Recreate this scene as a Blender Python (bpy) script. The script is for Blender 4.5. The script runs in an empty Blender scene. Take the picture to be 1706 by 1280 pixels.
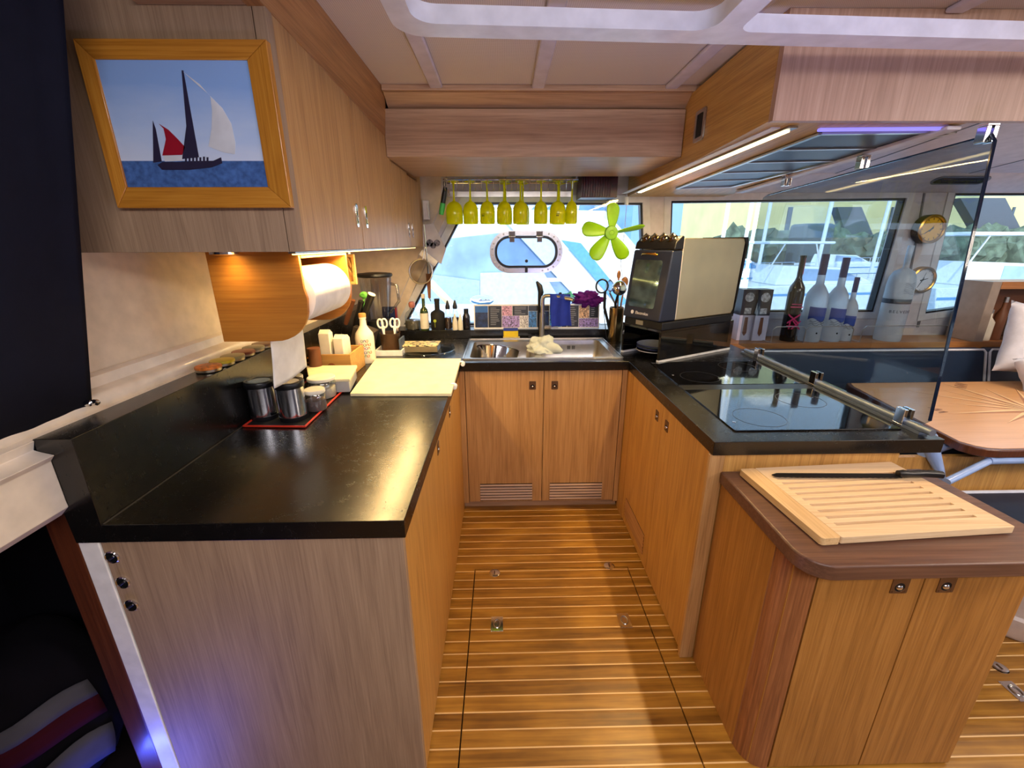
import bpy, bmesh, math, random
from math import sin, cos, pi, radians
from mathutils import Vector, Matrix, noise
from mathutils.geometry import tessellate_polygon

SC = bpy.context.scene
COL = SC.collection
V = Vector

# ------------------------------------------------------------------ camera
FPX = 721.0
PITCH, YAW, ROLL, EYE = radians(18.05), radians(1.1), radians(0.2), 1.493
FW = V((sin(YAW)*cos(PITCH), cos(YAW)*cos(PITCH), -sin(PITCH)))
RT0 = V((cos(YAW), -sin(YAW), 0))
UP0 = RT0.cross(FW)
RT = (RT0*cos(ROLL) - UP0*sin(ROLL)).normalized()
UP = RT.cross(FW)
EYEP = V((0, 0, EYE))
cam = bpy.data.cameras.new('camera'); camo = bpy.data.objects.new('camera', cam); COL.objects.link(camo)
cam.sensor_fit = 'HORIZONTAL'; cam.sensor_width = 36; cam.lens = FPX/1706*36
cam.clip_start = 0.02; cam.clip_end = 500
camo.matrix_world = Matrix(((RT.x, UP.x, -FW.x, 0), (RT.y, UP.y, -FW.y, 0), (RT.z, UP.z, -FW.z, EYE), (0, 0, 0, 1)))
SC.camera = camo

def at(u, v, ax, val):
    """point where the sight line of a photo pixel meets the plane x/y/z = val"""
    d = FW + RT*((u-853)/FPX) - UP*((v-640)/FPX)
    i = 'xyz'.index(ax)
    return EYEP + d*((val-EYEP[i])/d[i])
def onplane(u, v, p0, n):
    d = FW + RT*((u-853)/FPX) - UP*((v-640)/FPX)
    n = V(n)
    return EYEP + d*((V(p0)-EYEP).dot(n)/d.dot(n))

# ------------------------------------------------------------------ view, world, lights
SC.view_settings.view_transform = 'Standard'
SC.view_settings.look = 'None'
SC.view_settings.exposure = 0.0
SC.view_settings.gamma = 1.0

w = bpy.data.worlds.new('harbour_sky'); SC.world = w; w.use_nodes = True
nt = w.node_tree; nt.nodes.clear()
wo = nt.nodes.new('ShaderNodeOutputWorld'); bg = nt.nodes.new('ShaderNodeBackground')
tc = nt.nodes.new('ShaderNodeTexCoord'); sp = nt.nodes.new('ShaderNodeSeparateXYZ'); cr = nt.nodes.new('ShaderNodeValToRGB')
cr.color_ramp.elements[0].position = 0.0; cr.color_ramp.elements[0].color = (0.86, 0.94, 1.0, 1)
cr.color_ramp.elements[1].position = 0.6; cr.color_ramp.elements[1].color = (0.50, 0.72, 1.0, 1)
nt.links.new(tc.outputs['Generated'], sp.inputs[0]); nt.links.new(sp.outputs['Z'], cr.inputs[0])
nt.links.new(cr.outputs[0], bg.inputs[0]); nt.links.new(bg.outputs[0], wo.inputs[0])
bg.inputs[1].default_value = 2.6

def lamp(name, kind, loc, power, color, direction=None, **kw):
    L = bpy.data.lights.new(name, kind); o = bpy.data.objects.new(name, L); COL.objects.link(o)
    L.energy = power; L.color = color; o.location = loc
    for k, v_ in kw.items(): setattr(L, k, v_)
    if direction is not None: o.rotation_euler = V(direction).to_track_quat('-Z', 'Y').to_euler()
    return o
lamp('sun', 'SUN', (0, -5, 10), 4.0, (1, 0.95, 0.86), (0.35, 0.8, -0.6), angle=radians(1))
# added fill lights just below the ceiling, out of view, to brighten the cabin
lamp('overhead_fill_light', 'AREA', (0.3, -0.55, 2.06), 42, (1.0, 0.93, 0.91), (0, 0.55, -1), shape='RECTANGLE', size=1.6, size_y=0.5)
lamp('overhead_fill_light', 'AREA', (2.6, 0.2, 2.06), 40, (1.0, 0.84, 0.70), (0, 0.25, -1), shape='RECTANGLE', size=1.0, size_y=0.5)
# blue step light down on the left
lamp('blue_step_light', 'AREA', (-1.0, 0.70, 0.03), 1.3, (0.08, 0.12, 1.0), (0.25, 0.7, 0.8), shape='RECTANGLE', size=0.25, size_y=0.03)
lamp('dinette_ceiling_light', 'AREA', (2.9, 1.55, 1.95), 14, (1.0, 0.80, 0.58), (0, 0.1, -1), shape='RECTANGLE', size=0.5, size_y=0.3)
lamp('blue_up_fill', 'AREA', (0.75, 0.35, 1.05), 9, (0.55, 0.58, 1.0), (0.05, 0.35, 1), shape='RECTANGLE', size=0.8, size_y=0.12)  # added upward violet fill in mid-air, tints the rail and ceiling

# ------------------------------------------------------------------ materials
def lin(c):
    return tuple(((x/255)/12.92 if x/255 <= 0.04045 else (((x/255)+0.055)/1.055)**2.4) for x in c)
MATS = {}
def base(name):
    m = bpy.data.materials.new(name); m.use_nodes = True
    return m, m.node_tree, m.node_tree.nodes['Principled BSDF']
def rnd_coord(nt, sc):
    tc = nt.nodes.new('ShaderNodeTexCoord'); oi = nt.nodes.new('ShaderNodeObjectInfo')
    mul = nt.nodes.new('ShaderNodeVectorMath'); mul.operation = 'SCALE'; mul.inputs['Scale'].default_value = 7.0
    cmb = nt.nodes.new('ShaderNodeCombineXYZ')
    for i in range(3): nt.links.new(oi.outputs['Random'], cmb.inputs[i])
    nt.links.new(cmb.outputs[0], mul.inputs[0])
    add = nt.nodes.new('ShaderNodeVectorMath'); nt.links.new(tc.outputs['Object'], add.inputs[0]); nt.links.new(mul.outputs[0], add.inputs[1])
    mp = nt.nodes.new('ShaderNodeMapping'); mp.inputs['Scale'].default_value = sc
    nt.links.new(add.outputs[0], mp.inputs[0])
    return mp.outputs[0]
def ramp(nt, stops):
    r = nt.nodes.new('ShaderNodeValToRGB'); e = r.color_ramp.elements
    while len(e) < len(stops): e.new(0.5)
    for k, (p, c) in enumerate(stops):
        e[k].position = p; e[k].color = (*lin(c), 1) if max(c) > 1 else (*c, 1)
    return r
def plain(name, col, rough=0.5, metal=0.0, coat=0.0, var=0.04, scale=20, bump=0.0, bscale=200, spec=0.5, trans=0.0, emit=None, estr=0, ior=1.45, sss=0, alpha=1):
    if name in MATS: return MATS[name]
    m, nt, p = base(name)
    c = rnd_coord(nt, (scale,)*3)
    n = nt.nodes.new('ShaderNodeTexNoise'); n.inputs['Scale'].default_value = 1; n.inputs['Detail'].default_value = 3
    nt.links.new(c, n.inputs['Vector'])
    lo = tuple(max(0, x*(1-var)) for x in col); hi = tuple(min(255, x*(1+var)) for x in col)
    r = ramp(nt, [(0.3, tuple(max(x, 1.01) for x in lo)), (0.7, tuple(max(x, 1.01) for x in hi))])
    nt.links.new(n.outputs[0], r.inputs[0]); nt.links.new(r.outputs[0], p.inputs['Base Color'])
    p.inputs['Roughness'].default_value = rough; p.inputs['Metallic'].default_value = metal
    p.inputs['Coat Weight'].default_value = coat; p.inputs['Specular IOR Level'].default_value = spec
    p.inputs['Transmission Weight'].default_value = trans; p.inputs['IOR'].default_value = ior
    p.inputs['Subsurface Weight'].default_value = sss
    p.inputs['Subsurface Radius'].default_value = (0.01, 0.01, 0.005)
    p.inputs['Alpha'].default_value = alpha
    if emit: p.inputs['Emission Color'].default_value = (*lin(emit), 1); p.inputs['Emission Strength'].default_value = estr
    if bump:
        c2 = rnd_coord(nt, (bscale,)*3); n2 = nt.nodes.new('ShaderNodeTexNoise'); n2.inputs['Scale'].default_value = 1
        nt.links.new(c2, n2.inputs['Vector']); b = nt.nodes.new('ShaderNodeBump'); b.inputs['Strength'].default_value = bump
        b.inputs['Distance'].default_value = 0.002
        nt.links.new(n2.outputs[0], b.inputs['Height']); nt.links.new(b.outputs[0], p.inputs['Normal'])
    MATS[name] = m
    return m
def wood(name, light, mid, dark, axis='z', rough=0.42, fine=170, stretch=0.022, coat=0.0, figure=6.0, wavy=0.0, bump=0.12):
    if name in MATS: return MATS[name]
    m, nt, p = base(name)
    ai = 'xyz'.index(axis)
    s1 = [fine]*3; s1[ai] = fine*stretch
    s2 = [figure*1.3]*3; s2[ai] = figure*0.12
    n1 = nt.nodes.new('ShaderNodeTexNoise'); n1.inputs['Scale'].default_value = 1; n1.inputs['Detail'].default_value = 5; n1.inputs['Roughness'].default_value = 0.65
    n1.inputs['Distortion'].default_value = 0.3
    nt.links.new(rnd_coord(nt, s1), n1.inputs['Vector'])
    n2 = nt.nodes.new('ShaderNodeTexNoise'); n2.inputs['Scale'].default_value = 1; n2.inputs['Detail'].default_value = 3; n2.inputs['Distortion'].default_value = 0.6+wavy
    nt.links.new(rnd_coord(nt, s2), n2.inputs['Vector'])
    # growth-ring lines from the figure noise
    mul = nt.nodes.new('ShaderNodeMath'); mul.operation = 'MULTIPLY'; mul.inputs[1].default_value = 14.0
    nt.links.new(n2.outputs[0], mul.inputs[0])
    fr = nt.nodes.new('ShaderNodeMath'); fr.operation = 'PINGPONG'; fr.inputs[1].default_value = 1.0
    nt.links.new(mul.outputs[0], fr.inputs[0])
    mx = nt.nodes.new('ShaderNodeMath'); mx.operation = 'MULTIPLY_ADD'; mx.inputs[1].default_value = 0.13
    nt.links.new(fr.outputs[0], mx.inputs[0])
    sc = nt.nodes.new('ShaderNodeMath'); sc.operation = 'MULTIPLY'; sc.inputs[1].default_value = 0.92
    nt.links.new(n1.outputs[0], sc.inputs[0]); nt.links.new(sc.outputs[0], mx.inputs[2])
    r = ramp(nt, [(0.18, dark), (0.52, mid), (0.80, light)])
    nt.links.new(mx.outputs[0], r.inputs[0]); nt.links.new(r.outputs[0], p.inputs['Base Color'])
    p.inputs['Roughness'].default_value = rough; p.inputs['Coat Weight'].default_value = coat; p.inputs['Coat Roughness'].default_value = 0.15
    b = nt.nodes.new('ShaderNodeBump'); b.inputs['Strength'].default_value = bump; b.inputs['Distance'].default_value = 0.001
    nt.links.new(n1.outputs[0], b.inputs['Height']); nt.links.new(b.outputs[0], p.inputs['Normal'])
    MATS[name] = m
    return m
def clearpane(name, tint, gloss=0.06, rough=0.0):
    """thin pane: tinted straight-through view plus a fresnel reflection"""
    if name in MATS: return MATS[name]
    m = bpy.data.materials.new(name); m.use_nodes = True; nt = m.node_tree; nt.nodes.clear()
    o = nt.nodes.new('ShaderNodeOutputMaterial'); t = nt.nodes.new('ShaderNodeBsdfTransparent'); g = nt.nodes.new('ShaderNodeBsdfGlossy')
    # symmetric fresnel (same from both faces of the pane)
    ge = nt.nodes.new('ShaderNodeNewGeometry'); dt = nt.nodes.new('ShaderNodeVectorMath'); dt.operation = 'DOT_PRODUCT'
    nt.links.new(ge.outputs['Incoming'], dt.inputs[0]); nt.links.new(ge.outputs['Normal'], dt.inputs[1])
    ab = nt.nodes.new('ShaderNodeMath'); ab.operation = 'ABSOLUTE'; nt.links.new(dt.outputs['Value'], ab.inputs[0])
    iv = nt.nodes.new('ShaderNodeMath'); iv.operation = 'SUBTRACT'; iv.inputs[0].default_value = 1.0; nt.links.new(ab.outputs[0], iv.inputs[1])
    pw = nt.nodes.new('ShaderNodeMath'); pw.operation = 'POWER'; pw.inputs[1].default_value = 5.0; nt.links.new(iv.outputs[0], pw.inputs[0])
    ad = nt.nodes.new('ShaderNodeMath'); ad.operation = 'MULTIPLY_ADD'; ad.inputs[1].default_value = 0.8; ad.inputs[2].default_value = gloss
    nt.links.new(pw.outputs[0], ad.inputs[0]); mx = nt.nodes.new('ShaderNodeMixShader')
    t.inputs[0].default_value = (*tint, 1); g.inputs[1].default_value = rough
    nt.links.new(ad.outputs[0], mx.inputs[0])
    nt.links.new(t.outputs[0], mx.inputs[1]); nt.links.new(g.outputs[0], mx.inputs[2]); nt.links.new(mx.outputs[0], o.inputs[0])
    MATS[name] = m
    return m
def glow(name, col, strength):
    if name in MATS: return MATS[name]
    m, nt, p = base(name)
    p.inputs['Base Color'].default_value = (*lin(col), 1)
    p.inputs['Emission Color'].default_value = (*lin(col), 1); p.inputs['Emission Strength'].default_value = strength
    MATS[name] = m
    return m

oakV = wood('oak_vertical', (208, 166, 112), (186, 142, 90), (128, 88, 50), 'z')
oakX = wood('oak_across', (196, 162, 132), (174, 140, 110), (130, 98, 74), 'x')
oakY = wood('oak_along', (190, 142, 92), (164, 116, 70), (120, 80, 46), 'y')
oakEnd = wood('oak_end_panel', (176, 150, 122), (158, 132, 106), (126, 103, 82), 'z', rough=0.65, fine=230)
oakWarm = wood('oak_honey', (212, 164, 92), (192, 142, 74), (140, 94, 44), 'z')
oakIsl = wood('oak_varnished', (190, 138, 72), (168, 116, 54), (120, 78, 32), 'z')
oakCorner = wood('oak_corner_post', (186, 126, 78), (150, 96, 58), (104, 62, 36), 'z', figure=10, wavy=1.5)
pine = wood('pine_frame', (208, 150, 58), (190, 128, 44), (146, 88, 26), 'x', rough=0.25, coat=0.5, figure=9)
pineZ = wood('pine_frame_upright', (208, 150, 58), (190, 128, 44), (146, 88, 26), 'z', rough=0.25, coat=0.5, figure=9)
beech = wood('beech', (240, 214, 176), (228, 198, 156), (198, 160, 116), 'x', rough=0.5, figure=5)
beechB = wood('beech_holder', (200, 136, 52), (184, 118, 40), (150, 90, 28), 'x', rough=0.45, figure=8)
walnut = wood('walnut_top', (128, 92, 72), (104, 72, 56), (70, 44, 34), 'x', rough=0.4, figure=7)
tableW = wood('table_veneer', (236, 180, 122), (226, 168, 108), (204, 144, 88), 'x', rough=0.3, coat=0.3, figure=3)
darkwood = wood('mahogany', (110, 60, 34), (88, 44, 24), (54, 26, 14), 'z', rough=0.35, coat=0.3)
boxwood = wood('crate_pine', (206, 164, 96), (190, 144, 76), (156, 108, 52), 'x', rough=0.6)
shelfW = wood('shelf_teak', (190, 132, 76), (170, 112, 60), (126, 78, 40), 'x', rough=0.4)

black_top = None
def make_black_top():
    m, nt, p = base('black_worktop')
    n = nt.nodes.new('ShaderNodeTexNoise'); n.inputs['Scale'].default_value = 1; n.inputs['Detail'].default_value = 8; n.inputs['Roughness'].default_value = 0.7
    nt.links.new(rnd_coord(nt, (26, 26, 26)), n.inputs['Vector'])
    n3 = nt.nodes.new('ShaderNodeTexNoise'); n3.inputs['Scale'].default_value = 1; n3.inputs['Detail'].default_value = 4; n3.inputs['Distortion'].default_value = 2.0
    nt.links.new(rnd_coord(nt, (110, 160, 60)), n3.inputs['Vector'])
    r = ramp(nt, [(0.35, (14, 13, 13)), (0.75, (20, 18, 16))]); nt.links.new(n.outputs[0], r.inputs[0]); nt.links.new(r.outputs[0], p.inputs['Base Color'])
    ad = nt.nodes.new('ShaderNodeMath'); ad.operation = 'MULTIPLY'; nt.links.new(n.outputs[0], ad.inputs[0]); nt.links.new(n3.outputs[0], ad.inputs[1])
    mr = nt.nodes.new('ShaderNodeMapRange'); mr.inputs[1].default_value = 0.12; mr.inputs[2].default_value = 0.42; mr.inputs[3].default_value = 0.22; mr.inputs[4].default_value = 0.29
    nt.links.new(ad.outputs[0], mr.inputs[0]); nt.links.new(mr.outputs[0], p.inputs['Roughness'])
    p.inputs['Specular IOR Level'].default_value = 0.6
    b = nt.nodes.new('ShaderNodeBump'); b.inputs['Strength'].default_value = 0.003; b.inputs['Distance'].default_value = 0.001
    nt.links.new(n3.outputs[0], b.inputs['Height']); nt.links.new(b.outputs[0], p.inputs['Normal'])
    return m
black_top = make_black_top()

def make_floor_mat():
    m, nt, p = base('teak_and_maple_planks')
    tc = nt.nodes.new('ShaderNodeTexCoord'); sep = nt.nodes.new('ShaderNodeSeparateXYZ'); nt.links.new(tc.outputs['Object'], sep.inputs[0])
    PIT = 0.0545
    dv = nt.nodes.new('ShaderNodeMath'); dv.operation = 'DIVIDE'; dv.inputs[1].default_value = PIT; nt.links.new(sep.outputs['Y'], dv.inputs[0])
    fl = nt.nodes.new('ShaderNodeMath'); fl.operation = 'FLOOR'; nt.links.new(dv.outputs[0], fl.inputs[0])
    fr = nt.nodes.new('ShaderNodeMath'); fr.operation = 'FRACT'; nt.links.new(dv.outputs[0], fr.inputs[0])
    lt = nt.nodes.new('ShaderNodeMath'); lt.operation = 'LESS_THAN'; lt.inputs[1].default_value = 0.085; nt.links.new(fr.outputs[0], lt.inputs[0])
    # per-plank offset
    wn = nt.nodes.new('ShaderNodeTexWhiteNoise'); wn.noise_dimensions = '1D'; nt.links.new(fl.outputs[0], wn.inputs['W'])
    cmb = nt.nodes.new('ShaderNodeCombineXYZ'); off = nt.nodes.new('ShaderNodeMath'); off.operation = 'MULTIPLY'; off.inputs[1].default_value = 20
    nt.links.new(wn.outputs[0], off.inputs[0]); nt.links.new(off.outputs[0], cmb.inputs[0]); nt.links.new(off.outputs[0], cmb.inputs[2])
    ad = nt.nodes.new('ShaderNodeVectorMath'); nt.links.new(tc.outputs['Object'], ad.inputs[0]); nt.links.new(cmb.outputs[0], ad.inputs[1])
    mp = nt.nodes.new('ShaderNodeMapping'); mp.inputs['Scale'].default_value = (3.0, 60, 60); nt.links.new(ad.outputs[0], mp.inputs[0])
    n = nt.nodes.new('ShaderNodeTexNoise'); n.inputs['Scale'].default_value = 1; n.inputs['Detail'].default_value = 5; n.inputs['Distortion'].default_value = 0.6
    nt.links.new(mp.outputs[0], n.inputs['Vector'])
    mp2 = nt.nodes.new('ShaderNodeMapping'); mp2.inputs['Scale'].default_value = (5.0, 12, 12); nt.links.new(ad.outputs[0], mp2.inputs[0])
    n2 = nt.nodes.new('ShaderNodeTexNoise'); n2.inputs['Scale'].default_value = 1; n2.inputs['Detail'].default_value = 3; nt.links.new(mp2.outputs[0], n2.inputs['Vector'])
    a2 = nt.nodes.new('ShaderNodeMath'); a2.operation = 'ADD'; nt.links.new(n.outputs[0], a2.inputs[0]); nt.links.new(n2.outputs[0], a2.inputs[1])
    a3 = nt.nodes.new('ShaderNodeMath'); a3.operation = 'MULTIPLY_ADD'; a3.inputs[1].default_value = 0.22; nt.links.new(wn.outputs[0], a3.inputs[0]); nt.links.new(a2.outputs[0], a3.inputs[2])
    hf = nt.nodes.new('ShaderNodeMath'); hf.operation = 'MULTIPLY'; hf.inputs[1].default_value = 0.5; nt.links.new(a3.outputs[0], hf.inputs[0])
    r = ramp(nt, [(0.34, (100, 62, 14)), (0.55, (150, 102, 32)), (0.76, (190, 138, 52))]); nt.links.new(hf.outputs[0], r.inputs[0])
    mx = nt.nodes.new('ShaderNodeMix'); mx.data_type = 'RGBA'; mx.inputs[7].default_value = (*lin((226, 186, 128)), 1)
    nt.links.new(lt.outputs[0], mx.inputs[0]); nt.links.new(r.outputs[0], mx.inputs[6]); nt.links.new(mx.outputs[2], p.inputs['Base Color'])
    p.inputs['Roughness'].default_value = 0.42; p.inputs['Coat Weight'].default_value = 0.22; p.inputs['Coat Roughness'].default_value = 0.26
    b = nt.nodes.new('ShaderNodeBump'); b.inputs['Strength'].default_value = 0.6; b.inputs['Distance'].default_value = 0.0012
    pp = nt.nodes.new('ShaderNodeMath'); pp.operation = 'PINGPONG'; pp.inputs[1].default_value = 0.5; nt.links.new(fr.outputs[0], pp.inputs[0])
    mr = nt.nodes.new('ShaderNodeMapRange'); mr.inputs[2].default_value = 0.16; nt.links.new(pp.outputs[0], mr.inputs[0])
    nt.links.new(mr.outputs[0], b.inputs['Height']); nt.links.new(b.outputs[0], p.inputs['Normal'])
    return m
floor_mat = make_floor_mat()

def dotted(name, col, hole, scale, rough=0.7, metal=0.0, size=0.3):
    m, nt, p = base(name)
    tc = nt.nodes.new('ShaderNodeTexCoord')
    mp = nt.nodes.new('ShaderNodeMapping'); mp.inputs['Scale'].default_value = (scale,)*3; nt.links.new(tc.outputs['Object'], mp.inputs[0])
    vo = nt.nodes.new('ShaderNodeTexVoronoi'); vo.inputs['Randomness'].default_value = 0.0; vo.inputs['Scale'].default_value = 1; vo.voronoi_dimensions = '2D'
    nt.links.new(mp.outputs[0], vo.inputs['Vector'])
    r = ramp(nt, [(size, hole), (size+0.08, col)]); nt.links.new(vo.outputs['Distance'], r.inputs[0]); nt.links.new(r.outputs[0], p.inputs['Base Color'])
    p.inputs['Roughness'].default_value = rough; p.inputs['Metallic'].default_value = metal
    MATS[name] = m
    return m
ceil_mat = dotted('perforated_beige_lining', (212, 204, 206), (184, 174, 174), 170, size=0.24)
mesh_mat = dotted('speaker_mesh_lining', (176, 158, 138), (128, 112, 96), 110, size=0.30)
filter_mat = dotted('perforated_filter_metal', (92, 96, 108), (30, 32, 38), 190, rough=0.4, metal=0.7, size=0.3)

cream = plain('cream_wall_lining', (222, 206, 186), 0.6)
cream_gloss = plain('cream_moulding', (226, 214, 200), 0.3, coat=0.3)
lav = plain('lavender_grey_panel', (206, 200, 204), 0.45)
white_frame = plain('white_window_frame', (214, 214, 218), 0.35)
white = plain('white_gloss', (236, 236, 234), 0.25)
rail_white = plain('white_powder_coat', (222, 224, 234), 0.3)
batten = plain('grey_batten', (206, 202, 222), 0.35)
navy = plain('navy_curtain', (24, 26, 40), 0.9, bump=0.3, bscale=900, spec=0.15)
navy_vinyl = plain('navy_upholstery', (20, 40, 66), 0.45, bump=0.25, bscale=14)
piping_m = plain('white_piping', (222, 226, 238), 0.6)
steel = plain('brushed_steel', (190, 186, 180), 0.30, metal=1.0)
sinksteel = plain('sink_steel', (196, 190, 182), 0.3, metal=1.0)
ring_m = plain('polished_ring', (226, 226, 234), 0.22, metal=0.75)
chrome = plain('chrome', (222, 222, 226), 0.08, metal=1.0)
ovensteel = plain('oven_steel', (236, 218, 176), 0.42, metal=1.0, var=0.06, scale=3)
bronze = plain('aged_latch_metal', (126, 104, 84), 0.35, metal=0.9)
black_gloss = plain('black_gloss', (8, 8, 10), 0.06, coat=0.5)
black_plastic = plain('black_plastic', (20, 20, 23), 0.35)
black_matte = plain('black_matte', (16, 15, 15), 0.7)
dark_gap = plain('shadow_gap', (26, 18, 12), 0.9)
grey_plastic = plain('grey_plastic', (110, 110, 116), 0.4)
oven_navy = plain('oven_front_plastic', (34, 40, 58), 0.3)
yellow_pl = plain('yellow_plastic', (254, 252, 24), 0.15, coat=0.8)
def backlit(m, amount):
    # thin plastic lets some light through from behind
    nt = m.node_tree; p = nt.nodes['Principled BSDF']; o = [n for n in nt.nodes if n.type == 'OUTPUT_MATERIAL'][0]
    t = nt.nodes.new('ShaderNodeBsdfTranslucent'); mx = nt.nodes.new('ShaderNodeMixShader'); mx.inputs[0].default_value = amount
    src = p.inputs['Base Color'].links[0].from_socket; nt.links.new(src, t.inputs[0])
    nt.links.new(p.outputs[0], mx.inputs[1]); nt.links.new(t.outputs[0], mx.inputs[2]); nt.links.new(mx.outputs[0], o.inputs[0]); return m
yellow_dark = plain('yellow_stem', (190, 186, 24), 0.2, coat=0.3)
backlit(yellow_pl, 0.65)
lime = plain('lime_plastic', (146, 206, 22), 0.3, sss=0.1)
limed = plain('lime_plastic_hub', (128, 190, 30), 0.35)
redp = plain('red_rubber', (206, 52, 30), 0.45)
boardw = plain('white_polyethylene', (240, 230, 186), 0.4)
paper = plain('paper_towel', (236, 234, 232), 0.9, bump=0.2, bscale=500)
cardw = plain('off_white_card', (226, 222, 206), 0.6)
ceramic = plain('cream_ceramic', (232, 226, 206), 0.2, coat=0.5)
cork = plain('cork', (178, 128, 70), 0.8)
blue_cloth = plain('blue_microfibre', (44, 62, 168), 0.95, bump=0.5, bscale=600, spec=0.1)
grey_cloth = plain('grey_dishcloth', (200, 208, 200), 0.95, bump=0.5, bscale=500, spec=0.1)
purple_cloth = plain('purple_cloth', (98, 30, 118), 0.9, bump=0.4, bscale=500, spec=0.2)
teal_cloth = plain('teal_cloth', (92, 190, 176), 0.9, bump=0.4, bscale=500)
sponge_y = plain('yellow_sponge', (222, 196, 52), 0.95, bump=0.8, bscale=700)
bluep = plain('blue_plastic', (50, 70, 160), 0.4)
pillow_m = plain('white_linen', (222, 222, 232), 0.9, bump=0.3, bscale=800)
frost = plain('frosted_glass', (222, 232, 240), 0.35, trans=0.6, spec=0.5)
winegl = plain('dark_wine_glass', (14, 10, 12), 0.15, coat=0.2)
pink = plain('magenta_print', (206, 40, 110), 0.5)
deepblue = plain('deep_blue_cap', (24, 36, 100), 0.3)
labelblue = plain('blue_label_print', (46, 74, 160), 0.5)
greengl = plain('green_glass', (70, 84, 34), 0.1, trans=0.5)
labelw = plain('cream_label', (226, 220, 204), 0.7)
clear_pl = clearpane('clear_plastic', (0.86, 0.87, 0.88), 0.10, 0.05)
clear_gl = clearpane('clear_jar_glass', (0.80, 0.84, 0.86), 0.14, 0.02)
smoke = clearpane('smoked_jug', (0.68, 0.68, 0.70), 0.12, 0.03)
pane_m = clearpane('window_glass', (0.93, 0.97, 1.0), 0.035)
screen_m = clearpane('tinted_glass_screen', (0.66, 0.73, 0.78), 0.045)
tin_m = plain('tin', (170, 160, 140), 0.3, metal=1.0)
leather = plain('embossed_brown_metal', (92, 70, 52), 0.4, metal=0.4, bump=0.9, bscale=90)
brown = plain('brown_jug', (110, 66, 40), 0.5)
gold = plain('brass', (196, 150, 70), 0.25, metal=1.0)
dial_y = plain('amber_dial', (255, 190, 36), 0.7)
dial_w = plain('white_dial', (220, 226, 236), 0.4)
black_ink = plain('black_ink', (12, 12, 14), 0.6)

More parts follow.
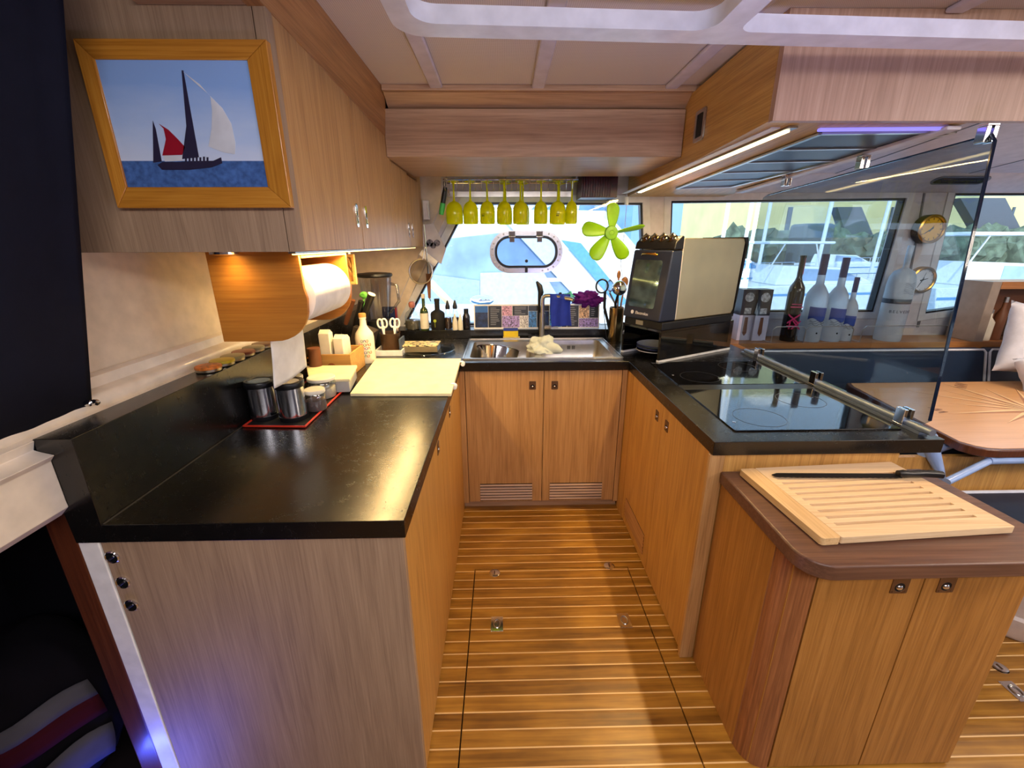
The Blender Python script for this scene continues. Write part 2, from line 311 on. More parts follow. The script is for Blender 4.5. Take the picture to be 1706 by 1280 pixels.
# ------------------------------------------------------------------ mesh builder
class B:
    def __init__(s):
        s.bm = bmesh.new(); s.mi = 0; s.T = None
    def v(s, p):
        p = V(p)
        if s.T is not None: p = s.T @ p
        return s.bm.verts.new(p)
    def f(s, vs):
        try:
            fc = s.bm.faces.new(vs); fc.material_index = s.mi; return fc
        except ValueError: return None
    def face(s, pts): return s.f([s.v(p) for p in pts])
    def hexa(s, lo, hi):
        a = [s.v(p) for p in lo]; b = [s.v(p) for p in hi]
        s.f(a[::-1]); s.f(b)
        for i in range(4): s.f([a[i], a[(i+1) % 4], b[(i+1) % 4], b[i]])
        return s
    def box(s, x0, x1, y0, y1, z0, z1):
        if x0 > x1: x0, x1 = x1, x0
        if y0 > y1: y0, y1 = y1, y0
        if z0 > z1: z0, z1 = z1, z0
        return s.hexa([(x0, y0, z0), (x1, y0, z0), (x1, y1, z0), (x0, y1, z0)], [(x0, y0, z1), (x1, y0, z1), (x1, y1, z1), (x0, y1, z1)])
    def prism(s, pts, d):
        """planar polygon pts extruded by vector d"""
        d = V(d); a = [s.v(p) for p in pts]; b = [s.v(V(p)+d) for p in pts]
        s.f(a[::-1]); s.f(b); n = len(a)
        for i in range(n): s.f([a[i], a[(i+1) % n], b[(i+1) % n], b[i]])
        return s
    def plate(s, outer, holes, fn, c0, c1):
        """2-D outline with holes; fn(a,b,c) -> xyz, thickness from c0 to c1"""
        loops = [list(outer)] + [list(h) for h in holes]
        tri = tessellate_polygon([[V((a, b, 0)) for a, b in lp] for lp in loops])
        flat = [p for lp in loops for p in lp]
        A = [s.v(fn(a, b, c0)) for a, b in flat]; Bv = [s.v(fn(a, b, c1)) for a, b in flat]
        for t in tri:
            s.f([A[i] for i in t]); s.f([Bv[i] for i in reversed(t)])
        k = 0
        for lp in loops:
            n = len(lp)
            for i in range(n):
                j = (i+1) % n; s.f([A[k+i], A[k+j], Bv[k+j], Bv[k+i]])
            k += n
        return s
    def frame(s, d):
        d = V(d).normalized(); u = d.orthogonal().normalized(); return u, d.cross(u)
    def cyl(s, p0, p1, r0, r1=None, n=24, caps=True):
        p0, p1 = V(p0), V(p1); r1 = r0 if r1 is None else r1
        u, w_ = s.frame(p1-p0)
        a = [s.v(p0+(u*cos(2*pi*i/n)+w_*sin(2*pi*i/n))*r0) for i in range(n)]
        b = [s.v(p1+(u*cos(2*pi*i/n)+w_*sin(2*pi*i/n))*r1) for i in range(n)]
        for i in range(n): s.f([a[i], a[(i+1) % n], b[(i+1) % n], b[i]])
        if caps: s.f(a[::-1]); s.f(b)
        return s
    def tube(s, pts, r, n=10, closed=False):
        pts = [V(p) for p in pts]; m = len(pts); rings = []; u = None
        for i, p in enumerate(pts):
            if closed: d = pts[(i+1) % m]-pts[i-1]
            else: d = pts[min(i+1, m-1)]-pts[max(i-1, 0)]
            d.normalize()
            u = d.orthogonal().normalized() if u is None else (u-d*u.dot(d)).normalized()
            w_ = d.cross(u); rr = r[i] if isinstance(r, (list, tuple)) else r
            rings.append([s.v(p+(u*cos(2*pi*k/n)+w_*sin(2*pi*k/n))*rr) for k in range(n)])
        for i in range(m if closed else m-1):
            a, b = rings[i], rings[(i+1) % m]
            for k in range(n): s.f([a[k], a[(k+1) % n], b[(k+1) % n], b[k]])
        if not closed: s.f(rings[0][::-1]); s.f(rings[-1])
        return s
    def lathe(s, prof, c=(0, 0, 0), d=(0, 0, 1), n=32, sx=1.0):
        """profile [(r, h)] turned round the axis d through c"""
        c = V(c); d = V(d).normalized()
        if abs(d.z) > 0.999: u, w_ = V((1, 0, 0)), V((0, 1, 0))*(1 if d.z > 0 else -1)
        else: u, w_ = s.frame(d)
        rings = []
        for r, h in prof:
            if r < 1e-6: rings.append([s.v(c+d*h)])
            else: rings.append([s.v(c+d*h+(u*cos(2*pi*k/n)*sx+w_*sin(2*pi*k/n))*r) for k in range(n)])
        for a, b in zip(rings, rings[1:]):
            for k in range(n):
                j = (k+1) % n
                if len(a) == 1 and len(b) == 1: continue
                if len(a) == 1: s.f([a[0], b[j], b[k]])
                elif len(b) == 1: s.f([a[k], a[j], b[0]])
                else: s.f([a[k], a[j], b[j], b[k]])
        return s
    def blob(s, c, size, seed=0, amp=0.35, freq=3.0, sub=4, flat=None):
        r = bmesh.ops.create_icosphere(s.bm, subdivisions=sub, radius=1.0)
        c = V(c)
        for v_ in r['verts']:
            p = v_.co.copy(); k = 1+amp*noise.noise(p*freq+V((seed, seed*2, 0)))+amp*0.5*noise.noise(p*freq*2.7+V((0, seed, 3)))
            p = p*k; p = V((p.x*size[0], p.y*size[1], p.z*size[2]))
            if flat is not None: p.z = max(p.z, flat)
            q = c+p
            v_.co = s.T @ q if s.T is not None else q
        for v_ in r['verts']:
            for fc in v_.link_faces: fc.material_index = s.mi
        return s
    def grid(s, fn, nu, nv):
        g = [[s.v(fn(i/nu, j/nv)) for j in range(nv+1)] for i in range(nu+1)]
        for i in range(nu):
            for j in range(nv): s.f([g[i][j], g[i+1][j], g[i+1][j+1], g[i][j+1]])
        return s

def obj(name, b, mats, parent=None, bevel=0.0, keep=False, angle=38, solid=0, label=None, seg=2):
    bm = b.bm
    bmesh.ops.remove_doubles(bm, verts=bm.verts, dist=1e-6) if keep == 'weld' else None
    bmesh.ops.recalc_face_normals(bm, faces=bm.faces)
    c = V((0, 0, 0))
    if not keep:
        lo = V([min(v_.co[i] for v_ in bm.verts) for i in range(3)]); hi = V([max(v_.co[i] for v_ in bm.verts) for i in range(3)])
        c = V(((lo.x+hi.x)/2, (lo.y+hi.y)/2, lo.z))
        bmesh.ops.translate(bm, verts=bm.verts, vec=-c)
    me = bpy.data.meshes.new(name); bm.to_mesh(me); bm.free()
    for m in (mats if isinstance(mats, (list, tuple)) else [mats]): me.materials.append(m)
    me.shade_smooth(); me.set_sharp_from_angle(angle=radians(angle))
    o = bpy.data.objects.new(name, me); COL.objects.link(o); o.location = c
    if solid:
        md = o.modifiers.new('thickness', 'SOLIDIFY'); md.thickness = solid; md.offset = 0
    if bevel:
        md = o.modifiers.new('bevel', 'BEVEL'); md.width = bevel; md.segments = seg; md.limit_method = 'ANGLE'; md.angle_limit = radians(40); md.harden_normals = True
    if parent is not None:
        o.parent = parent; o.matrix_parent_inverse = wmat(parent).inverted()
    if label: o['label'] = label
    return o
def wmat(o):
    m = Matrix.LocRotScale(o.location, o.rotation_euler, o.scale)
    return (wmat(o.parent) @ o.matrix_parent_inverse @ m) if o.parent else m
def tag(o, label, cat, group=None):
    o['label'] = label; o['category'] = cat
    if group: o['group'] = group
    return o
def struct(o):
    o['kind'] = 'structure'; return o
def thing(name, label, cat, loc=(0, 0, 0), group=None, rotz=0.0):
    o = bpy.data.objects.new(name, None); COL.objects.link(o); o.location = loc; o.rotation_euler = (0, 0, rotz); o.empty_display_size = 0.05
    return tag(o, label, cat, group)
def dup(root, loc, rotz=0.0, label=None, group=None):
    r = root.copy(); COL.objects.link(r); r.location = loc; r.rotation_euler = (0, 0, rotz)
    if label: r['label'] = label
    if group: r['group'] = group
    for ch in list(root.children):
        c = ch.copy(); COL.objects.link(c); c.parent = r
        for g in list(ch.children):
            d = g.copy(); COL.objects.link(d); d.parent = c
    return r
def basis(o, x, z):
    """matrix with local x along x, local z along z, origin o"""
    z = V(z).normalized(); x = V(x); x = (x-z*x.dot(z)).normalized(); y = z.cross(x)
    return Matrix(((x.x, y.x, z.x, o[0]), (x.y, y.y, z.y, o[1]), (x.z, y.z, z.z, o[2]), (0, 0, 0, 1)))
def text_into(b, s, size, T, extr=0.0004, align='CENTER'):
    cu = bpy.data.curves.new('tmp', 'FONT'); cu.body = s; cu.size = size; cu.extrude = extr; cu.align_x = align; cu.align_y = 'CENTER'
    o = bpy.data.objects.new('tmp', cu); COL.objects.link(o)
    dg = bpy.context.evaluated_depsgraph_get(); me = bpy.data.meshes.new_from_object(o.evaluated_get(dg))
    n0 = len(b.bm.verts); me.transform(T); nf = len(b.bm.faces); b.bm.from_mesh(me); b.bm.faces.ensure_lookup_table()
    for k in range(nf, len(b.bm.faces)): b.bm.faces[k].material_index = b.mi
    bpy.data.objects.remove(o); bpy.data.curves.remove(cu); bpy.data.meshes.remove(me)
    return b
def arc(cx, cy, r, a0, a1, n=8):
    return [(cx+r*cos(radians(a0+(a1-a0)*i/n)), cy+r*sin(radians(a0+(a1-a0)*i/n))) for i in range(n+1)]
def rrect(x0, x1, y0, y1, r, n=6):
    return arc(x1-r, y0+r, r, -90, 0, n)+arc(x1-r, y1-r, r, 0, 90, n)+arc(x0+r, y1-r, r, 90, 180, n)+arc(x0+r, y0+r, r, 180, 270, n)
#=====PART2=====
# ================================================================== THE SETTING
YB = 2.95          # inner face of the end wall
CEIL = 2.10
# floor with an opening for the hatch
HX0, HX1, HY0, HY1 = -0.150, 0.590, -0.10, 1.708
b = B(); b.plate([(-1.55, -2.2), (4.2, -2.2), (4.2, 3.0), (-1.55, 3.0)], [[(HX0, HY0), (HX1, HY0), (HX1, HY1), (HX0, HY1)]], lambda a, c, t: (a, c, t), 0.0, -0.03)
struct(obj('floor', b, floor_mat, keep=True))
b = B(); b.box(-1.35, 4.2, -2.2, 3.0, -0.06, -0.0305); struct(obj('trim_1', b, dark_gap))
hatch = thing('floor_hatch', 'large lift-out section of the planked floor between the cabinets, outlined by a thin dark gap', 'hatch', (0.22, 0.8, 0))
b = B(); b.box(HX0+0.0045, HX1-0.0045, HY0+0.0045, HY1-0.0045, -0.028, 0.0); obj('panel', b, floor_mat, hatch, keep=True)

def floor_plate(name, u, v_, label, big):
    p = at(u, v_, 'z', 0.0)
    t = thing(name, label, 'latch', (p.x, p.y, 0))
    b = B()
    if big:
        b.box(p.x-0.025, p.x+0.025, p.y-0.036, p.y+0.036, 0.0003, 0.002)
        for sx in (-1, 1):
            for sy in (-1, 1): b.cyl((p.x+sx*0.018, p.y+sy*0.029, 0.002), (p.x+sx*0.018, p.y+sy*0.029, 0.003), 0.003, n=10)
        obj('plate', b, chrome, t, bevel=0.0008)
        b = B(); b.tube([(p.x+0.013*cos(a), p.y+0.02*sin(a), 0.0035) for a in [2*pi*k/20 for k in range(20)]], 0.0022, 8, True); obj('lift_ring', b, steel, t)
    else:
        b.lathe([(0, 0.0025), (0.022, 0.002), (0.026, 0.0003)], (p.x, p.y, 0), n=20); obj('plate', b, chrome, t)
        b = B(); b.box(p.x-0.003, p.x+0.003, p.y-0.011, p.y+0.011, 0.0022, 0.0045); obj('turn_slot', b, bronze, t, bevel=0.001)
floor_plate('floor_latch', 824, 955, 'small round chrome floor latch at the back left corner of the hatch', False)
floor_plate('floor_latch', 1015, 943, 'small round chrome floor latch at the back right corner of the hatch', False)
floor_plate('floor_lift_plate', 828, 1040, 'chrome flush plate with lift ring on the left of the floor hatch', True)
floor_plate('floor_lift_plate', 1040, 1034, 'chrome flush plate with lift ring on the right of the floor hatch', True)
floor_plate('floor_lift_plate', 1692, 1152, 'chrome flush plate in the floor to the right of the low wooden cabinet', True)
floor_plate('floor_latch', 1665, 1112, 'small dark latch in the floor beside the low wooden cabinet', False)

# ceiling: flat lining, sloping part over the dinette
b = B(); b.box(-1.3, 4.2, -2.2, 2.05, CEIL, CEIL+0.04); struct(obj('ceiling', b, ceil_mat, keep=True))
b = B(); b.box(-1.3, 1.42, 2.0501, 3.02, CEIL, CEIL+0.04); struct(obj('ceiling', b, ceil_mat, keep=True))
b = B(); b.hexa([(1.42, 1.5, 2.0), (4.2, 1.5, 2.0), (4.2, 2.76, 1.875), (1.42, 2.76, 1.875)], [(1.42, 1.5, 2.04), (4.2, 1.5, 2.04), (4.2, 2.76, 1.92), (1.42, 2.76, 1.92)])
struct(obj('ceiling', b, lav))
b = B()
for x0, x1 in ((1.95, 1.958), (2.75, 2.758), (3.5, 3.508)): b.hexa([(x0, 1.5, 1.998), (x1, 1.5, 1.998), (x1, 2.76, 1.873), (x0, 2.76, 1.873)], [(x0, 1.5, 2.0), (x1, 1.5, 2.0), (x1, 2.76, 1.876), (x0, 2.76, 1.876)])
struct(obj('trim_2', b, grey_plastic))
b = B(); b.prism([(1.42, 2.755, 1.874), (1.42, 2.755, 1.93), (1.42, 2.96, 1.93), (1.42, 2.96, 1.79), (1.42, 2.93, 1.79)], (2.78, 0, 0)); struct(obj('trim_3', b, lav))
# ceiling vent on that fascia
p = onplane(1600, 300, (0, 2.755, 1.874), (0, 0.084, 0.175))
vt = thing('ceiling_vent', 'dark slim oval vent slot in the grey ceiling fascia above the clocks', 'vent', p)
b = B(); b.T = basis(p, (1, 0, 0), (0, -0.433, -0.9)); b.plate(rrect(-0.16, 0.16, -0.032, 0.032, 0.031), [], lambda a, c, t: (a, c, t), 0.0, 0.004); obj('grille', b, black_matte, vt)
b = B(); b.T = basis(p, (1, 0, 0), (0, -0.433, -0.9)); b.plate(rrect(-0.17, 0.17, -0.04, 0.04, 0.039), [rrect(-0.158, 0.158, -0.03, 0.03, 0.029)], lambda a, c, t: (a, c, t), 0.0, 0.006); obj('rim', b, grey_plastic, vt)

# ceiling battens
for k, (x, lab) in enumerate([(-0.262, 'first grey ceiling batten, nearest the wall cabinets'), (0.148, 'second grey ceiling batten, above the middle of the aisle'), (0.69, 'grey ceiling batten running to the corner of the wooden hood')]):
    b = B(); b.box(x-0.026, x+0.026, -2.0, 2.046, CEIL-0.014, CEIL); tag(obj('ceiling_batten', b, batten, bevel=0.006), lab, 'batten', 'ceiling battens')
b = B(); x = 1.24; b.box(x-0.026, x+0.026, -2.0, 1.418, CEIL-0.014, CEIL); tag(obj('ceiling_batten', b, batten, bevel=0.006), 'right-hand grey ceiling batten, above the front of the wooden hood', 'batten', 'ceiling battens')
# darker perforated loudspeaker panels in the lining, near the handrail
for x0, x1 in ((-0.2, 0.118), (0.18, 0.655)):
    b = B(); b.box(x0, x1, 0.2, 1.22, CEIL-0.004, CEIL-0.0005)
    tag(obj('ceiling_mesh_panel', b, mesh_mat, keep=True), 'perforated lining panel above the white rail, '+('left of' if x0 < 0 else 'right of')+' the middle batten', 'panel')

# end wall with three window openings
def wl(u, v_): p = at(u, v_, 'y', YB); return (p.x, p.z)
W1 = [wl(673, 541), wl(778, 337), wl(1070, 338), wl(1076, 545)]
W2 = [wl(1112, 521), wl(1118, 335), wl(1510, 330), wl(1455, 520)]
W3 = [wl(1540, 523), wl(1590, 322), (4.15, wl(1590, 322)[1]), (4.15, wl(1700, 488)[1]+0.02)]
fnY = lambda a, c, t: (a, YB+t, c)
b = B(); b.plate([(-1.3, 0), (4.2, 0), (4.2, 2.1), (-1.3, 2.1)], [W1, W2, W3], fnY, 0.0, 0.07); struct(obj('wall_back', b, lav))
def inset(poly, d):
    cx = sum(p[0] for p in poly)/len(poly); cy = sum(p[1] for p in poly)/len(poly)
    out = []
    n = len(poly)
    for i in range(n):
        p0, p1, p2 = V(poly[i-1]), V(poly[i]), V(poly[(i+1) % n])
        e1 = (p1-p0).normalized(); e2 = (p2-p1).normalized()
        n1 = V((-e1.y, e1.x)); n2 = V((-e2.y, e2.x))
        if n1.dot(V((cx, cy))-p1) < 0: n1 = -n1
        if n2.dot(V((cx, cy))-p1) < 0: n2 = -n2
        k = (n1+n2); k = k/max(0.3, (1+n1.dot(n2)))
        q = p1+k*d; out.append((q.x, q.y))
    return out
for i, W in enumerate((W1, W2, W3), 1):
    root = bpy.data.objects.new('window_%d' % i, None); COL.objects.link(root); root['kind'] = 'structure'; root.location = (sum(p[0] for p in W)/4, YB+0.03, min(p[1] for p in W))
    b = B(); b.plate(inset(W, -0.045), [W], fnY, -0.008, 0.0); obj('window_frame', b, white_frame, root, bevel=0.003)
    b = B(); b.plate(W, [inset(W, 0.012)], fnY, 0.004, 0.05); obj('window_gasket', b, black_plastic, root)
    b = B(); b.plate(inset(W, 0.006), [], fnY, 0.028, 0.034); obj('window_pane', b, pane_m, root)
# grey post and dark reveal between second and third window
b = B(); x0, x1 = at(1525, 400, 'y', YB).x, at(1530, 400, 'y', YB).x
b.prism([(wl(1538, 322)[0], YB-0.006, wl(1538, 322)[1]), (wl(1541, 322)[0], YB-0.006, wl(1541, 322)[1]), (wl(1499, 555)[0], YB-0.006, wl(1499, 555)[1]), (wl(1496, 555)[0], YB-0.006, wl(1496, 555)[1])], (0, 0.005, 0))
b.prism([(wl(1587, 322)[0], YB-0.006, wl(1587, 322)[1]), (wl(1592, 322)[0], YB-0.006, wl(1592, 322)[1]), (wl(1530, 545)[0], YB-0.006, wl(1530, 545)[1]), (wl(1526, 545)[0], YB-0.006, wl(1526, 545)[1])], (0, 0.005, 0))
struct(obj('trim_4', b, grey_plastic))
# diagonal cover strip on the beige corner left of the first window
b = B(); q = [wl(640, 560), wl(655, 560), wl(752, 340), wl(737, 340)]
b.prism([(a, YB-0.006, c) for a, c in q], (0, 0.006, 0)); struct(obj('trim_5', b, cream))
b = B(); q = [wl(500, 575), wl(638, 560), wl(735, 340), wl(735, 250), wl(500, 250)]
b.prism([(a, YB-0.003, c) for a, c in q], (0, 0.003, 0)); struct(obj('trim_6', b, cream))

# left wall (beige lining), its rounded moulding and the ledge
b = B(); b.prism([(-1.045, 0.86, 1.11), (-1.11, 0.86, 1.48), (-1.14, 0.86, 2.1), (-1.3, 0.86, 2.1), (-1.3, 0.86, 1.11)], (0, 2.1, 0))
b.prism([(-1.045, -2.2, 1.11), (-1.11, -2.2, 1.48), (-1.14, -2.2, 2.1), (-1.3, -2.2, 2.1), (-1.3, -2.2, 1.11)], (0, 3.06, 0)); struct(obj('wall_left', b, cream))
b = B(); prof = [(-1.06, 1.10), (-0.978, 1.10), (-0.978, 1.108)]+[(-1.012+0.016*cos(radians(a)), 1.122+0.022*sin(radians(a))) for a in range(-40, 100, 14)]+[(-1.03, 1.150), (-1.034, 1.176), (-1.05, 1.182)]
b.prism([(a, -2.0, c) for a, c in prof], (0, 4.94, 0)); struct(obj('trim_7', b, cream_gloss))
# the deep cream moulding that runs forward of the worktop
pr = [(58, 734), (57, 750), (68, 753), (92, 758), (86, 768), (112, 838), (115, 844), (104, 858)]
pp = [at(u, v_, 'y', 0.835) for u, v_ in pr]
b = B(); b.prism([(p.x, 0.835, p.z) for p in pp]+[(-1.3, 0.835, pp[-1].z), (-1.3, 0.835, pp[0].z)], (0, -3.0, 0)); struct(obj('trim_8', b, cream_gloss, bevel=0.002))
# white post below the counter end, brown jamb beside it, dark recess to the left
b = B(); b.box(-0.972, -0.926, 0.842, 0.90, 0, 0.905); struct(obj('trim_9', b, white, bevel=0.003))
b = B(); b.box(-1.035, -0.973, 0.845, 0.92, 0, 0.925); struct(obj('door_1', b, darkwood, bevel=0.006))
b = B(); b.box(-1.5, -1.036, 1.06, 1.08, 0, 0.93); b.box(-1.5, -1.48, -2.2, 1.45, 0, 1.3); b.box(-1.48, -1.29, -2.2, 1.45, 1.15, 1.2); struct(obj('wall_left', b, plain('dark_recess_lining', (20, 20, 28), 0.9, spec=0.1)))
b = B(); b.box(-1.48, -1.036, -2.2, 1.059, 0.0005, 0.02); struct(obj('trim_12', b, plain('recess_floor_shade', (26, 20, 20), 0.95, spec=0.1)))  # dark sheet added over the planks, standing for the shade in the recess
# rear part of the cabin behind the photographer, right side
b = B(); b.box(-1.5, 4.2, -2.25, -2.2, 0, 2.1); struct(obj('wall_front', b, lav))
b = B(); b.plate([(-2.2, 0), (3.0, 0), (3.0, 2.1), (-2.2, 2.1)], [[(-1.6, 0.95), (1.2, 0.95), (1.2, 1.75), (-1.6, 1.75)]], lambda a, c, t: (4.2+t, a, c), 0, 0.05); struct(obj('wall_right', b, lav))
root = bpy.data.objects.new('window_4', None); COL.objects.link(root); root['kind'] = 'structure'; root.location = (4.2, -0.2, 0.95)
b = B(); b.box(4.215, 4.22, -1.6, 1.2, 0.95, 1.75); obj('window_pane', b, pane_m, root)

# striped bag in the recess
bag = thing('striped_bag', 'dark bag with dull white and wine-red stripes lying in the dark recess at lower left', 'bag', (-1.27, 0.88, 0.02))
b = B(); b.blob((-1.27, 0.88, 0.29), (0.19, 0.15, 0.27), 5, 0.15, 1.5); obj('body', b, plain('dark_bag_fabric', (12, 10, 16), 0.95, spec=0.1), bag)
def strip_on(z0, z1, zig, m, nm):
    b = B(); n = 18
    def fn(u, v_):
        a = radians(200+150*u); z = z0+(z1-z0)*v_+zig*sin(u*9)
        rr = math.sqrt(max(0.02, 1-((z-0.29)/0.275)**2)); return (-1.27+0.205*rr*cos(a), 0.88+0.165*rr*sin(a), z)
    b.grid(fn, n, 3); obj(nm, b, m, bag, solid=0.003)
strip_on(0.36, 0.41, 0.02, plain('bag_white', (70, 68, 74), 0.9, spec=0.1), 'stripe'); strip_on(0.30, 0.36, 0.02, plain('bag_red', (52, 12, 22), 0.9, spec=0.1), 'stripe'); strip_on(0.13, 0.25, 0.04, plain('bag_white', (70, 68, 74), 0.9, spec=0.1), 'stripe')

# ================================================================== LEFT BASE CABINET
def latch(u=None, v_=None, pos=None, n=(0, -1, 0), up=(0, 0, 1), wdt=0.036, hgt=0.047, parent=None):
    """flush lift latch: screwed plate, recess and finger ring"""
    n = V(n); up = V(up); x = up.cross(n)
    T = Matrix(((x.x, up.x, n.x, pos[0]), (x.y, up.y, n.y, pos[1]), (x.z, up.z, n.z, pos[2]), (0, 0, 0, 1)))
    b = B(); b.T = T
    b.plate(rrect(-wdt/2, wdt/2, -hgt/2, hgt/2, 0.003, 3), [arc(0, -hgt*0.12, wdt*0.30, 0, 345, 23)], lambda a, c, t: (a, c, t), 0.0, 0.002)
    for sx in (-1, 1):
        for sy in (-1, 1): b.cyl((sx*wdt*0.36, sy*hgt*0.4, 0.002), (sx*wdt*0.36, sy*hgt*0.4, 0.003), 0.0022, n=8)
    h = obj('handle', b, bronze, parent, bevel=0.0005)
    b = B(); b.T = T; b.cyl((0, -hgt*0.12, 0.0002), (0, -hgt*0.12, 0.0008), wdt*0.30, n=20); obj('recess', b, black_matte, h)
    b = B(); b.T = T; b.lathe([(0, 0.006), (wdt*0.10, 0.0055), (wdt*0.17, 0.003), (wdt*0.19, 0.0008)], (0, -hgt*0.14, 0), n=18); obj('push_knob', b, chrome, h)
    return h

LC = thing('base_cabinet', 'oak base cabinet under the left worktop, big end panel facing the viewer', 'cabinet', (-0.58, 1.5, 0))
b = B(); b.box(-0.90, -0.262, 0.866, 2.9, 0.0, 0.852); obj('body', b, oakV, LC)
b = B(); b.box(-0.924, -0.2375, 0.845, 0.8655, 0.0, 0.853); obj('end_panel', b, oakEnd, LC, bevel=0.001, label='greyish oak end panel')
for k, (y0, y1, yl) in enumerate(((0.868, 1.50, 1.414), (1.503, 2.14, 1.767))):
    d = None; b = B(); b.box(-0.262, -0.240, y0, y1, 0.012, 0.851); d = obj('door', b, oakWarm, LC, bevel=0.001)
    latch(pos=(-0.240, yl, 0.793), n=(1, 0, 0), parent=d)
b = B(); b.box(-0.262, -0.240, 2.143, 2.23, 0.0, 0.851); obj('corner_filler', b, oakWarm, LC)
# three round sockets on the end panel
for (u, v_), w_ in zip(((188, 928), (206, 970), (220, 1008)), ('top', 'middle', 'bottom')):
    p = at(u, v_, 'y', 0.845)
    s = thing('round_socket', 'round black and chrome socket on the left end panel, %s one of the three' % w_, 'socket', p, 'sockets on the end panel')
    b = B(); b.lathe([(0.0165, 0), (0.0165, 0.003), (0.0145, 0.005), (0.0125, 0.004)], p, (0, -1, 0), 28); obj('rim', b, chrome, s)
    b = B(); b.lathe([(0.0135, 0.0), (0.0135, 0.0025), (0, 0.0025)], p, (0, -1, 0), 24); obj('face', b, black_plastic, s)
    b = B(); b.T = basis(p, (0.8, 0, 0.6), (0, -1, 0)); b.box(-0.009, 0.009, -0.0025, 0.0025, 0.0025, 0.0055); obj('slot_bar', b, steel, s, bevel=0.0008)

# ================================================================== BACK BASE CABINET
BC = thing('base_cabinet', 'oak base cabinet under the sink with two louvred doors', 'cabinet', (0.21, 2.4, 0))
xs = [-0.208, 0.213, 0.632]
b = B(); b.box(-0.2395, 0.6595, 2.222, 2.9, 0.045, 0.70); obj('body', b, oakV, BC)
b = B(); b.box(-0.2395, 0.6595, 2.235, 2.26, 0.0, 0.05); obj('plinth', b, oakX, BC)
b = B(); b.box(-0.2395, xs[0]-0.002, 2.20, 2.222, 0.045, 0.851); obj('filler_strip', b, oakV, BC)
b = B(); b.box(xs[2]+0.002, 0.6595, 2.20, 2.222, 0.045, 0.851); obj('filler_strip', b, oakV, BC)
def louvre(b, x0, x1, z0, z1, y, n):
    h = (z1-z0)/n
    for k in range(n):
        z = z0+(k+0.5)*h; b.prism([(x0, y, z-h*0.42), (x0, y-0.005, z-h*0.28), (x0, y-0.001, z+h*0.30), (x0, y, z+h*0.34)], (x1-x0, 0, 0))
for k in (0, 1):
    b = B(); b.box(xs[k]+0.0015, xs[k+1]-0.0015, 2.198, 2.22, 0.055, 0.851); d = obj('door', b, oakV, BC, bevel=0.001)
    xx = (0.152, 0.271)[k]; latch(pos=(xx, 2.198, 0.768), n=(0, -1, 0), parent=d)
    x0, x1 = ((-0.144, 0.157), (0.259, 0.563))[k]
    b = B(); b.box(x0, x1, 2.1972, 2.1982, 0.060, 0.172); vb = obj('vent_recess', b, dark_gap, d)
    b = B(); louvre(b, x0, x1, 0.062, 0.170, 2.1975, 6); obj('louvres', b, oakX, vb)

# ================================================================== RIGHT BASE CABINET
RC = thing('base_cabinet', 'oak base cabinet under the hob, tall side facing the aisle', 'cabinet', (1.0, 1.7, 0))
b = B(); b.box(0.684, 1.26, 1.262, 2.9, 0.0, 0.852); obj('body', b, oakV, RC)
b = B(); b.box(0.6605, 0.684, 1.238, 1.262, 0.0, 0.852); b.box(0.684, 1.27, 1.238, 1.262, 0.0, 0.852); obj('front_panel', b, oakWarm, RC)
b = B(); b.box(0.652, 0.70, 1.222, 1.2375, 0.0, 0.852); obj('corner_post', b, oakV, RC, bevel=0.002)
b = B(); b.box(0.702, 1.268, 1.226, 1.2375, 0.0, 0.852); obj('end_panel', b, oakWarm, RC, bevel=0.001)
for y0, y1, yl in ((1.264, 1.668, 1.613), (1.671, 2.10, 1.728)):
    b = B(); b.box(0.662, 0.684, y0, y1, 0.010, 0.851); d = obj('door', b, oakWarm, RC, bevel=0.001)
    latch(pos=(0.662, yl, 0.780), n=(-1, 0, 0), parent=d)
    if y0 > 1.5:
        b = B(); b.box(0.6612, 0.6622, 1.725, 2.045, 0.055, 0.165); vb = obj('vent_recess', b, dark_gap, d)
        b = B(); h = 0.11/6
        for k in range(6):
            z = 0.055+(k+0.5)*h; b.prism([(0.662, 1.725, z-h*0.42), (0.657, 1.725, z-h*0.28), (0.661, 1.725, z+h*0.30), (0.662, 1.725, z+h*0.34)], (0, 0.32, 0))
        obj('louvres', b, oakY, vb)
b = B(); b.box(0.662, 0.684, 2.103, 2.222, 0.0, 0.851); obj('corner_filler', b, oakWarm, RC)

# ================================================================== WORKTOP
SX0, SX1, SY0, SY1 = -0.195, 0.615, 2.262, 2.725
wt = thing('worktop', 'continuous black worktop running round the three sides of the galley', 'worktop', (0.2, 1.9, 0.853))
b = B(); b.plate([(-0.9, 0.835), (-0.228, 0.835), (-0.228, 2.182), (0.655, 2.182), (0.655, 1.214), (1.388, 1.214), (1.388, 2.94), (-0.9, 2.94)],
                 [[(SX0, SY0), (SX1, SY0), (SX1, SY1), (SX0, SY1)]], lambda a, c, t: (a, c, t), 0.9, 0.8535); obj('top', b, black_top, wt, bevel=0.0015)
b = B(); b.hexa([(-0.967, 0.835, 0.853), (-0.8975, 0.835, 0.853), (-0.8975, 2.94, 0.853), (-0.967, 2.94, 0.853)], [(-0.977, 0.835, 1.11), (-0.897, 0.835, 1.11), (-0.897, 2.94, 1.11), (-0.977, 2.94, 1.11)])
obj('splash_upstand', b, black_top, wt, bevel=0.0015)
b = B(); b.box(-0.8965, 0.80, 2.79, 2.946, 0.9005, 0.955); obj('rear_ledge', b, black_top, wt, bevel=0.002)
b = B(); b.box(-0.8965, -0.8925, 0.838, 2.78, 0.9002, 0.9012); obj('corner_seam', b, plain('seam_sealant', (70, 64, 56), 0.6), wt)

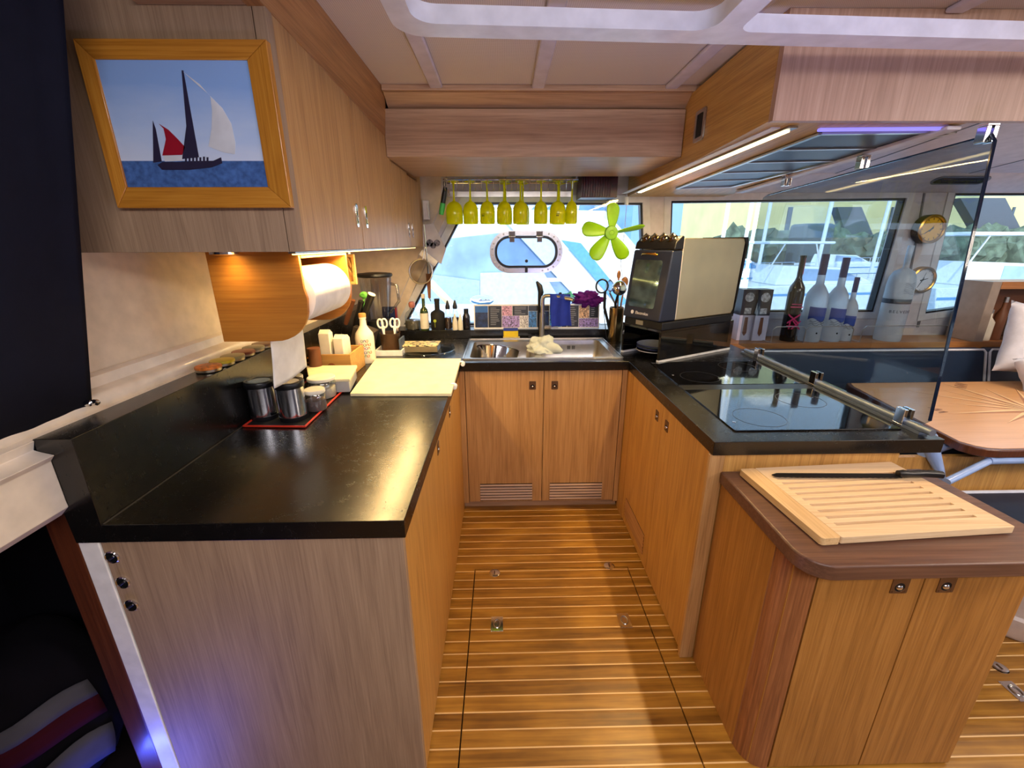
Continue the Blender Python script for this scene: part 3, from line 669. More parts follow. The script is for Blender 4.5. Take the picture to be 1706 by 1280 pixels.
# ================================================================== UPPER CABINET, SOFFIT, HOOD
UC = thing('wall_cabinet', 'oak wall cabinet on the left with four doors in a row', 'cabinet', (-0.75, 1.9, 1.475))
b = B(); b.box(-1.105, -0.520, 1.142, 2.90, 1.476, 2.09); obj('body', b, oakV, UC)
b = B(); b.box(-1.105, -0.5275, 1.127, 1.1415, 1.474, 2.095); obj('end_panel', b, oakEnd, UC, bevel=0.0008, label='greyish oak end panel')
b = B(); b.box(-0.5255, -0.4985, 1.127, 1.155, 1.474, 2.0); obj('edge_post', b, oakEnd, UC, bevel=0.0008)
def pull(pos, parent, hgt=0.076, w_=0.023):
    T = basis(pos, (0, 1, 0), (1, 0, 0)); T = T @ Matrix.Rotation(0, 4, 'Z')
    b = B(); b.T = T
    b.plate([(a, c) for a, c in rrect(-w_/2, w_/2, -hgt/2, hgt/2, w_*0.35, 4)], [[(a, c) for a, c in rrect(-w_*0.26, w_*0.26, -hgt*0.34, hgt*0.2, w_*0.25, 4)]], lambda a, c, t: (a, c, t), 0, 0.003); h = obj('handle', b, chrome, parent, bevel=0.0006)
    b = B(); b.T = T; b.plate(rrect(-w_*0.27, w_*0.27, -hgt*0.35, hgt*0.21, w_*0.25, 4), [], lambda a, c, t: (a, c, t), 0.0002, 0.0009); obj('finger_slot', b, black_matte, h)
    b = B(); b.T = T; b.lathe([(0, 0.006), (w_*0.18, 0.005), (w_*0.2, 0.0)], (0, -hgt*0.05, 0), n=12); obj('push_button', b, steel, h)
for y0, y1, zt, hy in ((1.157, 1.646, 1.975, 1.60), (1.649, 2.155, 1.955, 1.705), (2.158, 2.505, 1.845, 2.46), (2.508, 2.80, 1.835, 2.56)):
    b = B(); b.box(-0.520, -0.500, y0+0.001, y1-0.001, 1.476, zt); d = obj('door', b, oakV, UC, bevel=0.001)
    pull((-0.5, hy, 1.585 if hy < 2.2 else 1.56), d)
b = B(); b.box(-0.520, -0.5005, 2.16, 2.80, 1.848, 1.925); obj('top_rail', b, oakY, UC)
b = B(); b.box(-0.520, -0.5005, 2.802, 2.90, 1.476, 1.925); obj('corner_filler', b, oakV, UC)
# sloping cornice from the doors to the ceiling
cn = [at(469, 38, 'x', -0.499), at(632, 216, 'x', -0.499)]
b = B()
b.hexa([(-0.535, 1.10, 1.972), (-0.4975, 1.10, 1.972), (-0.4975, 2.10, 1.930), (-0.535, 2.10, 1.930)], [(-0.535, 1.10, 2.10), (-0.482, 1.10, 2.0995), (-0.482, 2.10, 2.0995), (-0.535, 2.10, 2.10)])
tag(obj('cornice', b, oakY, bevel=0.001), 'brown oak cornice sloping above the left wall cabinet doors up to the ceiling', 'cornice')
b = B(); pL = at(216, 20, 'y', 1.095); b.box(pL.x, -0.5365, 1.098, 1.1265, 1.972, 2.099); tag(obj('fascia_board', b, oakX, bevel=0.001), 'short horizontal oak board at the ceiling above the framed ship picture', 'board')

SF = thing('soffit_box', 'long horizontal oak box beam across the end of the galley above the window', 'cabinet', (0.15, 2.5, 1.85))
b = B(); b.prism([(-0.499, 2.10, 1.85), (-0.499, 2.70, 1.852), (-0.499, 2.70, 1.885), (-0.499, 2.945, 1.885), (-0.499, 2.945, 2.033), (-0.499, 2.10, 2.033)], (1.285, 0, 0)); obj('body', b, oakX, SF, bevel=0.0015)
b = B(); b.hexa([(-0.481, 2.05, 2.082), (0.829, 2.05, 2.082), (0.80, 2.13, 2.034), (-0.481, 2.13, 2.034)], [(-0.481, 2.05, 2.098), (0.829, 2.05, 2.098), (0.80, 2.14, 2.098), (-0.481, 2.14, 2.098)]); struct(obj('trim_10', b, oakX))
b = B(); b.box(-0.481, 0.829, 2.026, 2.0495, 2.078, 2.0995); struct(obj('trim_11', b, oakX, bevel=0.002))

HP0, HN = (0, 1.444, 1.832), (0, 0.0425, 1.0)       # underside plane of the hood
def hood(u, v_): return onplane(u, v_, HP0, HN)
HD = thing('hood_cabinet', 'oak hood box hanging from the ceiling over the hob', 'cabinet', (1.1, 2.0, 1.83))
b = B(); b.prism([(0.7885, 1.444, 1.832), (0.7885, 2.944, 1.768), (0.7885, 2.944, 2.05), (0.7885, 1.445, 2.0995)], (0.61, 0, 0)); obj('body', b, wood('oak_hood_side', (214, 172, 104), (192, 148, 78), (140, 98, 44), 'y'), HD)
b = B(); b.box(0.7885, 3.9, 1.420, 1.4435, 1.829, 2.0995); obj('front_fascia', b, wood('oak_pinkish', (196, 164, 144), (178, 144, 124), (146, 114, 96), 'z'), HD, bevel=0.001, label='wide pinkish oak front board')
# switch on the hood side
sp_ = at(1167, 209, 'x', 0.788)
sw = thing('light_switch', 'black rocker switch in a brown metal surround on the side of the wooden hood', 'switch', sp_)
b = B(); b.T = basis(sp_, (0, -1, 0), (-1, 0, 0)); b.plate(rrect(-0.046, 0.046, -0.056, 0.056, 0.010), [rrect(-0.030, 0.030, -0.042, 0.042, 0.004)], lambda a, c, t: (a, c, t), 0.0, 0.006); obj('surround', b, steel, sw, bevel=0.001)
b = B(); b.T = basis(sp_, (0, -1, 0), (-1, 0, 0)); b.box(-0.0295, 0.0295, -0.0415, 0.0415, 0.0, 0.004); obj('rocker', b, black_matte, sw, bevel=0.001)
# LED strip
a0, a1 = hood(1312, 214), hood(1064, 319)
def along(name, p0, p1, w_, h, m, parent=None, drop=0.0, label=None, bev=0.0):
    p0, p1 = V(p0), V(p1); d = (p1-p0).normalized(); z = V((0, 0, 1)); x = d.cross(z).normalized(); z = x.cross(d)
    b = B(); lo = [p0-x*w_/2-z*(h+drop), p0+x*w_/2-z*(h+drop), p1+x*w_/2-z*(h+drop), p1-x*w_/2-z*(h+drop)]
    b.hexa(lo, [q+z*h for q in lo]); return obj(name, b, m, parent, bevel=bev, label=label)
led = thing('led_strip_light', 'long warm glowing LED strip along the underside of the wooden hood', 'lamp', (a0+a1)/2)
along('channel', a0+V((0, -0.03, 0)), a1, 0.030, 0.005, steel, led, 0.0005)
along('diffuser', a0, a1+V((0, -0.02, 0)), 0.017, 0.004, glow('warm_led', (255, 226, 160), 9.0), led, 0.006)
mid = (a0+a1)/2
lo_ = lamp('led_strip_lamp', 'AREA', (mid.x, mid.y, mid.z-0.014), 24.0, (1.0, 0.66, 0.26), (-0.12, 0, -1), shape='RECTANGLE', size=0.02, size_y=1.25)
lo_.rotation_euler = (0, radians(6), 0)
# cream side channel next to the strip
along('side_channel', hood(1292, 212), hood(1040, 322), 0.030, 0.003, lav, HD, 0.0)
# extractor filter with dark perforated panels
q = [hood(1368, 219), hood(1128, 312), hood(1218, 309), hood(1592, 216)]
ex = thing('extractor_filter', 'dark perforated extractor grille in a bright steel frame under the hood', 'extractor', (q[0]+q[2])/2)
dz = V((0, 0, -0.004))
b = B(); b.hexa([p+dz for p in q], [p+dz*0.2 for p in q]); obj('grille', b, filter_mat, ex)
cyc = q+[q[0]]
for k in range(4): along('frame_rail', cyc[k]+V((0, 0, -0.004)), cyc[k+1]+V((0, 0, -0.004)), 0.016, 0.006, steel, ex)
for t in (0.2, 0.4, 0.6, 0.8):
    p0, p1 = q[0].lerp(q[1], t), q[3].lerp(q[2], t); along('cross_bar', p0+dz, p1+dz, 0.012, 0.004, steel, ex)
along('lamp_tube', hood(1364, 213)+V((0, 0, -0.001)), hood(1577, 211)+V((0, 0, -0.001)), 0.016, 0.009, glow('violet_lamp', (132, 124, 232), 1.2), ex, 0, 'violet-lit plastic lamp strip', 0.003)

# ================================================================== GLASS SCREEN
GS = thing('glass_screen', 'large tinted glass screen standing behind the hob, clamped to rails above and below', 'glass screen', (1.35, 1.8, 0.9))
gp = [at(1550, 712, 'x', 1.35), at(1660, 222, 'x', 1.35), at(1268, 330, 'x', 1.35), at(1232, 570, 'x', 1.35)]
outl = [(1.262, 0.931), (1.241, 0.952), (gp[1].y-0.004, 1.755), (gp[1].y+0.01, 1.775), (2.36, 1.722), (2.395, 1.712), (2.41, 1.68), (2.404, 0.935)]
b = B(); b.plate(outl, [], lambda a, c, t: (t, a, c), 1.346, 1.354); obj('pane', b, screen_m, GS)
b = B(); b.plate([outl[1], outl[2], outl[3], outl[4], (outl[4][0], outl[4][1]-0.004), (outl[3][0]+0.001, outl[3][1]-0.004), (outl[2][0]+0.004, outl[2][1]), (outl[1][0]+0.004, outl[1][1])], [], lambda a, c, t: (t, a, c), 1.3455, 1.3545); obj('polished_edge', b, plain('dark_glass_edge', (16, 34, 60), 0.1), GS)
def gclamp(y, z, s=1.0, up=False):
    b = B(); h = 0.026*s; b.box(1.333, 1.3455, y-0.018*s, y+0.018*s, z-h, z+h); b.box(1.3545, 1.367, y-0.018*s, y+0.018*s, z-h, z+h)
    b.box(1.333, 1.367, y-0.018*s, y+0.018*s, (z+h) if up else z-h-0.006, (z+h+0.006) if up else z-h); return b
for (u, v_) in ((1262, 603), (1356, 645), (1502, 705)):
    p = at(u, v_, 'x', 1.35); obj('clamp', gclamp(p.y, 0.935), chrome, GS, bevel=0.002)
for (u, v_) in ((1310, 302), (1437, 272), (1643, 225)):
    p = at(u, v_, 'x', 1.35); obj('clamp', gclamp(p.y, p.z, 0.8, True), chrome, GS, bevel=0.002)
b = B(); b.cyl((1.35, 1.222, 0.918), (1.35, 2.33, 0.918), 0.011, n=16); b.box(1.335, 1.365, 1.25, 2.35, 0.9005, 0.909); obj('bottom_rail', b, plain('satin_rail', (130, 142, 160), 0.5, metal=0.8), GS)
along('top_rail', (1.372, 1.46, 1.829), (1.372, 2.7, 1.776), 0.045, 0.012, lav, GS, 0.0015, bev=0.003)

# ================================================================== HANDRAIL FRAME UNDER THE CEILING
def rpt(u, v_): p = at(u, v_, 'z', 1.98); return (p.x, p.y)
hr = B()
yF0, yF1 = rpt(700, 42)[1], rpt(720, 18)[1]
x0 = rpt(642, 0)[0]; xm = rpt(1243, 0)[0]
def rl(a, c, t): return (a, c-0.0+0.062*(a-x0)/1.4, t)
yi, yo = yF1-0.0, yF0
hw = 0.030
outer = arc(x0+0.07, yo-0.07, 0.07, 180, 90, 8)+[(2.2, yo), (2.2, yi)]
outer += [(xm+hw+0.035, yi)]+arc(xm+hw+0.035, yi-0.035, 0.035, 90, 180, 6)[1:]+[(xm+hw, 0.1), (xm-hw, 0.1)]+arc(xm-hw-0.05, yi-0.05, 0.05, 0, 90, 6)+arc(x0+0.05+0.05, yi-0.05, 0.05, 90, 180, 6)+[(x0+0.05, 0.1), (x0, 0.1)]
hr.plate(outer, [], rl, 1.958, 1.995)
tag(obj('handrail', hr, rail_white, bevel=0.014, seg=4), 'white tubular grab rail frame running across just below the ceiling', 'handrail')

# ================================================================== CURTAIN
ct = B()
def cf(u, v_):
    y = -1.2+2.2*u; z = 1.123+(0.0)*u+0.975*v_
    if u > 0.9: z = 1.123+0.975*v_
    x = -1.0+0.225*v_+(0.006*sin(y*38)+0.003*sin(y*90))*(0.08+0.5*v_)
    return (x, y, z)
ct.grid(cf, 160, 8); tag(obj('curtain', ct, navy, solid=0.006), 'dark navy fabric curtain hanging at the left edge of the view', 'curtain')
p = at(147, 672, 'x', -0.985)
b = B(); b.blob(p, (0.010, 0.008, 0.008), 2, 0.3, 2, 2); b.blob(p+V((0.014, 0.004, 0.001)), (0.008, 0.008, 0.008), 3, 0.3, 2, 2); tag(obj('curtain_clip', b, chrome), 'small shiny white clip at the bottom corner of the navy curtain', 'clip')
# ================================================================== ISLAND
IS = thing('island_cabinet', 'low honey oak cabinet with a dark wooden top, nearest the viewer on the right', 'cabinet', (1.0, 1.0, 0))
b = B(); b.box(0.722, 1.30, 0.875, 1.2205, 0.0, 0.752); obj('body', b, oakIsl, IS)
b = B(); b.box(0.702, 0.722, 0.925, 1.2215, 0.0, 0.7525); obj('side_panel', b, oakIsl, IS, bevel=0.001)
b = B(); b.prism([(a, c, 0.0) for a, c in [(0.702, 0.9245)]+arc(0.702+0.069, 0.857+0.0665, 0.067, 180, 270, 10)+[(0.772, 0.875), (0.745, 0.9245)]], (0, 0, 0.7525)); obj('corner_post', b, oakCorner, IS, label='rounded corner post with wavy brown grain')
for x0, x1, hx in ((0.776, 1.046, 0.988), (1.049, 1.322, 1.107)):
    b = B(); b.box(x0, x1, 0.856, 0.8745, 0.006, 0.751); d = obj('door', b, oakIsl, IS, bevel=0.001)
    latch(pos=(hx, 0.856, 0.674), n=(0, -1, 0), parent=d, wdt=0.044, hgt=0.05)
TO = arc(0.687+0.07, 0.786+0.07, 0.07, 180, 270, 10)+[(1.352, 0.79), (1.345, 1.2205), (0.692, 1.2205)]
b = B(); b.prism([(a, c, 0.753) for a, c in TO], (0, 0, 0.042)); obj('top', b, walnut, IS, bevel=0.006, seg=3, label='dark brown wooden top with a rounded corner')

# cutting board: frame, slats, crumb slots
q = [at(1246, 781, 'z', 0.818), at(1505, 772, 'z', 0.818), at(1692, 878, 'z', 0.818), at(1370, 898, 'z', 0.818)]
o = q[3]; ex_ = (q[2]-q[3]); ey_ = (q[0]-q[3]); LX = ex_.length; LY = ey_.length-0.0
TB = basis((o.x, o.y, 0.7962), (ex_.x, ex_.y, 0), (0, 0, 1))
bd = thing('bread_board', 'pale beech bread board with long crumb slots, lying on the dark wooden cabinet top', 'cutting board', tuple(TB @ V((LX/2, LY/2, 0))))
sx0, sx1 = 0.075, LX-0.05; slots = []
for k in range(9):
    yy = 0.045+k*(LY-0.10)/8.6; slots.append([(sx0, yy), (sx1, yy), (sx1, yy+0.0105), (sx0, yy+0.0105)])
b = B(); b.T = TB; b.plate(rrect(0.0505, LX, 0, LY, 0.004, 3), slots, lambda a, c, t: (a, c, t), 0.004, 0.022); obj('slatted_top', b, beech, bd, bevel=0.003)
b = B(); b.T = TB; b.plate(rrect(0, 0.050, 0, LY, 0.008, 3), [], lambda a, c, t: (a, c, t), 0.002, 0.022); obj('end_batten', b, wood('beech_end', (232, 200, 150), (218, 182, 130), (190, 148, 98), 'y', rough=0.5), bd, bevel=0.004)
b = B(); b.T = TB; b.box(0.03, LX-0.03, 0.03, LY-0.03, 0.0, 0.0038); obj('crumb_tray', b, wood('beech_dark', (110, 70, 44), (90, 56, 34), (60, 36, 22), 'x'), bd)
# bread knife
k0, k1, k2 = at(1286, 792, 'z', 0.824), at(1492, 790, 'z', 0.824), at(1570, 791, 'z', 0.83)
TK = basis((k0.x, k0.y, 0.8192), (k2.x-k0.x, k2.y-k0.y, 0), (0, 0, 1)); L1 = (k1-k0).length; L2 = (k2-k0).length
kn = thing('bread_knife', 'long serrated bread knife with a black handle on the pale bread board', 'knife', k1)
bl = [(0, 0.002)]+[(L1*(i/44), -0.012+(0.0022 if i % 2 else 0)) for i in range(1, 45)]+[(L1, 0.014), (0.02, 0.012)]
b = B(); b.T = TK; b.plate(bl, [], lambda a, c, t: (a, c, t), 0.004, 0.0058); obj('blade', b, plain('dark_blade', (60, 60, 66), 0.3, metal=0.9), kn)
b = B(); b.T = TK; b.tube([(L1-0.004, 0.001, 0.0125), (L1+0.012, 0.001, 0.0125), (L1+0.03, 0.0, 0.012), (L1+0.07, 0.002, 0.013), (L2-0.02, 0.0, 0.0125), (L2-0.004, -0.004, 0.012), (L2, -0.004, 0.012)], [0.010, 0.0122, 0.0098, 0.0112, 0.0112, 0.0105, 0.004], 14); obj('handle', b, black_plastic, kn)

# ================================================================== HOB
def hp(u, v_): return at(u, v_, 'z', 0.904)
hb = thing('hob', 'black glass hob set in the right-hand worktop', 'hob', (1.03, 1.52, 0.9))
def hobglass(y0, y1, nm, x0=0.757, x1=1.318):
    b = B(); b.plate(rrect(x0, x1, y0, y1, 0.006, 3), [], lambda a, c, t: (a, c, t), 0.9006, 0.9046); return obj(nm, b, black_gloss, hb, bevel=0.0012)
hobglass(1.290, 1.705, 'front_glass'); hobglass(1.775, 2.15, 'rear_glass')
b = B(); b.box(0.757, 1.318, 1.708, 1.772, 0.9006, 0.9036); obj('downdraft_strip', b, plain('black_satin', (26, 28, 34), 0.3), hb, bevel=0.001)
b = B()
for y0, y1 in ((1.290, 1.705), (1.775, 2.15)):
    for cx, cy in ((0.90, y0+0.11), (1.16, y0+0.28)):
        ring = [(cx+0.085*cos(2*pi*k/40), cy+0.085*sin(2*pi*k/40), 0.9048) for k in range(40)]; b.tube(ring, 0.0006, 4, True)
obj('zone_marks', b, plain('zone_print', (44, 46, 50), 0.3), hb)
for yy in (1.36, 1.92):
    b = B(); b.lathe([(0, 0.0016), (0.005, 0.001), (0.006, 0)], (0.79, yy, 0.9046), n=14); obj('indicator', b, chrome, hb)

# ================================================================== OVEN ON ITS STAND
F0 = at(1097, 605, 'z', 0.901); F1 = at(1228, 580, 'z', 0.901)
dirx = V((F1.x-F0.x, F1.y-F0.y, 0)).normalized(); TS = basis((F0.x, F0.y, 0.9012), dirx, (0, 0, 1))   # local x: along the long side, local y: away
SL, SD, SH = 0.585, 0.275, 0.155
st = thing('appliance_stand', 'black open box stand with white lower edge, carrying the small steel oven', 'stand', F0)
b = B(); b.T = TS; b.box(0, SL, 0, 0.014, 0.012, SH); obj('side_panel', b, black_gloss, st, bevel=0.001)
b = B(); b.T = TS; b.box(0, SL, SD-0.014, SD, 0.012, SH); obj('side_panel', b, black_gloss, st, bevel=0.001)
b = B(); b.T = TS; b.box(0, SL, 0, SD, SH+0.0003, SH+0.016); obj('top_panel', b, black_gloss, st, bevel=0.001)
b = B(); b.T = TS; b.box(SL-0.012, SL, 0.0145, SD-0.0145, 0.012, SH); obj('back_panel', b, black_matte, st)
b = B(); b.T = TS; b.box(0, SL, -0.001, 0.016, 0, 0.0118); b.box(0, SL, SD-0.016, SD+0.001, 0, 0.0118); obj('white_edge_strip', b, white, st)
# plates in the stand
for k, (rr, m, lab) in enumerate(((0.100, plain('dark_blue_plate', (30, 40, 60), 0.25), 'dark plate at the bottom of the stack inside the black stand'), (0.100, plain('grey_plate', (150, 160, 176), 0.25), 'pale grey plate in the middle of the stack inside the black stand'), (0.10, plain('white_blue_plate', (214, 224, 236), 0.2), 'white and blue plate on top of the stack inside the black stand'))):
    c = TS @ V((0.12, 0.138, 0)); z = 0.9135+k*0.016
    pl = thing('plate', lab, 'plate', (c.x, c.y, z), 'plates in the black stand')
    b = B(); b.lathe([(0, 0.001), (rr*0.55, 0.0), (rr*0.62, 0.002), (rr, 0.017), (rr-0.002, 0.019), (rr*0.6, 0.0055), (0, 0.004)], (c.x, c.y, z), n=40); obj('dish', b, m, pl)
    b = B(); b.tube([(c.x+rr*cos(2*pi*i/36), c.y+rr*sin(2*pi*i/36), z+0.018) for i in range(36)], 0.0016, 6, True); obj('rim', b, deepblue if k else white, pl)

ov = thing('countertop_oven', 'small steel and black appliance with a glass front standing on the black stand', 'oven', F0+V((0, 0, 0.17)))
OZ = 0.9012+SH+0.0165; TV = basis((F0.x, F0.y, OZ), dirx, (0, 0, 1))
# local: x 0..0.54 (right), y 0..0.43 ; the door looks along -x
D0 = 0.25; Hh = 0.44
b = B(); b.T = TV; b.plate([(0.066, 0.045), (0.515, 0.045), (0.53, 0.07), (0.548, Hh-0.02), (0.535, Hh), (0.066, Hh)], [], lambda a, c, t: (a, t, c), -0.020, D0-0.02); obj('body', b, ovensteel, ov, bevel=0.006, seg=3, label='brushed steel housing')
b = B(); b.T = TV; b.plate([(0.49, 0.030), (0.532, 0.030), (0.574, Hh-0.02), (0.562, Hh+0.006), (0.530, Hh+0.006), (0.556, Hh-0.03), (0.534, 0.06)], [], lambda a, c, t: (a, t, c), -0.024, D0-0.016); obj('rear_rim', b, black_plastic, ov, bevel=0.002)
b = B(); b.T = TV; b.box(-0.03, 0.525, -0.026, D0-0.012, 0.0, 0.044); obj('base', b, black_plastic, ov, bevel=0.008)
b = B(); b.T = TV; b.hexa([(-0.052, -0.022, 0.045), (0.065, -0.024, 0.045), (0.065, D0-0.016, 0.045), (-0.052, D0-0.018, 0.045)], [(-0.005, -0.022, Hh-0.055), (0.065, -0.024, Hh-0.055), (0.065, D0-0.016, Hh-0.055), (-0.005, D0-0.018, Hh-0.055)]); dr = obj('door', b, oven_navy, ov, bevel=0.010, seg=3)
def slopeT(yc, zc):   # frame on the sloping door face: x to the left seen from inside -> reading direction
    p0 = V((-0.052, yc, 0.045)); p1 = V((-0.005, yc, Hh-0.055)); d = (p1-p0).normalized(); p = p0+d*zc
    n = V((-d.z, 0, d.x)); x = V((0, -1, 0))
    M = Matrix(((x.x, d.x, n.x, p.x), (x.y, d.y, n.y, p.y), (x.z, d.z, n.z, p.z), (0, 0, 0, 1))); return TV @ M
T = slopeT(0.115, 0.0)
b = B(); b.T = T; b.plate(rrect(-0.088, 0.088, 0.06, 0.295, 0.012, 4), [], lambda a, c, t: (a, c, t), 0.0003, 0.002); obj('window', b, plain('oven_window_reflection', (110, 140, 150), 0.06, metal=0.8, coat=0.6, var=0.25, scale=14), dr)  # brighter bluish base colour stands in for a reflection on the window
b = B(); b.T = T; b.tube([(-0.05, 0.318, 0.004), (-0.04, 0.322, 0.012), (0, 0.324, 0.014), (0.04, 0.322, 0.012), (0.05, 0.318, 0.004)], 0.005, 10); obj('handle', b, gold, dr)
b = B(); text_into(b, 'Electrolux', 0.021, T @ Matrix.Translation((0.016, 0.030, 0.0010))); obj('lettering', b, white, dr, label='white maker lettering')
b = B()
b.T = T; b.plate(arc(-0.050, 0.031, 0.010, 0, 330, 16), [], lambda a, c, t: (a, c, t), 0.0006, 0.0012); obj('emblem', b, white, dr)
# control head with knobs
b = B(); b.T = TV; b.plate([(0.0, Hh-0.052), (0.0655, Hh-0.052), (0.0655, Hh+0.004), (0.060, Hh+0.012), (0.04, Hh+0.006), (0.01, Hh-0.018)], [], lambda a, c, t: (a, t, c), -0.024, D0-0.016); hd = obj('control_head', b, black_plastic, ov, bevel=0.006, seg=3)
for k in range(4):
    yy = 0.022+k*0.056; c = TV @ V((0.032, yy, Hh-0.004)); n = (TV.to_3x3() @ V((-0.6, 0, 0.8))).normalized()
    b = B(); b.lathe([(0.026, 0), (0.026, 0.005), (0.022, 0.008), (0.020, 0.017), (0.016, 0.019), (0, 0.019)], c, n, 28); kb = obj('knob', b, plain('dark_chrome', (120, 106, 84), 0.18, metal=1.0), hd)
    b = B(); b.T = basis(c+n*0.019, TV.to_3x3() @ V((0, 1, 0)), n); b.box(-0.003, 0.003, -0.018, 0.018, 0, 0.006); obj('grip_bar', b, black_plastic, kb, bevel=0.001)
b = B(); b.T = TV; b.box(-0.032, -0.0305, 0.10, 0.15, 0.012, 0.034); obj('badge', b, steel, ov)

# ================================================================== SINK
sk = thing('sink', 'two-bowl stainless steel sink under the end window', 'sink', (0.21, 2.49, 0.9))
ox0, ox1, oy0, oy1 = -0.222, 0.642, 2.236, 2.748
bowls = [rrect(-0.185, 0.170, 2.268, 2.665, 0.03), rrect(0.205, 0.600, 2.268, 2.700, 0.03)]
b = B(); b.plate(rrect(ox0, ox1, oy0, oy1, 0.012, 4), bowls, lambda a, c, t: (a, c, t), 0.9004, 0.9034)
for (x0, x1, y0, y1) in ((ox0, ox1, oy0, oy0+0.008), (ox0, ox1, oy1-0.008, oy1), (ox0, ox0+0.008, oy0, oy1), (ox1-0.008, ox1, oy0, oy1)): b.box(x0, x1, y0, y1, 0.9034, 0.909)
obj('rim', b, sinksteel, sk, bevel=0.0012)
for k, bo in enumerate(bowls):
    cx = sum(p[0] for p in bo)/len(bo); cy = sum(p[1] for p in bo)/len(bo)
    b = B(); n = len(bo)
    rings = [[b.v((cx+(a-cx)*s, cy+(c-cy)*s, z)) for a, c in bo] for s, z in ((1.0, 0.902), (0.985, 0.86), (0.96, 0.755), (0.90, 0.742), (0.2, 0.738))]
    for r0, r1 in zip(rings, rings[1:]):
        for i in range(n): b.f([r0[i], r0[(i+1) % n], r1[(i+1) % n], r1[i]])
    b.f(rings[-1]); bw = obj('bowl', b, sinksteel, sk, angle=60)
    b = B(); b.lathe([(0.0, 0.0), (0.035, 0.0), (0.042, 0.003)], (cx, cy, 0.7385), n=28); obj('drain', b, chrome, bw)
    if k == 1:
        for xx in (0.415, 0.445):
            b = B()
            for j in (-1, 0, 1): b.box(xx+j*0.007-0.0022, xx+j*0.007+0.0022, 2.6955, 2.6965, 0.845, 0.868)
            obj('overflow_slots', b, black_matte, bw)
# steel colander leaning in the left bowl
cl = thing('steel_bowl', 'shiny steel mixing bowl standing in the left bowl of the sink', 'bowl', (-0.045, 2.50, 0.745))
b = B(); b.T = Matrix.Translation((-0.045, 2.50, 0.79)) @ Matrix.Rotation(radians(-24), 4, 'X') @ Matrix.Rotation(radians(8), 4, 'Y')
b.lathe([(0, 0.0), (0.08, 0.0), (0.115, 0.03), (0.125, 0.10), (0.134, 0.102), (0.134, 0.104), (0.122, 0.104), (0.111, 0.033), (0.078, 0.003), (0, 0.003)], n=48); obj('shell', b, chrome, cl)
# tap
fp = at(895, 572, 'z', 0.9034); fp = V((0.245, 2.722, 0.9034))
pt = at(898, 492, 'y', fp.y); ph = at(945, 497, 'y', fp.y)
tp = thing('mixer_tap', 'square-shouldered steel mixer tap at the back of the sink', 'tap', fp)
b = B(); b.lathe([(0.0, 0), (0.026, 0), (0.026, 0.006), (0.018, 0.010), (0.017, 0.17), (0.0, 0.17)], fp, n=24); obj('body', b, steel, tp)
zt = pt.z
b = B(); b.tube([fp+V((0, 0, 0.15)), V((fp.x, fp.y, zt-0.03)), V((fp.x+0.004, fp.y-0.001, zt-0.012)), V((fp.x+0.018, fp.y-0.008, zt-0.002)), V((fp.x+0.04, fp.y-0.02, zt)), V((fp.x+0.165, fp.y-0.10, zt-0.014)), V((fp.x+0.175, fp.y-0.108, zt-0.02))], 0.0125, 14); obj('spout', b, steel, tp)
b = B(); b.cyl((fp.x+0.01, fp.y, 0.985), (fp.x+0.055, fp.y-0.01, 0.985), 0.012, n=16); b.box(fp.x+0.045, fp.x+0.10, fp.y-0.017, fp.y-0.005, 0.979, 0.990); obj('lever', b, steel, tp, bevel=0.001)
# black dish brush hanging on the window behind the tap
hk = V((at(895, 480, 'y', 2.78).x, 2.80, at(895, 478, 'y', 2.78).z))
b = B(); c0, c1, c2, c3 = at(899, 500, 'y', 2.79), at(901, 487, 'y', 2.79), at(899, 477, 'y', 2.79), at(894, 469, 'y', 2.79)
c9 = V((c0.x, 2.80, 0.957))
b.tube([c9, c0, c1, c2, c3], [0.006, 0.012, 0.019, 0.018, 0.007], 14); tag(obj('dish_brush', b, black_plastic), 'black curved handle sticking up behind the steel tap', 'brush')
# soap lever / long narrow steel dispenser on the ledge
p = at(880, 566, 'z', 0.905)
b = B(); b.T = Matrix.Translation((0.16, 2.742, 0.915)); b.box(0, 0.075, -0.006, 0.006, 0, 0.010)
b.lathe([(0, -0.006), (0.01, -0.006), (0.01, 0.004), (0, 0.004)], (0.038, 0, 0), n=16); tag(obj('soap_dispenser', b, black_plastic, bevel=0.001), 'flat black pump nozzle on the sink rim just left of the tap', 'dispenser')

def cloth_hang(name, mid, w_, h0, h1, thick, m, label, seed, tilt=0.0):
    """cloth folded over a bar at mid: front drop h0, back drop h1"""
    b = B()
    def fn(u, v_):
        s = v_*(h0+h1)-h1
        x = (u-0.5)*w_*(1-0.10*abs(s)/h0)+tilt*s
        if abs(s) < 0.012: y = -s*1.2; z = 0.016-abs(s)*0.3
        elif s > 0: y = -0.0145-0.006*sin(u*11+seed)*min(1, s*12); z = 0.0124-(s-0.012)
        else: y = 0.0145; z = 0.0124-(-s-0.012)
        z += 0.005*sin(u*9+seed)*(1 if s > 0 else 0)*abs(s)/h0
        return (mid[0]+x, mid[1]+y, mid[2]+z)
    b.grid(fn, 40, 50); return obj(name, b, m, solid=thick, angle=80)
cm = V((fp.x+0.10, fp.y-0.058, zt-0.006+0.0135-0.004))
b = B()
def fn(u, v_):
    x = cm.x-0.052+0.118*u+0.012*(v_-0.5)-0.006*sin(v_*3); s = v_*0.19
    y = cm.y-0.030*(u-0.5)*1.2-0.017-0.007*sin(u*12+v_*2); z = cm.z+0.012-s-0.012*(1-u)*v_
    if v_ < 0.12: y += (0.12-v_)*0.16; z -= (0.12-v_)*0.03
    return (x, y, z)
b.grid(fn, 30, 30)
tag(obj('microfibre_cloth', b, blue_cloth, solid=0.004, angle=80), 'bright blue cloth hanging over the spout of the tap', 'cloth')
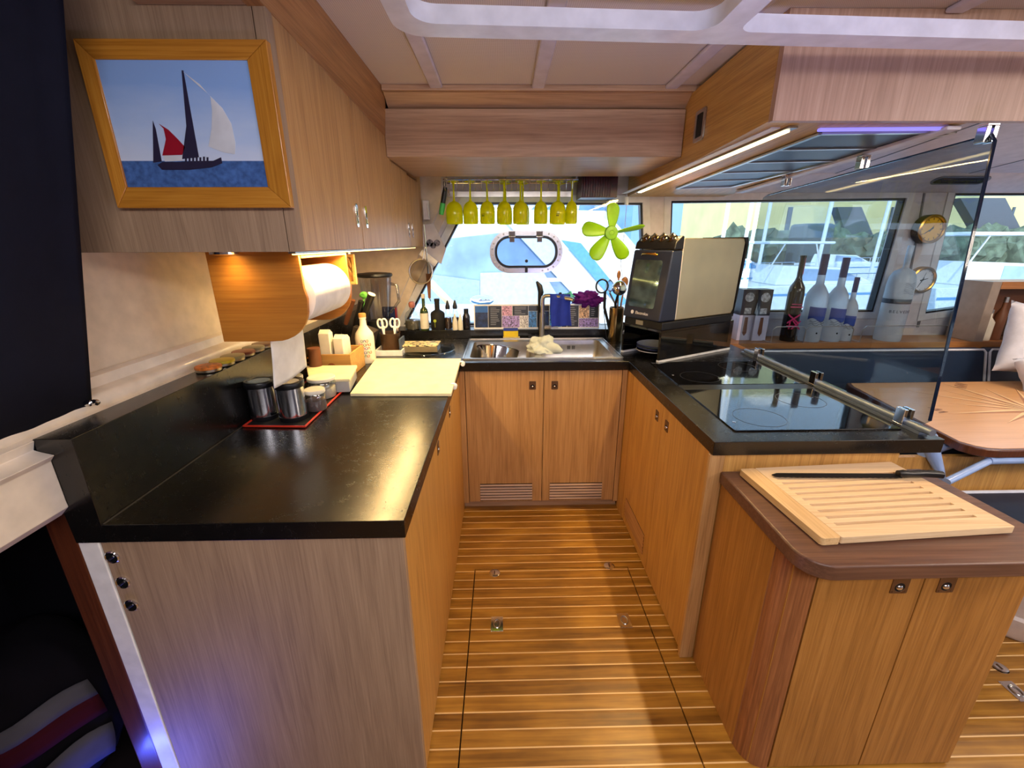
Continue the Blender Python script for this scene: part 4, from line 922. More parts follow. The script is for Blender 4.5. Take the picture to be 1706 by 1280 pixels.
# sponges on the ledge in front of the photo board
p = at(851, 556, 'y', 2.775)
sg = thing('sponge', 'yellow and blue sponge standing behind the sink under the photo board', 'sponge', (p.x, 2.772, 0.91))
b = B(); b.box(p.x-0.048, p.x+0.048, 2.756, 2.776, 0.914, 0.953); obj('yellow_pad', b, sponge_y, sg, bevel=0.004)
b = B(); b.box(p.x-0.048, p.x+0.046, 2.759, 2.776, 0.9535, 0.972); obj('blue_pad', b, bluep, sg, bevel=0.003)
b = B(); b.box(p.x-0.05, p.x+0.058, 2.752, 2.784, 0.9095, 0.9135); obj('tray', b, boardw, sg, bevel=0.001)
# dishcloth lying on the bowl divider
p = at(908, 585, 'z', 0.93)
b = B(); b.blob((p.x-0.005, 2.42, 0.92), (0.080, 0.075, 0.060), 7, 0.42, 1.5, 5, flat=-0.016); b.tube([(p.x+0.02, 2.40, 0.935), (p.x+0.07, 2.37, 0.925), (p.x+0.10, 2.36, 0.912)], [0.034, 0.028, 0.012], 12)
tag(obj('dishcloth', b, grey_cloth, angle=80), 'crumpled grey dishcloth lying over the middle of the sink', 'cloth')

# ================================================================== PHOTO BOARD
q = [at(789, 507, 'y', 2.84), at(999, 508, 'y', 2.84), at(997, 551, 'y', 2.81), at(791, 551, 'y', 2.81)]
PW = q[1].x-q[0].x; bz = 0.9565; hgt = q[0].z-bz
TPb = basis((q[0].x, 2.815, bz), (1, 0, 0), (0, -1, 0.16)); TPb = Matrix(((1, 0, 0, q[0].x), (0, 0.15, -0.989, 2.815), (0, 0.989, 0.15, bz), (0, 0, 0, 1)))
pbd = thing('photo_board', 'long white-edged panel of sailing photos and black text blocks behind the tap', 'picture', (q[0].x+PW/2, 2.82, bz))
b = B(); b.T = TPb; b.box(0, PW, 0, hgt, -0.004, 0.0); obj('panel', b, white, pbd, bevel=0.0008)
cols = {'sea': plain('print_sea', (18, 36, 74), 0.3, var=0.5, scale=40), 'sky': plain('print_dusk', (34, 96, 176), 0.3), 'blk': plain('print_black', (22, 24, 30), 0.3), 'crew': plain('print_crew', (150, 110, 130), 0.3, var=0.75, scale=160),
        'lil': plain('print_lilac', (120, 104, 176), 0.3, var=0.7, scale=120), 'blu': plain('print_blue', (56, 112, 190), 0.3, var=0.5, scale=90), 'tan': plain('print_tan', (196, 142, 110), 0.3, var=0.5, scale=90), 'pal': plain('print_pale', (200, 196, 220), 0.3, var=0.5, scale=130), 'txt': plain('print_text', (150, 152, 160), 0.5)}
ml = list(cols.values()); ix = {k: i for i, k in enumerate(cols)}
b = B(); b.T = TPb
def cell(x0, x1, y0, y1, k, z=0.0004):
    b.mi = ix[k]; X0, X1 = 0.008+x0*(PW-0.016), 0.008+x1*(PW-0.016); Y0, Y1 = 0.010+y0*(hgt-0.020), 0.010+y1*(hgt-0.020)
    b.box(X0, X1, Y0, Y1, z-0.0004, z)
def words(x0, x1, y0, y1, n, seed):
    rr = random.Random(seed)
    for i in range(n):
        y = y1-(y1-y0)*(i+0.6)/n; xe = x0+(x1-x0)*(0.55+0.4*rr.random()); cell(x0+0.01, xe, y-0.012, y+0.012, 'txt', 0.0009)
cell(0, .105, 0, .7, 'sea'); cell(0, .105, .7, 1, 'sky'); cell(.108, .215, 0, 1, 'blk'); words(.115, .21, .1, .95, 10, 1)
cell(.218, .30, .55, 1, 'crew'); cell(.303, .43, .55, 1, 'blk'); words(.31, .42, .6, .97, 5, 2); cell(.218, .36, 0, .54, 'lil'); cell(.363, .43, 0, .54, 'pal'); cell(.433, .50, 0, .75, 'blu'); cell(.433, .60, .76, 1, 'blk')
cell(.503, .60, 0, .75, 'sea'); cell(.603, .70, 0, 1, 'blu'); cell(.703, .745, 0, 1, 'sea'); cell(.748, .84, 0, 1, 'blk'); words(.755, .835, .06, .96, 10, 3); cell(.843, .925, .42, 1, 'tan'); cell(.928, 1, .42, 1, 'blk'); words(.932, .99, .5, .95, 5, 4); cell(.843, 1, 0, .40, 'lil')
obj('prints', b, ml, pbd)
# cloths on top of the board
p = at(980, 498, 'y', 2.83)
b = B(); b.blob((p.x, 2.845, p.z-0.008), (0.085, 0.05, 0.048), 11, 0.6, 1.9, 5); b.blob((p.x+0.0, 2.845, p.z+0.02), (0.03, 0.02, 0.035), 4, 0.4, 2, 3); tag(obj('cleaning_cloth', b, purple_cloth, angle=80), 'crumpled purple cloth on top of the photo board', 'cloth')
p = at(948, 494, 'y', 2.83)
b = B(); b.blob((p.x, 2.845, p.z-0.008), (0.035, 0.03, 0.03), 21, 0.5, 2.2, 4); tag(obj('cleaning_cloth', b, teal_cloth, angle=80), 'small crumpled turquoise cloth on the photo board beside the purple one', 'cloth')
p = at(934, 490, 'y', 2.83)
b = B(); b.blob((p.x, 2.845, p.z-0.002), (0.012, 0.010, 0.012), 3, 0.3, 2, 2); b.blob((p.x+0.018, 2.845, p.z-0.010), (0.013, 0.010, 0.010), 5, 0.3, 2, 2); b.cyl((p.x, 2.845, p.z-0.03), (p.x, 2.845, p.z), 0.004); tag(obj('sink_plug', b, black_plastic), 'small black rubber plug lying on the photo board next to the turquoise cloth', 'plug')

# ================================================================== PORTHOLE IN THE END WINDOW
c = at(877, 419, 'y', 2.972)
def sc2(u, v_): p = at(u, v_, 'y', 2.94); return p
l, r_, tpp, bt = at(816, 420, 'y', 2.95).x, at(937, 420, 'y', 2.95).x, at(877, 384, 'y', 2.95).z, at(877, 455, 'y', 2.95).z
po = thing('opening_porthole', 'oblong chrome porthole with rounded ends set in the end window', 'porthole', ((l+r_)/2, 2.96, bt))
O = rrect(l, r_, bt, tpp, (tpp-bt)/2-0.004, 14); I = rrect(l+0.032, r_-0.032, bt+0.032, tpp-0.032, (tpp-bt)/2-0.037, 14)
b = B(); b.plate(O, [I], fnY, -0.004, 0.027); rg = obj('outer_ring', b, ring_m, po, bevel=0.006, seg=3)
n = 18
for k in range(n):
    i = int(k*len(O)/n); mx_ = ((O[i][0]+I[i][0])/2, (O[i][1]+I[i][1])/2)
    b = B(); b.lathe([(0, 0.0035), (0.004, 0.003), (0.006, 0)], (mx_[0], YB-0.0042, mx_[1]), (0, -1, 0), 12); obj('screw', b, steel, rg)
I2 = rrect(l+0.048, r_-0.048, bt+0.048, tpp-0.048, (tpp-bt)/2-0.053, 14)
b = B(); b.plate(rrect(l+0.033, r_-0.033, bt+0.033, tpp-0.033, (tpp-bt)/2-0.038, 14), [I2], fnY, -0.010, 0.012); obj('seal', b, black_plastic, po)
b = B(); b.plate(rrect(l+0.047, r_-0.047, bt+0.047, tpp-0.047, (tpp-bt)/2-0.052, 14), [], fnY, -0.006, 0.0); obj('lens', b, clearpane('porthole_lens', (0.82, 0.88, 0.96), 0.06), po)
for u in (853, 899):
    x = at(u, 390, 'y', 2.94).x; z = tpp-0.022
    b = B(); b.box(x-0.020, x+0.020, 2.934, 2.944, z-0.014, z+0.016); b.cyl((x-0.022, 2.932, z-0.016), (x+0.022, 2.932, z-0.016), 0.006, n=12); b.box(x-0.016, x+0.016, 2.932, 2.938, z-0.050, z-0.016); obj('hinge', b, chrome, po, bevel=0.001)
x = at(877, 450, 'y', 2.94).x
b = B(); b.lathe([(0, 0.02), (0.010, 0.018), (0.011, 0.0)], (x, 2.944, at(877, 435, 'y', 2.94).z), (0, -1, 0), 16); obj('lock_knob', b, black_plastic, po)
b = B(); b.box(x-0.008, x+0.008, 2.926, 2.944, bt+0.005, bt+0.045); obj('catch', b, black_plastic, po, bevel=0.002)

# ================================================================== GLASS RACK, GOBLETS
rk = thing('glass_rack', 'chrome wire rack under the oak beam holding the upside-down yellow goblets', 'rack', (0.08, 2.8, 1.87))
zr = 1.842
b = B(); 
for yy in (2.735, 2.90): b.tube([(-0.34, yy, zr), (0.44, yy, zr)], 0.0035, 8)
for k in range(22):
    x = -0.33+k*0.035
    b.tube([(x, 2.735, zr), (x, 2.72, zr-0.012), (x, 2.725, zr-0.05), (x, 2.735, zr-0.058)], 0.0018, 6)
obj('wires', b, chrome, rk)
b = B()
for x in (-0.32, 0.02, 0.43): b.box(x-0.005, x+0.005, 2.73, 2.905, zr+0.003, 1.8845)
obj('bracket', b, steel, rk)
b = B(); b.box(-0.34, 0.44, 2.925, 2.948, 1.765, 1.80); obj('wall_rail', b, steel, rk, bevel=0.002)
gob = None
GX = [757, 784, 812, 840, 867, 901, 929, 952]
names = ['first yellow goblet from the left on the rack', 'second yellow goblet from the left on the rack', 'third yellow goblet from the left, small black print at its left edge', 'fourth yellow goblet from the left on the rack', 'fifth yellow goblet from the left, just before the gap', 'sixth yellow goblet from the left, just after the gap', 'seventh yellow goblet from the left, with a black emblem on its bowl', 'yellow goblet furthest right on the rack']
wdt = [1.12, 1.0, 1.0, 1.0, 1.0, 0.92, 1.08, 0.80]
def make_goblet(x, y, s, label):
    zf = 1.838; hb = 0.235
    g = thing('goblet', label, 'glass', (x, y, zf-hb), 'yellow goblets on the rack')
    rb = 0.0445*s
    b = B(); b.lathe([(rb*0.93, 0.0), (rb, 0.012), (rb*1.0, 0.068), (rb*0.96, 0.088), (rb*0.82, 0.106), (rb*0.55, 0.119), (0.010, 0.127), (0, 0.128), (0, 0.124), (0.010, 0.123), (rb*0.52, 0.115), (rb*0.78, 0.103), (rb*0.92, 0.086), (rb*0.96, 0.066), (rb*0.96, 0.012), (rb*0.90, 0.001)], (x, y, zf-hb), n=36); obj('bowl', b, yellow_pl, g)
    b = B(); b.lathe([(0.0095, 0.124), (0.0055, 0.14), (0.0045, 0.19), (0.006, 0.222), (0.012, 0.229)], (x, y, zf-hb), n=16); obj('stem', b, yellow_pl, g)
    b = B(); b.lathe([(0, 0.228), (0.012, 0.228), (0.031, 0.2315), (0.034, 0.234), (0.031, 0.2355), (0, 0.2355)], (x, y, zf-hb), n=32); obj('foot', b, yellow_pl, g)
    return g
for u, nm, s in zip(GX, names, wdt):
    x = at(u, 350, 'y', 2.785).x
    g = make_goblet(x, 2.785, s, nm)
    if u in (812, 929):
        b = B(); off = -0.024 if u == 812 else -0.004
        T = basis((x+off, 2.785-0.0444*s*(0.84 if u == 812 else 1.0)-0.0008, 1.655), (1, 0.0 if u != 812 else -0.55, 0), (0 if u != 812 else -0.5, -1, 0))
        b.T = T; b.box(-0.010, 0.010, -0.0005, 0.0008, 0, 0.0006); b.box(-0.012, 0.012, 0.003, 0.004, 0, 0.0006); b.lathe([(0, 0.0006), (0.0035, 0.0006), (0.0035, 0)], (-0.005, -0.008, 0), n=12); b.lathe([(0, 0.0006), (0.0035, 0.0006), (0.0035, 0)], (0.004, -0.008, 0), n=12)
        obj('emblem', b, black_ink, g)
for u, nm in ((842, 'yellow goblet hanging behind the fourth one, its stem showing beside it'), (871, 'yellow goblet hanging behind the fifth one, its stem showing beside it'), (932, 'yellow goblet hanging behind the one with the emblem, its stem showing beside it')):
    x = at(u, 320, 'y', 2.878).x; make_goblet(x, 2.878, 0.92, nm)
# dark red case on the right of the rack
q0, q1 = at(968, 300, 'y', 2.76), at(1026, 330, 'y', 2.76)
b = B(); b.box(q0.x, q1.x, 2.735, 2.90, q1.z, 1.8845)
for k in range(12): b.cyl((q0.x+0.01+k*0.0145, 2.7345, q1.z+0.004), (q0.x+0.01+k*0.0145, 2.7345, 1.88), 0.004, n=8)
tag(obj('dark_case', b, plain('dark_red_case', (44, 12, 22), 0.3, var=0.5, scale=60), bevel=0.002), 'dark red ribbed case tucked under the oak beam above the green fan', 'case')
# torch / knife with a green tip hanging left of the goblets
p0, p1 = at(742, 312, 'y', 2.75), at(735, 358, 'y', 2.75)
hg = thing('hanging_peeler', 'black-handled kitchen tool with a green guard hanging left of the goblets', 'utensil', p1)
pm = p0.lerp(p1, 0.58)
b = B(); b.tube([p0, p0.lerp(pm, 0.5), pm], [0.011, 0.015, 0.014], 12); obj('handle', b, black_plastic, hg)
b = B(); b.tube([pm, pm.lerp(p1, 0.5), p1], [0.0155, 0.016, 0.013], 12); obj('guard', b, plain('green_guard', (70, 190, 90), 0.4), hg)
b = B(); b.tube([p0+V((0.006*cos(a)-0.004, 0, 0.016+0.016*sin(a))) for a in [2*pi*k/16 for k in range(17)]], 0.0022, 8); obj('hook', b, black_plastic, hg)
b = B(); b.tube([p0+V((0.016, -0.006, -0.01)), p0+V((0.024, -0.006, -0.045))], [0.006, 0.004], 8); obj('steel_strip', b, chrome, hg)

# ================================================================== FAN
fc = at(1018, 388, 'y', 2.74)
fn_ = thing('clip_fan', 'lime green five-bladed fan hanging in front of the end window', 'fan', fc)
b = B(); b.lathe([(0, 0.022), (0.012, 0.022), (0.016, 0.018), (0.036, 0.016), (0.041, 0.006), (0.041, -0.014), (0.034, -0.022), (0, -0.022)], fc, (0, -1, 0), 40); hu = obj('hub', b, limed, fn_)
b = B(); b.T = basis(fc+V((0, -0.0165, 0)), (1, 0, 0), (0, -1, 0))
for k in range(20):
    a = 2*pi*k/20; b.tube([(0.019*cos(a), 0.019*sin(a), 0), (0.034*cos(a), 0.034*sin(a), -0.001)], 0.0011, 5)
text_into(b, 'fan', 0.0001, b.T) if False else None
obj('hub_ribs', b, lime, hu)
for k, (ang, L_, wd) in enumerate(((85, 0.135, 0.044), (168, 0.145, 0.046), (232, 0.150, 0.046), (300, 0.145, 0.042), (8, 0.17, 0.030))):
    a = radians(ang); d = V((cos(a), 0, sin(a))); s = V((-sin(a), 0, cos(a)))
    tw = radians(60 if k == 4 else 18)
    b = B()
    def bf(u, v_, d=d, s=s, L_=L_, wd=wd, tw=tw):
        r = 0.034+L_*u; w_ = wd*(0.35+0.65*math.sin(min(1, u*1.15+0.12)*pi*0.5))*math.sqrt(max(0.0, 1-max(0, (u-0.72)/0.28)**2)+0.0004)
        t = (v_-0.5)*2*w_
        p = d*r+s*(t*cos(tw)+0.010*u)+V((0, -1, 0))*(t*sin(tw)*0.9+0.006*(1-(v_*2-1)**2))
        return fc+p
    b.grid(bf, 18, 8); obj('blade', b, lime, fn_, solid=0.002, angle=70)
b = B(); b.cyl(fc+V((0, 0.022, 0)), fc+V((0.0, 0.05, 0.01)), 0.022, n=20); b.tube([fc+V((0, 0.05, 0.01)), fc+V((0.005, 0.07, 0.06)), fc+V((0.01, 0.08, 0.13))], 0.012, 10); obj('motor', b, clear_pl, fn_)
p = at(1018, 352, 'y', 2.83)
b = B(); b.blob(p, (0.042, 0.03, 0.055), 9, 0.35, 1.6, 4); b.box(p.x-0.03, p.x+0.035, p.y-0.01, 2.945, p.z+0.03, p.z+0.065); obj('clamp', b, clear_pl, fn_)
sw0 = at(1044, 335, 'y', 2.86)
b = B(); b.cyl(sw0+V((0, 0, -0.022)), sw0+V((0, 0, 0.022)), 0.012, 0.014, n=16); obj('inline_switch', b, white, fn_)
pts = [at(u, v_, 'y', 2.86) for u, v_ in ((1044, 342), (1042, 365), (1040, 390), (1036, 420), (1034, 440), (1037, 462), (1032, 480))]
b = B(); b.tube([sw0+V((0, 0, 0.02)), sw0+V((0.0, 0.03, 0.05))]+pts[:1], 0.002, 6); b.tube(pts, 0.002, 6); obj('cable', b, plain('pale_cable', (190, 194, 204), 0.5), fn_)
# ================================================================== FRAMED SHIP PICTURE
PY = 1.1265
def pc(u, v_, y=1.106): p = at(u, v_, 'y', y); return (p.x, p.z)
Oc = [pc(195, 348), pc(486, 345), pc(442, 66), pc(120, 62)]
X0 = (Oc[0][0]+Oc[3][0])/2; X1 = (Oc[1][0]+Oc[2][0])/2; Z0 = (Oc[0][1]+Oc[1][1])/2; Z1 = (Oc[2][1]+Oc[3][1])/2
Ic = [pc(212, 312, 1.112), pc(445, 311, 1.112), pc(412, 100, 1.112), pc(155, 98, 1.112)]
x0 = (Ic[0][0]+Ic[3][0])/2; x1 = (Ic[1][0]+Ic[2][0])/2; z0 = (Ic[0][1]+Ic[1][1])/2; z1 = (Ic[2][1]+Ic[3][1])/2
pic = thing('framed_picture', 'pine-framed picture of a sailing ship on blue sea, fixed to the cabinet end', 'picture', ((X0+X1)/2, PY, Z0))
OO = [(X0, Z0), (X1, Z0), (X1, Z1), (X0, Z1)]; II = [(x0, z0), (x1, z0), (x1, z1), (x0, z1)]
for k in range(4):
    a, c = OO[k], OO[(k+1) % 4]; a2, c2 = II[k], II[(k+1) % 4]
    b = B(); b.hexa([(a[0], PY-0.001, a[1]), (c[0], PY-0.001, c[1]), (c2[0], PY-0.001, c2[1]), (a2[0], PY-0.001, a2[1])], [(a[0], 1.106, a[1]), (c[0], 1.106, c[1]), (c2[0], 1.112, c2[1]), (a2[0], 1.112, a2[1])])
    obj('frame_rail', b, pine if k % 2 == 0 else pineZ, pic, bevel=0.002)
skym, nt_, p_ = base('picture_sky')
tc_ = nt_.nodes.new('ShaderNodeTexCoord'); mp_ = nt_.nodes.new('ShaderNodeSeparateXYZ'); nt_.links.new(tc_.outputs['Generated'], mp_.inputs[0])
nz = nt_.nodes.new('ShaderNodeTexNoise'); nz.inputs['Scale'].default_value = 2.2; nz.inputs['Detail'].default_value = 4; mm = nt_.nodes.new('ShaderNodeMapping'); mm.inputs['Scale'].default_value = (1, 1, 3); nt_.links.new(tc_.outputs['Generated'], mm.inputs[0]); nt_.links.new(mm.outputs[0], nz.inputs['Vector'])
ma = nt_.nodes.new('ShaderNodeMath'); ma.operation = 'MULTIPLY_ADD'; ma.inputs[1].default_value = 0.35; nt_.links.new(nz.outputs[0], ma.inputs[0]); nt_.links.new(mp_.outputs['Z'], ma.inputs[2])
rp = ramp(nt_, [(0.15, (224, 232, 250)), (0.6, (184, 208, 246)), (1.0, (140, 178, 238))]); nt_.links.new(ma.outputs[0], rp.inputs[0]); nt_.links.new(rp.outputs[0], p_.inputs['Base Color']); p_.inputs['Roughness'].default_value = 0.12
pseam = plain('picture_sea', (70, 104, 166), 0.12, var=0.14, scale=80)
def PX(u, v_): p = at(u, v_, 'y', 1.1145); return p
b = B(); b.mi = 0; zs = PX(300, 268).z; b.box(x0-0.002, x1+0.002, 1.116, 1.1255, zs, z1+0.002); b.mi = 1; b.box(x0-0.002, x1+0.002, 1.116, 1.1255, z0-0.002, zs)
def poly(px, mi, y=1.1152, t=0.0006):
    b.mi = mi; b.prism([(PX(u, v_).x, y, PX(u, v_).z) for u, v_ in px], (0, t, 0))
poly([(302, 117), (305, 117), (318, 190), (331, 262), (303, 265), (310, 210)], 2)
poly([(254, 201), (259, 215), (269, 269), (255, 271)], 2)
poly([(264, 206), (280, 216), (296, 232), (308, 245), (303, 258), (270, 259), (276, 232), (272, 214)], 3)
poly([(303, 118), (325, 138), (345, 155), (352, 163), (332, 140), (308, 122)], 4)
poly([(350, 160), (370, 180), (385, 206), (392, 238), (391, 257), (372, 254), (347, 244), (352, 215), (353, 185)], 4)
poly([(262, 275), (270, 270), (300, 270), (330, 268), (355, 268), (368, 262), (370, 272), (352, 279), (315, 283), (270, 283)], 2, 1.1149)
poly([(272, 259), (303, 259), (303, 268), (274, 269)], 4, 1.1153)
for k in range(7): poly([(308+k*6, 262-(k % 2)), (311+k*6, 262-(k % 2)), (311+k*6, 270), (308+k*6, 270)], 2, 1.1148)
obj('print', b, [skym, pseam, plain('picture_dark', (44, 40, 66), 0.3), plain('picture_red', (150, 24, 44), 0.3), plain('picture_sail', (206, 212, 222), 0.3, var=0.08, scale=12)], pic)

# ================================================================== UNDER-CABINET SPOTS
for k, (y, x, nm) in enumerate(((1.20, -0.73, 'warm downlight under the end of the wall cabinet, over the towel holder'), (1.42, -0.60, 'warm downlight under the wall cabinet, above the paper roll'), (1.95, -0.60, 'warm downlight under the wall cabinet beyond the towel holder'), (2.35, -0.60, 'warm downlight under the wall cabinet near the strainer'))):
    s = thing('cabinet_downlight', nm, 'lamp', (x, y, 1.465), 'downlights under the wall cabinet')
    b = B(); b.lathe([(0.034, 0), (0.034, -0.006), (0.026, -0.008), (0.024, -0.003)], (x, y, 1.4735), n=28); obj('rim', b, chrome, s)
    b = B(); b.lathe([(0, -0.0045), (0.0245, -0.0045), (0.0245, -0.001), (0, -0.001)], (x, y, 1.4735), n=24); obj('lens', b, glow('warm_spot', (255, 214, 130), 14), s)
    lamp('cabinet_downlight_lamp', 'SPOT', (x, y, 1.462), (0.8, 3, 5, 4)[k], (1.0, 0.68, 0.28), (0.12, 0, -1), spot_size=radians(135), spot_blend=0.7, shadow_soft_size=0.025)
us = thing('cabinet_led_strip', 'thin warm LED strip along the front underside of the wall cabinet', 'lamp', (-0.535, 1.9, 1.472))
b = B(); b.box(-0.545, -0.527, 1.16, 2.78, 1.4685, 1.4735); obj('channel', b, steel, us)
b = B(); b.box(-0.541, -0.531, 1.17, 2.77, 1.4655, 1.4683); obj('diffuser', b, glow('warm_strip', (255, 206, 112), 7), us)
lamp('cabinet_led_strip_lamp', 'AREA', (-0.536, 1.85, 1.463), 12, (1.0, 0.68, 0.28), (0, 0, -1), shape='RECTANGLE', size=0.015, size_y=1.25)

# ================================================================== PAPER TOWEL HOLDER
YN, YF = 1.235, 1.60
th = thing('paper_towel_holder', 'large bamboo-coloured wooden bracket under the wall cabinet holding a paper roll', 'towel holder', (-0.68, 1.4, 1.22))
def side(y0, t, sc=0):
    L, T_, R, Bt = -0.803, 1.473, -0.550, 1.226
    o = [(L, Bt), (R-0.115, Bt)]+[(R-0.105+0.105*sin(radians(a)), Bt+0.10-0.10*cos(radians(a))) for a in range(10, 91, 10)]+[(R+0.002, Bt+0.12), (R-0.004, Bt+0.15), (R-0.005, T_), (L, T_)]
    b = B(); b.plate(o, [], lambda a, c, t_: (a, t_, c), y0, y0+t); return b
obj('near_side', side(YN, 0.012), beechB, th, bevel=0.002)
obj('far_side', side(YF, 0.012), beechB, th, bevel=0.002)
b = B(); b.box(-0.803, -0.553, YN+0.0125, YF-0.0005, 1.455, 1.4725); obj('top_board', b, beechB, th, bevel=0.001)
b = B(); b.box(-0.803, -0.79, YN+0.0125, YF-0.0005, 1.24, 1.4545); obj('back_board', b, beechB, th, bevel=0.001)
b = B(); b.cyl((-0.618, YN+0.0125, 1.345), (-0.618, YF-0.0005, 1.345), 0.009, n=16); obj('rod', b, beechB, th)
pr_ = thing('paper_roll', 'white paper towel roll in the wooden bracket with a sheet hanging down to the canisters', 'paper roll', (-0.61, 1.4, 1.35))
b = B(); cR = (-0.617, 1.349); RR = 0.080
b.plate(arc(cR[0], cR[1], RR, 0, 350, 60), [arc(cR[0], cR[1], 0.016, 0, 345, 23)], lambda a, c, t: (a, t, c), YN+0.03, YF-0.035); obj('roll', b, paper, pr_, bevel=0.003)
b = B(); q0 = at(449, 573, 'y', YN+0.04); q1 = at(462, 637, 'y', YN+0.06)
def sf(u, v_):
    y = YN+0.035+u*0.21
    x = cR[0]-RR-0.001+0.010*v_+0.006*sin(v_*4); z = cR[1]-v_*(0.278+0.006*sin(u*pi)-0.012*u)
    x -= 0.012*v_*v_*(1-u)
    return (x, y, z)
b.grid(sf, 16, 24); obj('loose_sheet', b, paper, pr_, solid=0.0012, angle=80)
# small wooden ornament beyond the bracket
p0 = at(570, 424, 'y', 2.0); p1 = at(594, 474, 'y', 2.0)
on = thing('wooden_wall_ornament', 'small yellow-lit wooden frame with a diagonal slat, hanging just beyond the towel holder', 'ornament', p1)
b = B(); W_ = p1.x-p0.x; Hn = p0.z-p1.z; L_ = p0.x
b.plate([(L_, p1.z), (p1.x, p1.z), (p1.x, p0.z), (L_, p0.z)], [[(L_+0.012, p1.z+0.012), (p1.x-0.012, p1.z+0.012), (p1.x-0.012, p0.z-0.012), (L_+0.012, p0.z-0.012)]], lambda a, c, t: (a, t, c), 2.0, 2.018); obj('frame', b, boxwood, on, bevel=0.001)
b = B(); b.prism([(L_+0.012, 2.004, p1.z+Hn*0.55), (p1.x-0.012, 2.004, p1.z+0.03), (p1.x-0.012, 2.004, p1.z+0.045), (L_+0.012, 2.004, p1.z+Hn*0.68)], (0, 0.01, 0)); b.prism([(L_+0.012, 2.003, p1.z+Hn*0.95), (p1.x-0.02, 2.003, p1.z+Hn*0.55), (p1.x-0.012, 2.003, p1.z+Hn*0.6), (L_+0.02, 2.003, p1.z+Hn*0.99)], (0, 0.01, 0)); obj('diagonal_slat', b, boxwood, on)
b = B(); b.box(L_+0.01, p1.x-0.01, 2.0145, 2.0165, p1.z+0.01, p0.z-0.01); obj('back_panel', b, boxwood, on)
b = B(); b.box(L_+0.03, p1.x-0.02, 1.99, 2.02, p0.z+0.0005, 1.4755); obj('hanger', b, steel, on)

# ================================================================== TRAY, CANISTERS, JARS
q = [at(401, 711, 'z', 0.903), at(508, 712, 'z', 0.903), at(592, 632, 'z', 0.903), at(490, 640, 'z', 0.903)]
q[0].x = max(q[0].x, -0.886); q[3] = V((-0.886, q[2].y, 0.903))
tr = thing('jar_tray', 'black rectangular tray with a thin red rim carrying the canisters and jars', 'tray', (q[0]+q[2])/2)
cc = (q[0]+q[1]+q[2]+q[3])/4
b = B(); b.prism([V((p.x, p.y, 0.9004)) for p in q], (0, 0, 0.0028)); obj('base', b, black_matte, tr, bevel=0.0008)
b = B(); pts = []
for k in range(4):
    a, c, d = q[k-1], q[k], q[(k+1) % 4]
    for t in (0.03,): pts += [c.lerp(a, t), c.lerp(c, 0), c.lerp(d, t)]
b.tube([V((p.x, p.y, 0.905)) for p in pts], 0.0036, 8, True); obj('rim', b, redp, tr)
def canister(x, y, r, h, label):
    c = thing('canister', label, 'canister', (x, y, 0.9035), 'steel canisters with black lids')
    b = B(); b.lathe([(0, 0), (r*0.98, 0), (r, 0.004), (r, 0.016), (0, 0.016)], (x, y, 0.9035), n=48); obj('base_ring', b, black_plastic, c)
    b = B(); b.lathe([(r*0.96, 0.0162), (r*0.96, h-0.022)], (x, y, 0.9035), n=64); obj('shell', b, plain('satin_canister', (206, 208, 216), 0.16, metal=1.0, var=0.01), c)
    b = B(); b.lathe([(0, h-0.0215), (r*1.02, h-0.0215), (r*1.06, h-0.016), (r*1.06, h-0.004), (r*1.0, h), (r*0.78, h-0.001), (r*0.74, h-0.004)], (x, y, 0.9035), n=48); l = obj('lid', b, black_plastic, c)
    b = B(); b.lathe([(0, h-0.003), (r*0.75, h-0.003), (r*0.75, h-0.006), (0, h-0.006)], (x, y, 0.9035), n=40); obj('lid_window', b, plain('lid_glass', (150, 160, 172), 0.08, metal=0.3, coat=0.6), l)
p = at(441, 696, 'z', 0.903); canister(p.x+0.003, p.y+0.005, 0.047, 0.140, 'left steel canister with a black lid on the red-rimmed tray')
p = at(486, 699, 'z', 0.903); canister(p.x+0.004, p.y+0.012, 0.047, 0.140, 'right steel canister with a black lid on the red-rimmed tray, standing in front')
def jar(x, y, r, h, label, z0=0.9035, fill=(206, 190, 160), lidm=cardw):
    c = thing('glass_jar', label, 'jar', (x, y, z0), 'low glass jars with white lids')
    b = B(); b.lathe([(0, 0), (r*0.92, 0), (r, 0.006), (r, h-0.022), (r*0.9, h-0.014)], (x, y, z0), n=40); obj('glass', b, clear_gl, c)
    b = B(); b.lathe([(0, 0.003), (r*0.9, 0.003), (r*0.95, 0.008), (r*0.95, h*0.5), (0, h*0.53)], (x, y, z0), n=32); obj('contents', b, plain('jar_contents_%d' % fill[0], fill, 0.9, bump=0.8, bscale=300), c)
    b = B(); b.lathe([(r*0.98, h-0.014), (r*1.02, h-0.012), (r*1.02, h-0.003), (r*0.96, h), (0, h), ], (x, y, z0), n=40); obj('lid', b, lidm, c)
p = at(523, 688, 'z', 0.903); jar(p.x, p.y+0.03, 0.036, 0.082, 'small glass jar with a white lid, right behind the steel canisters', fill=(120, 100, 96))
p = at(533, 668, 'z', 0.903); jar(p.x-0.005, p.y+0.05, 0.052, 0.085, 'wide glass jar with a pale lid behind the small jar on the tray', fill=(214, 204, 190))
p = at(497, 660, 'z', 0.903); jar(-0.845, 1.66, 0.042, 0.092, 'glass jar with a greyish lid half hidden behind the canisters', fill=(170, 160, 150), lidm=plain('grey_lid', (170, 168, 164), 0.3, metal=0.5))
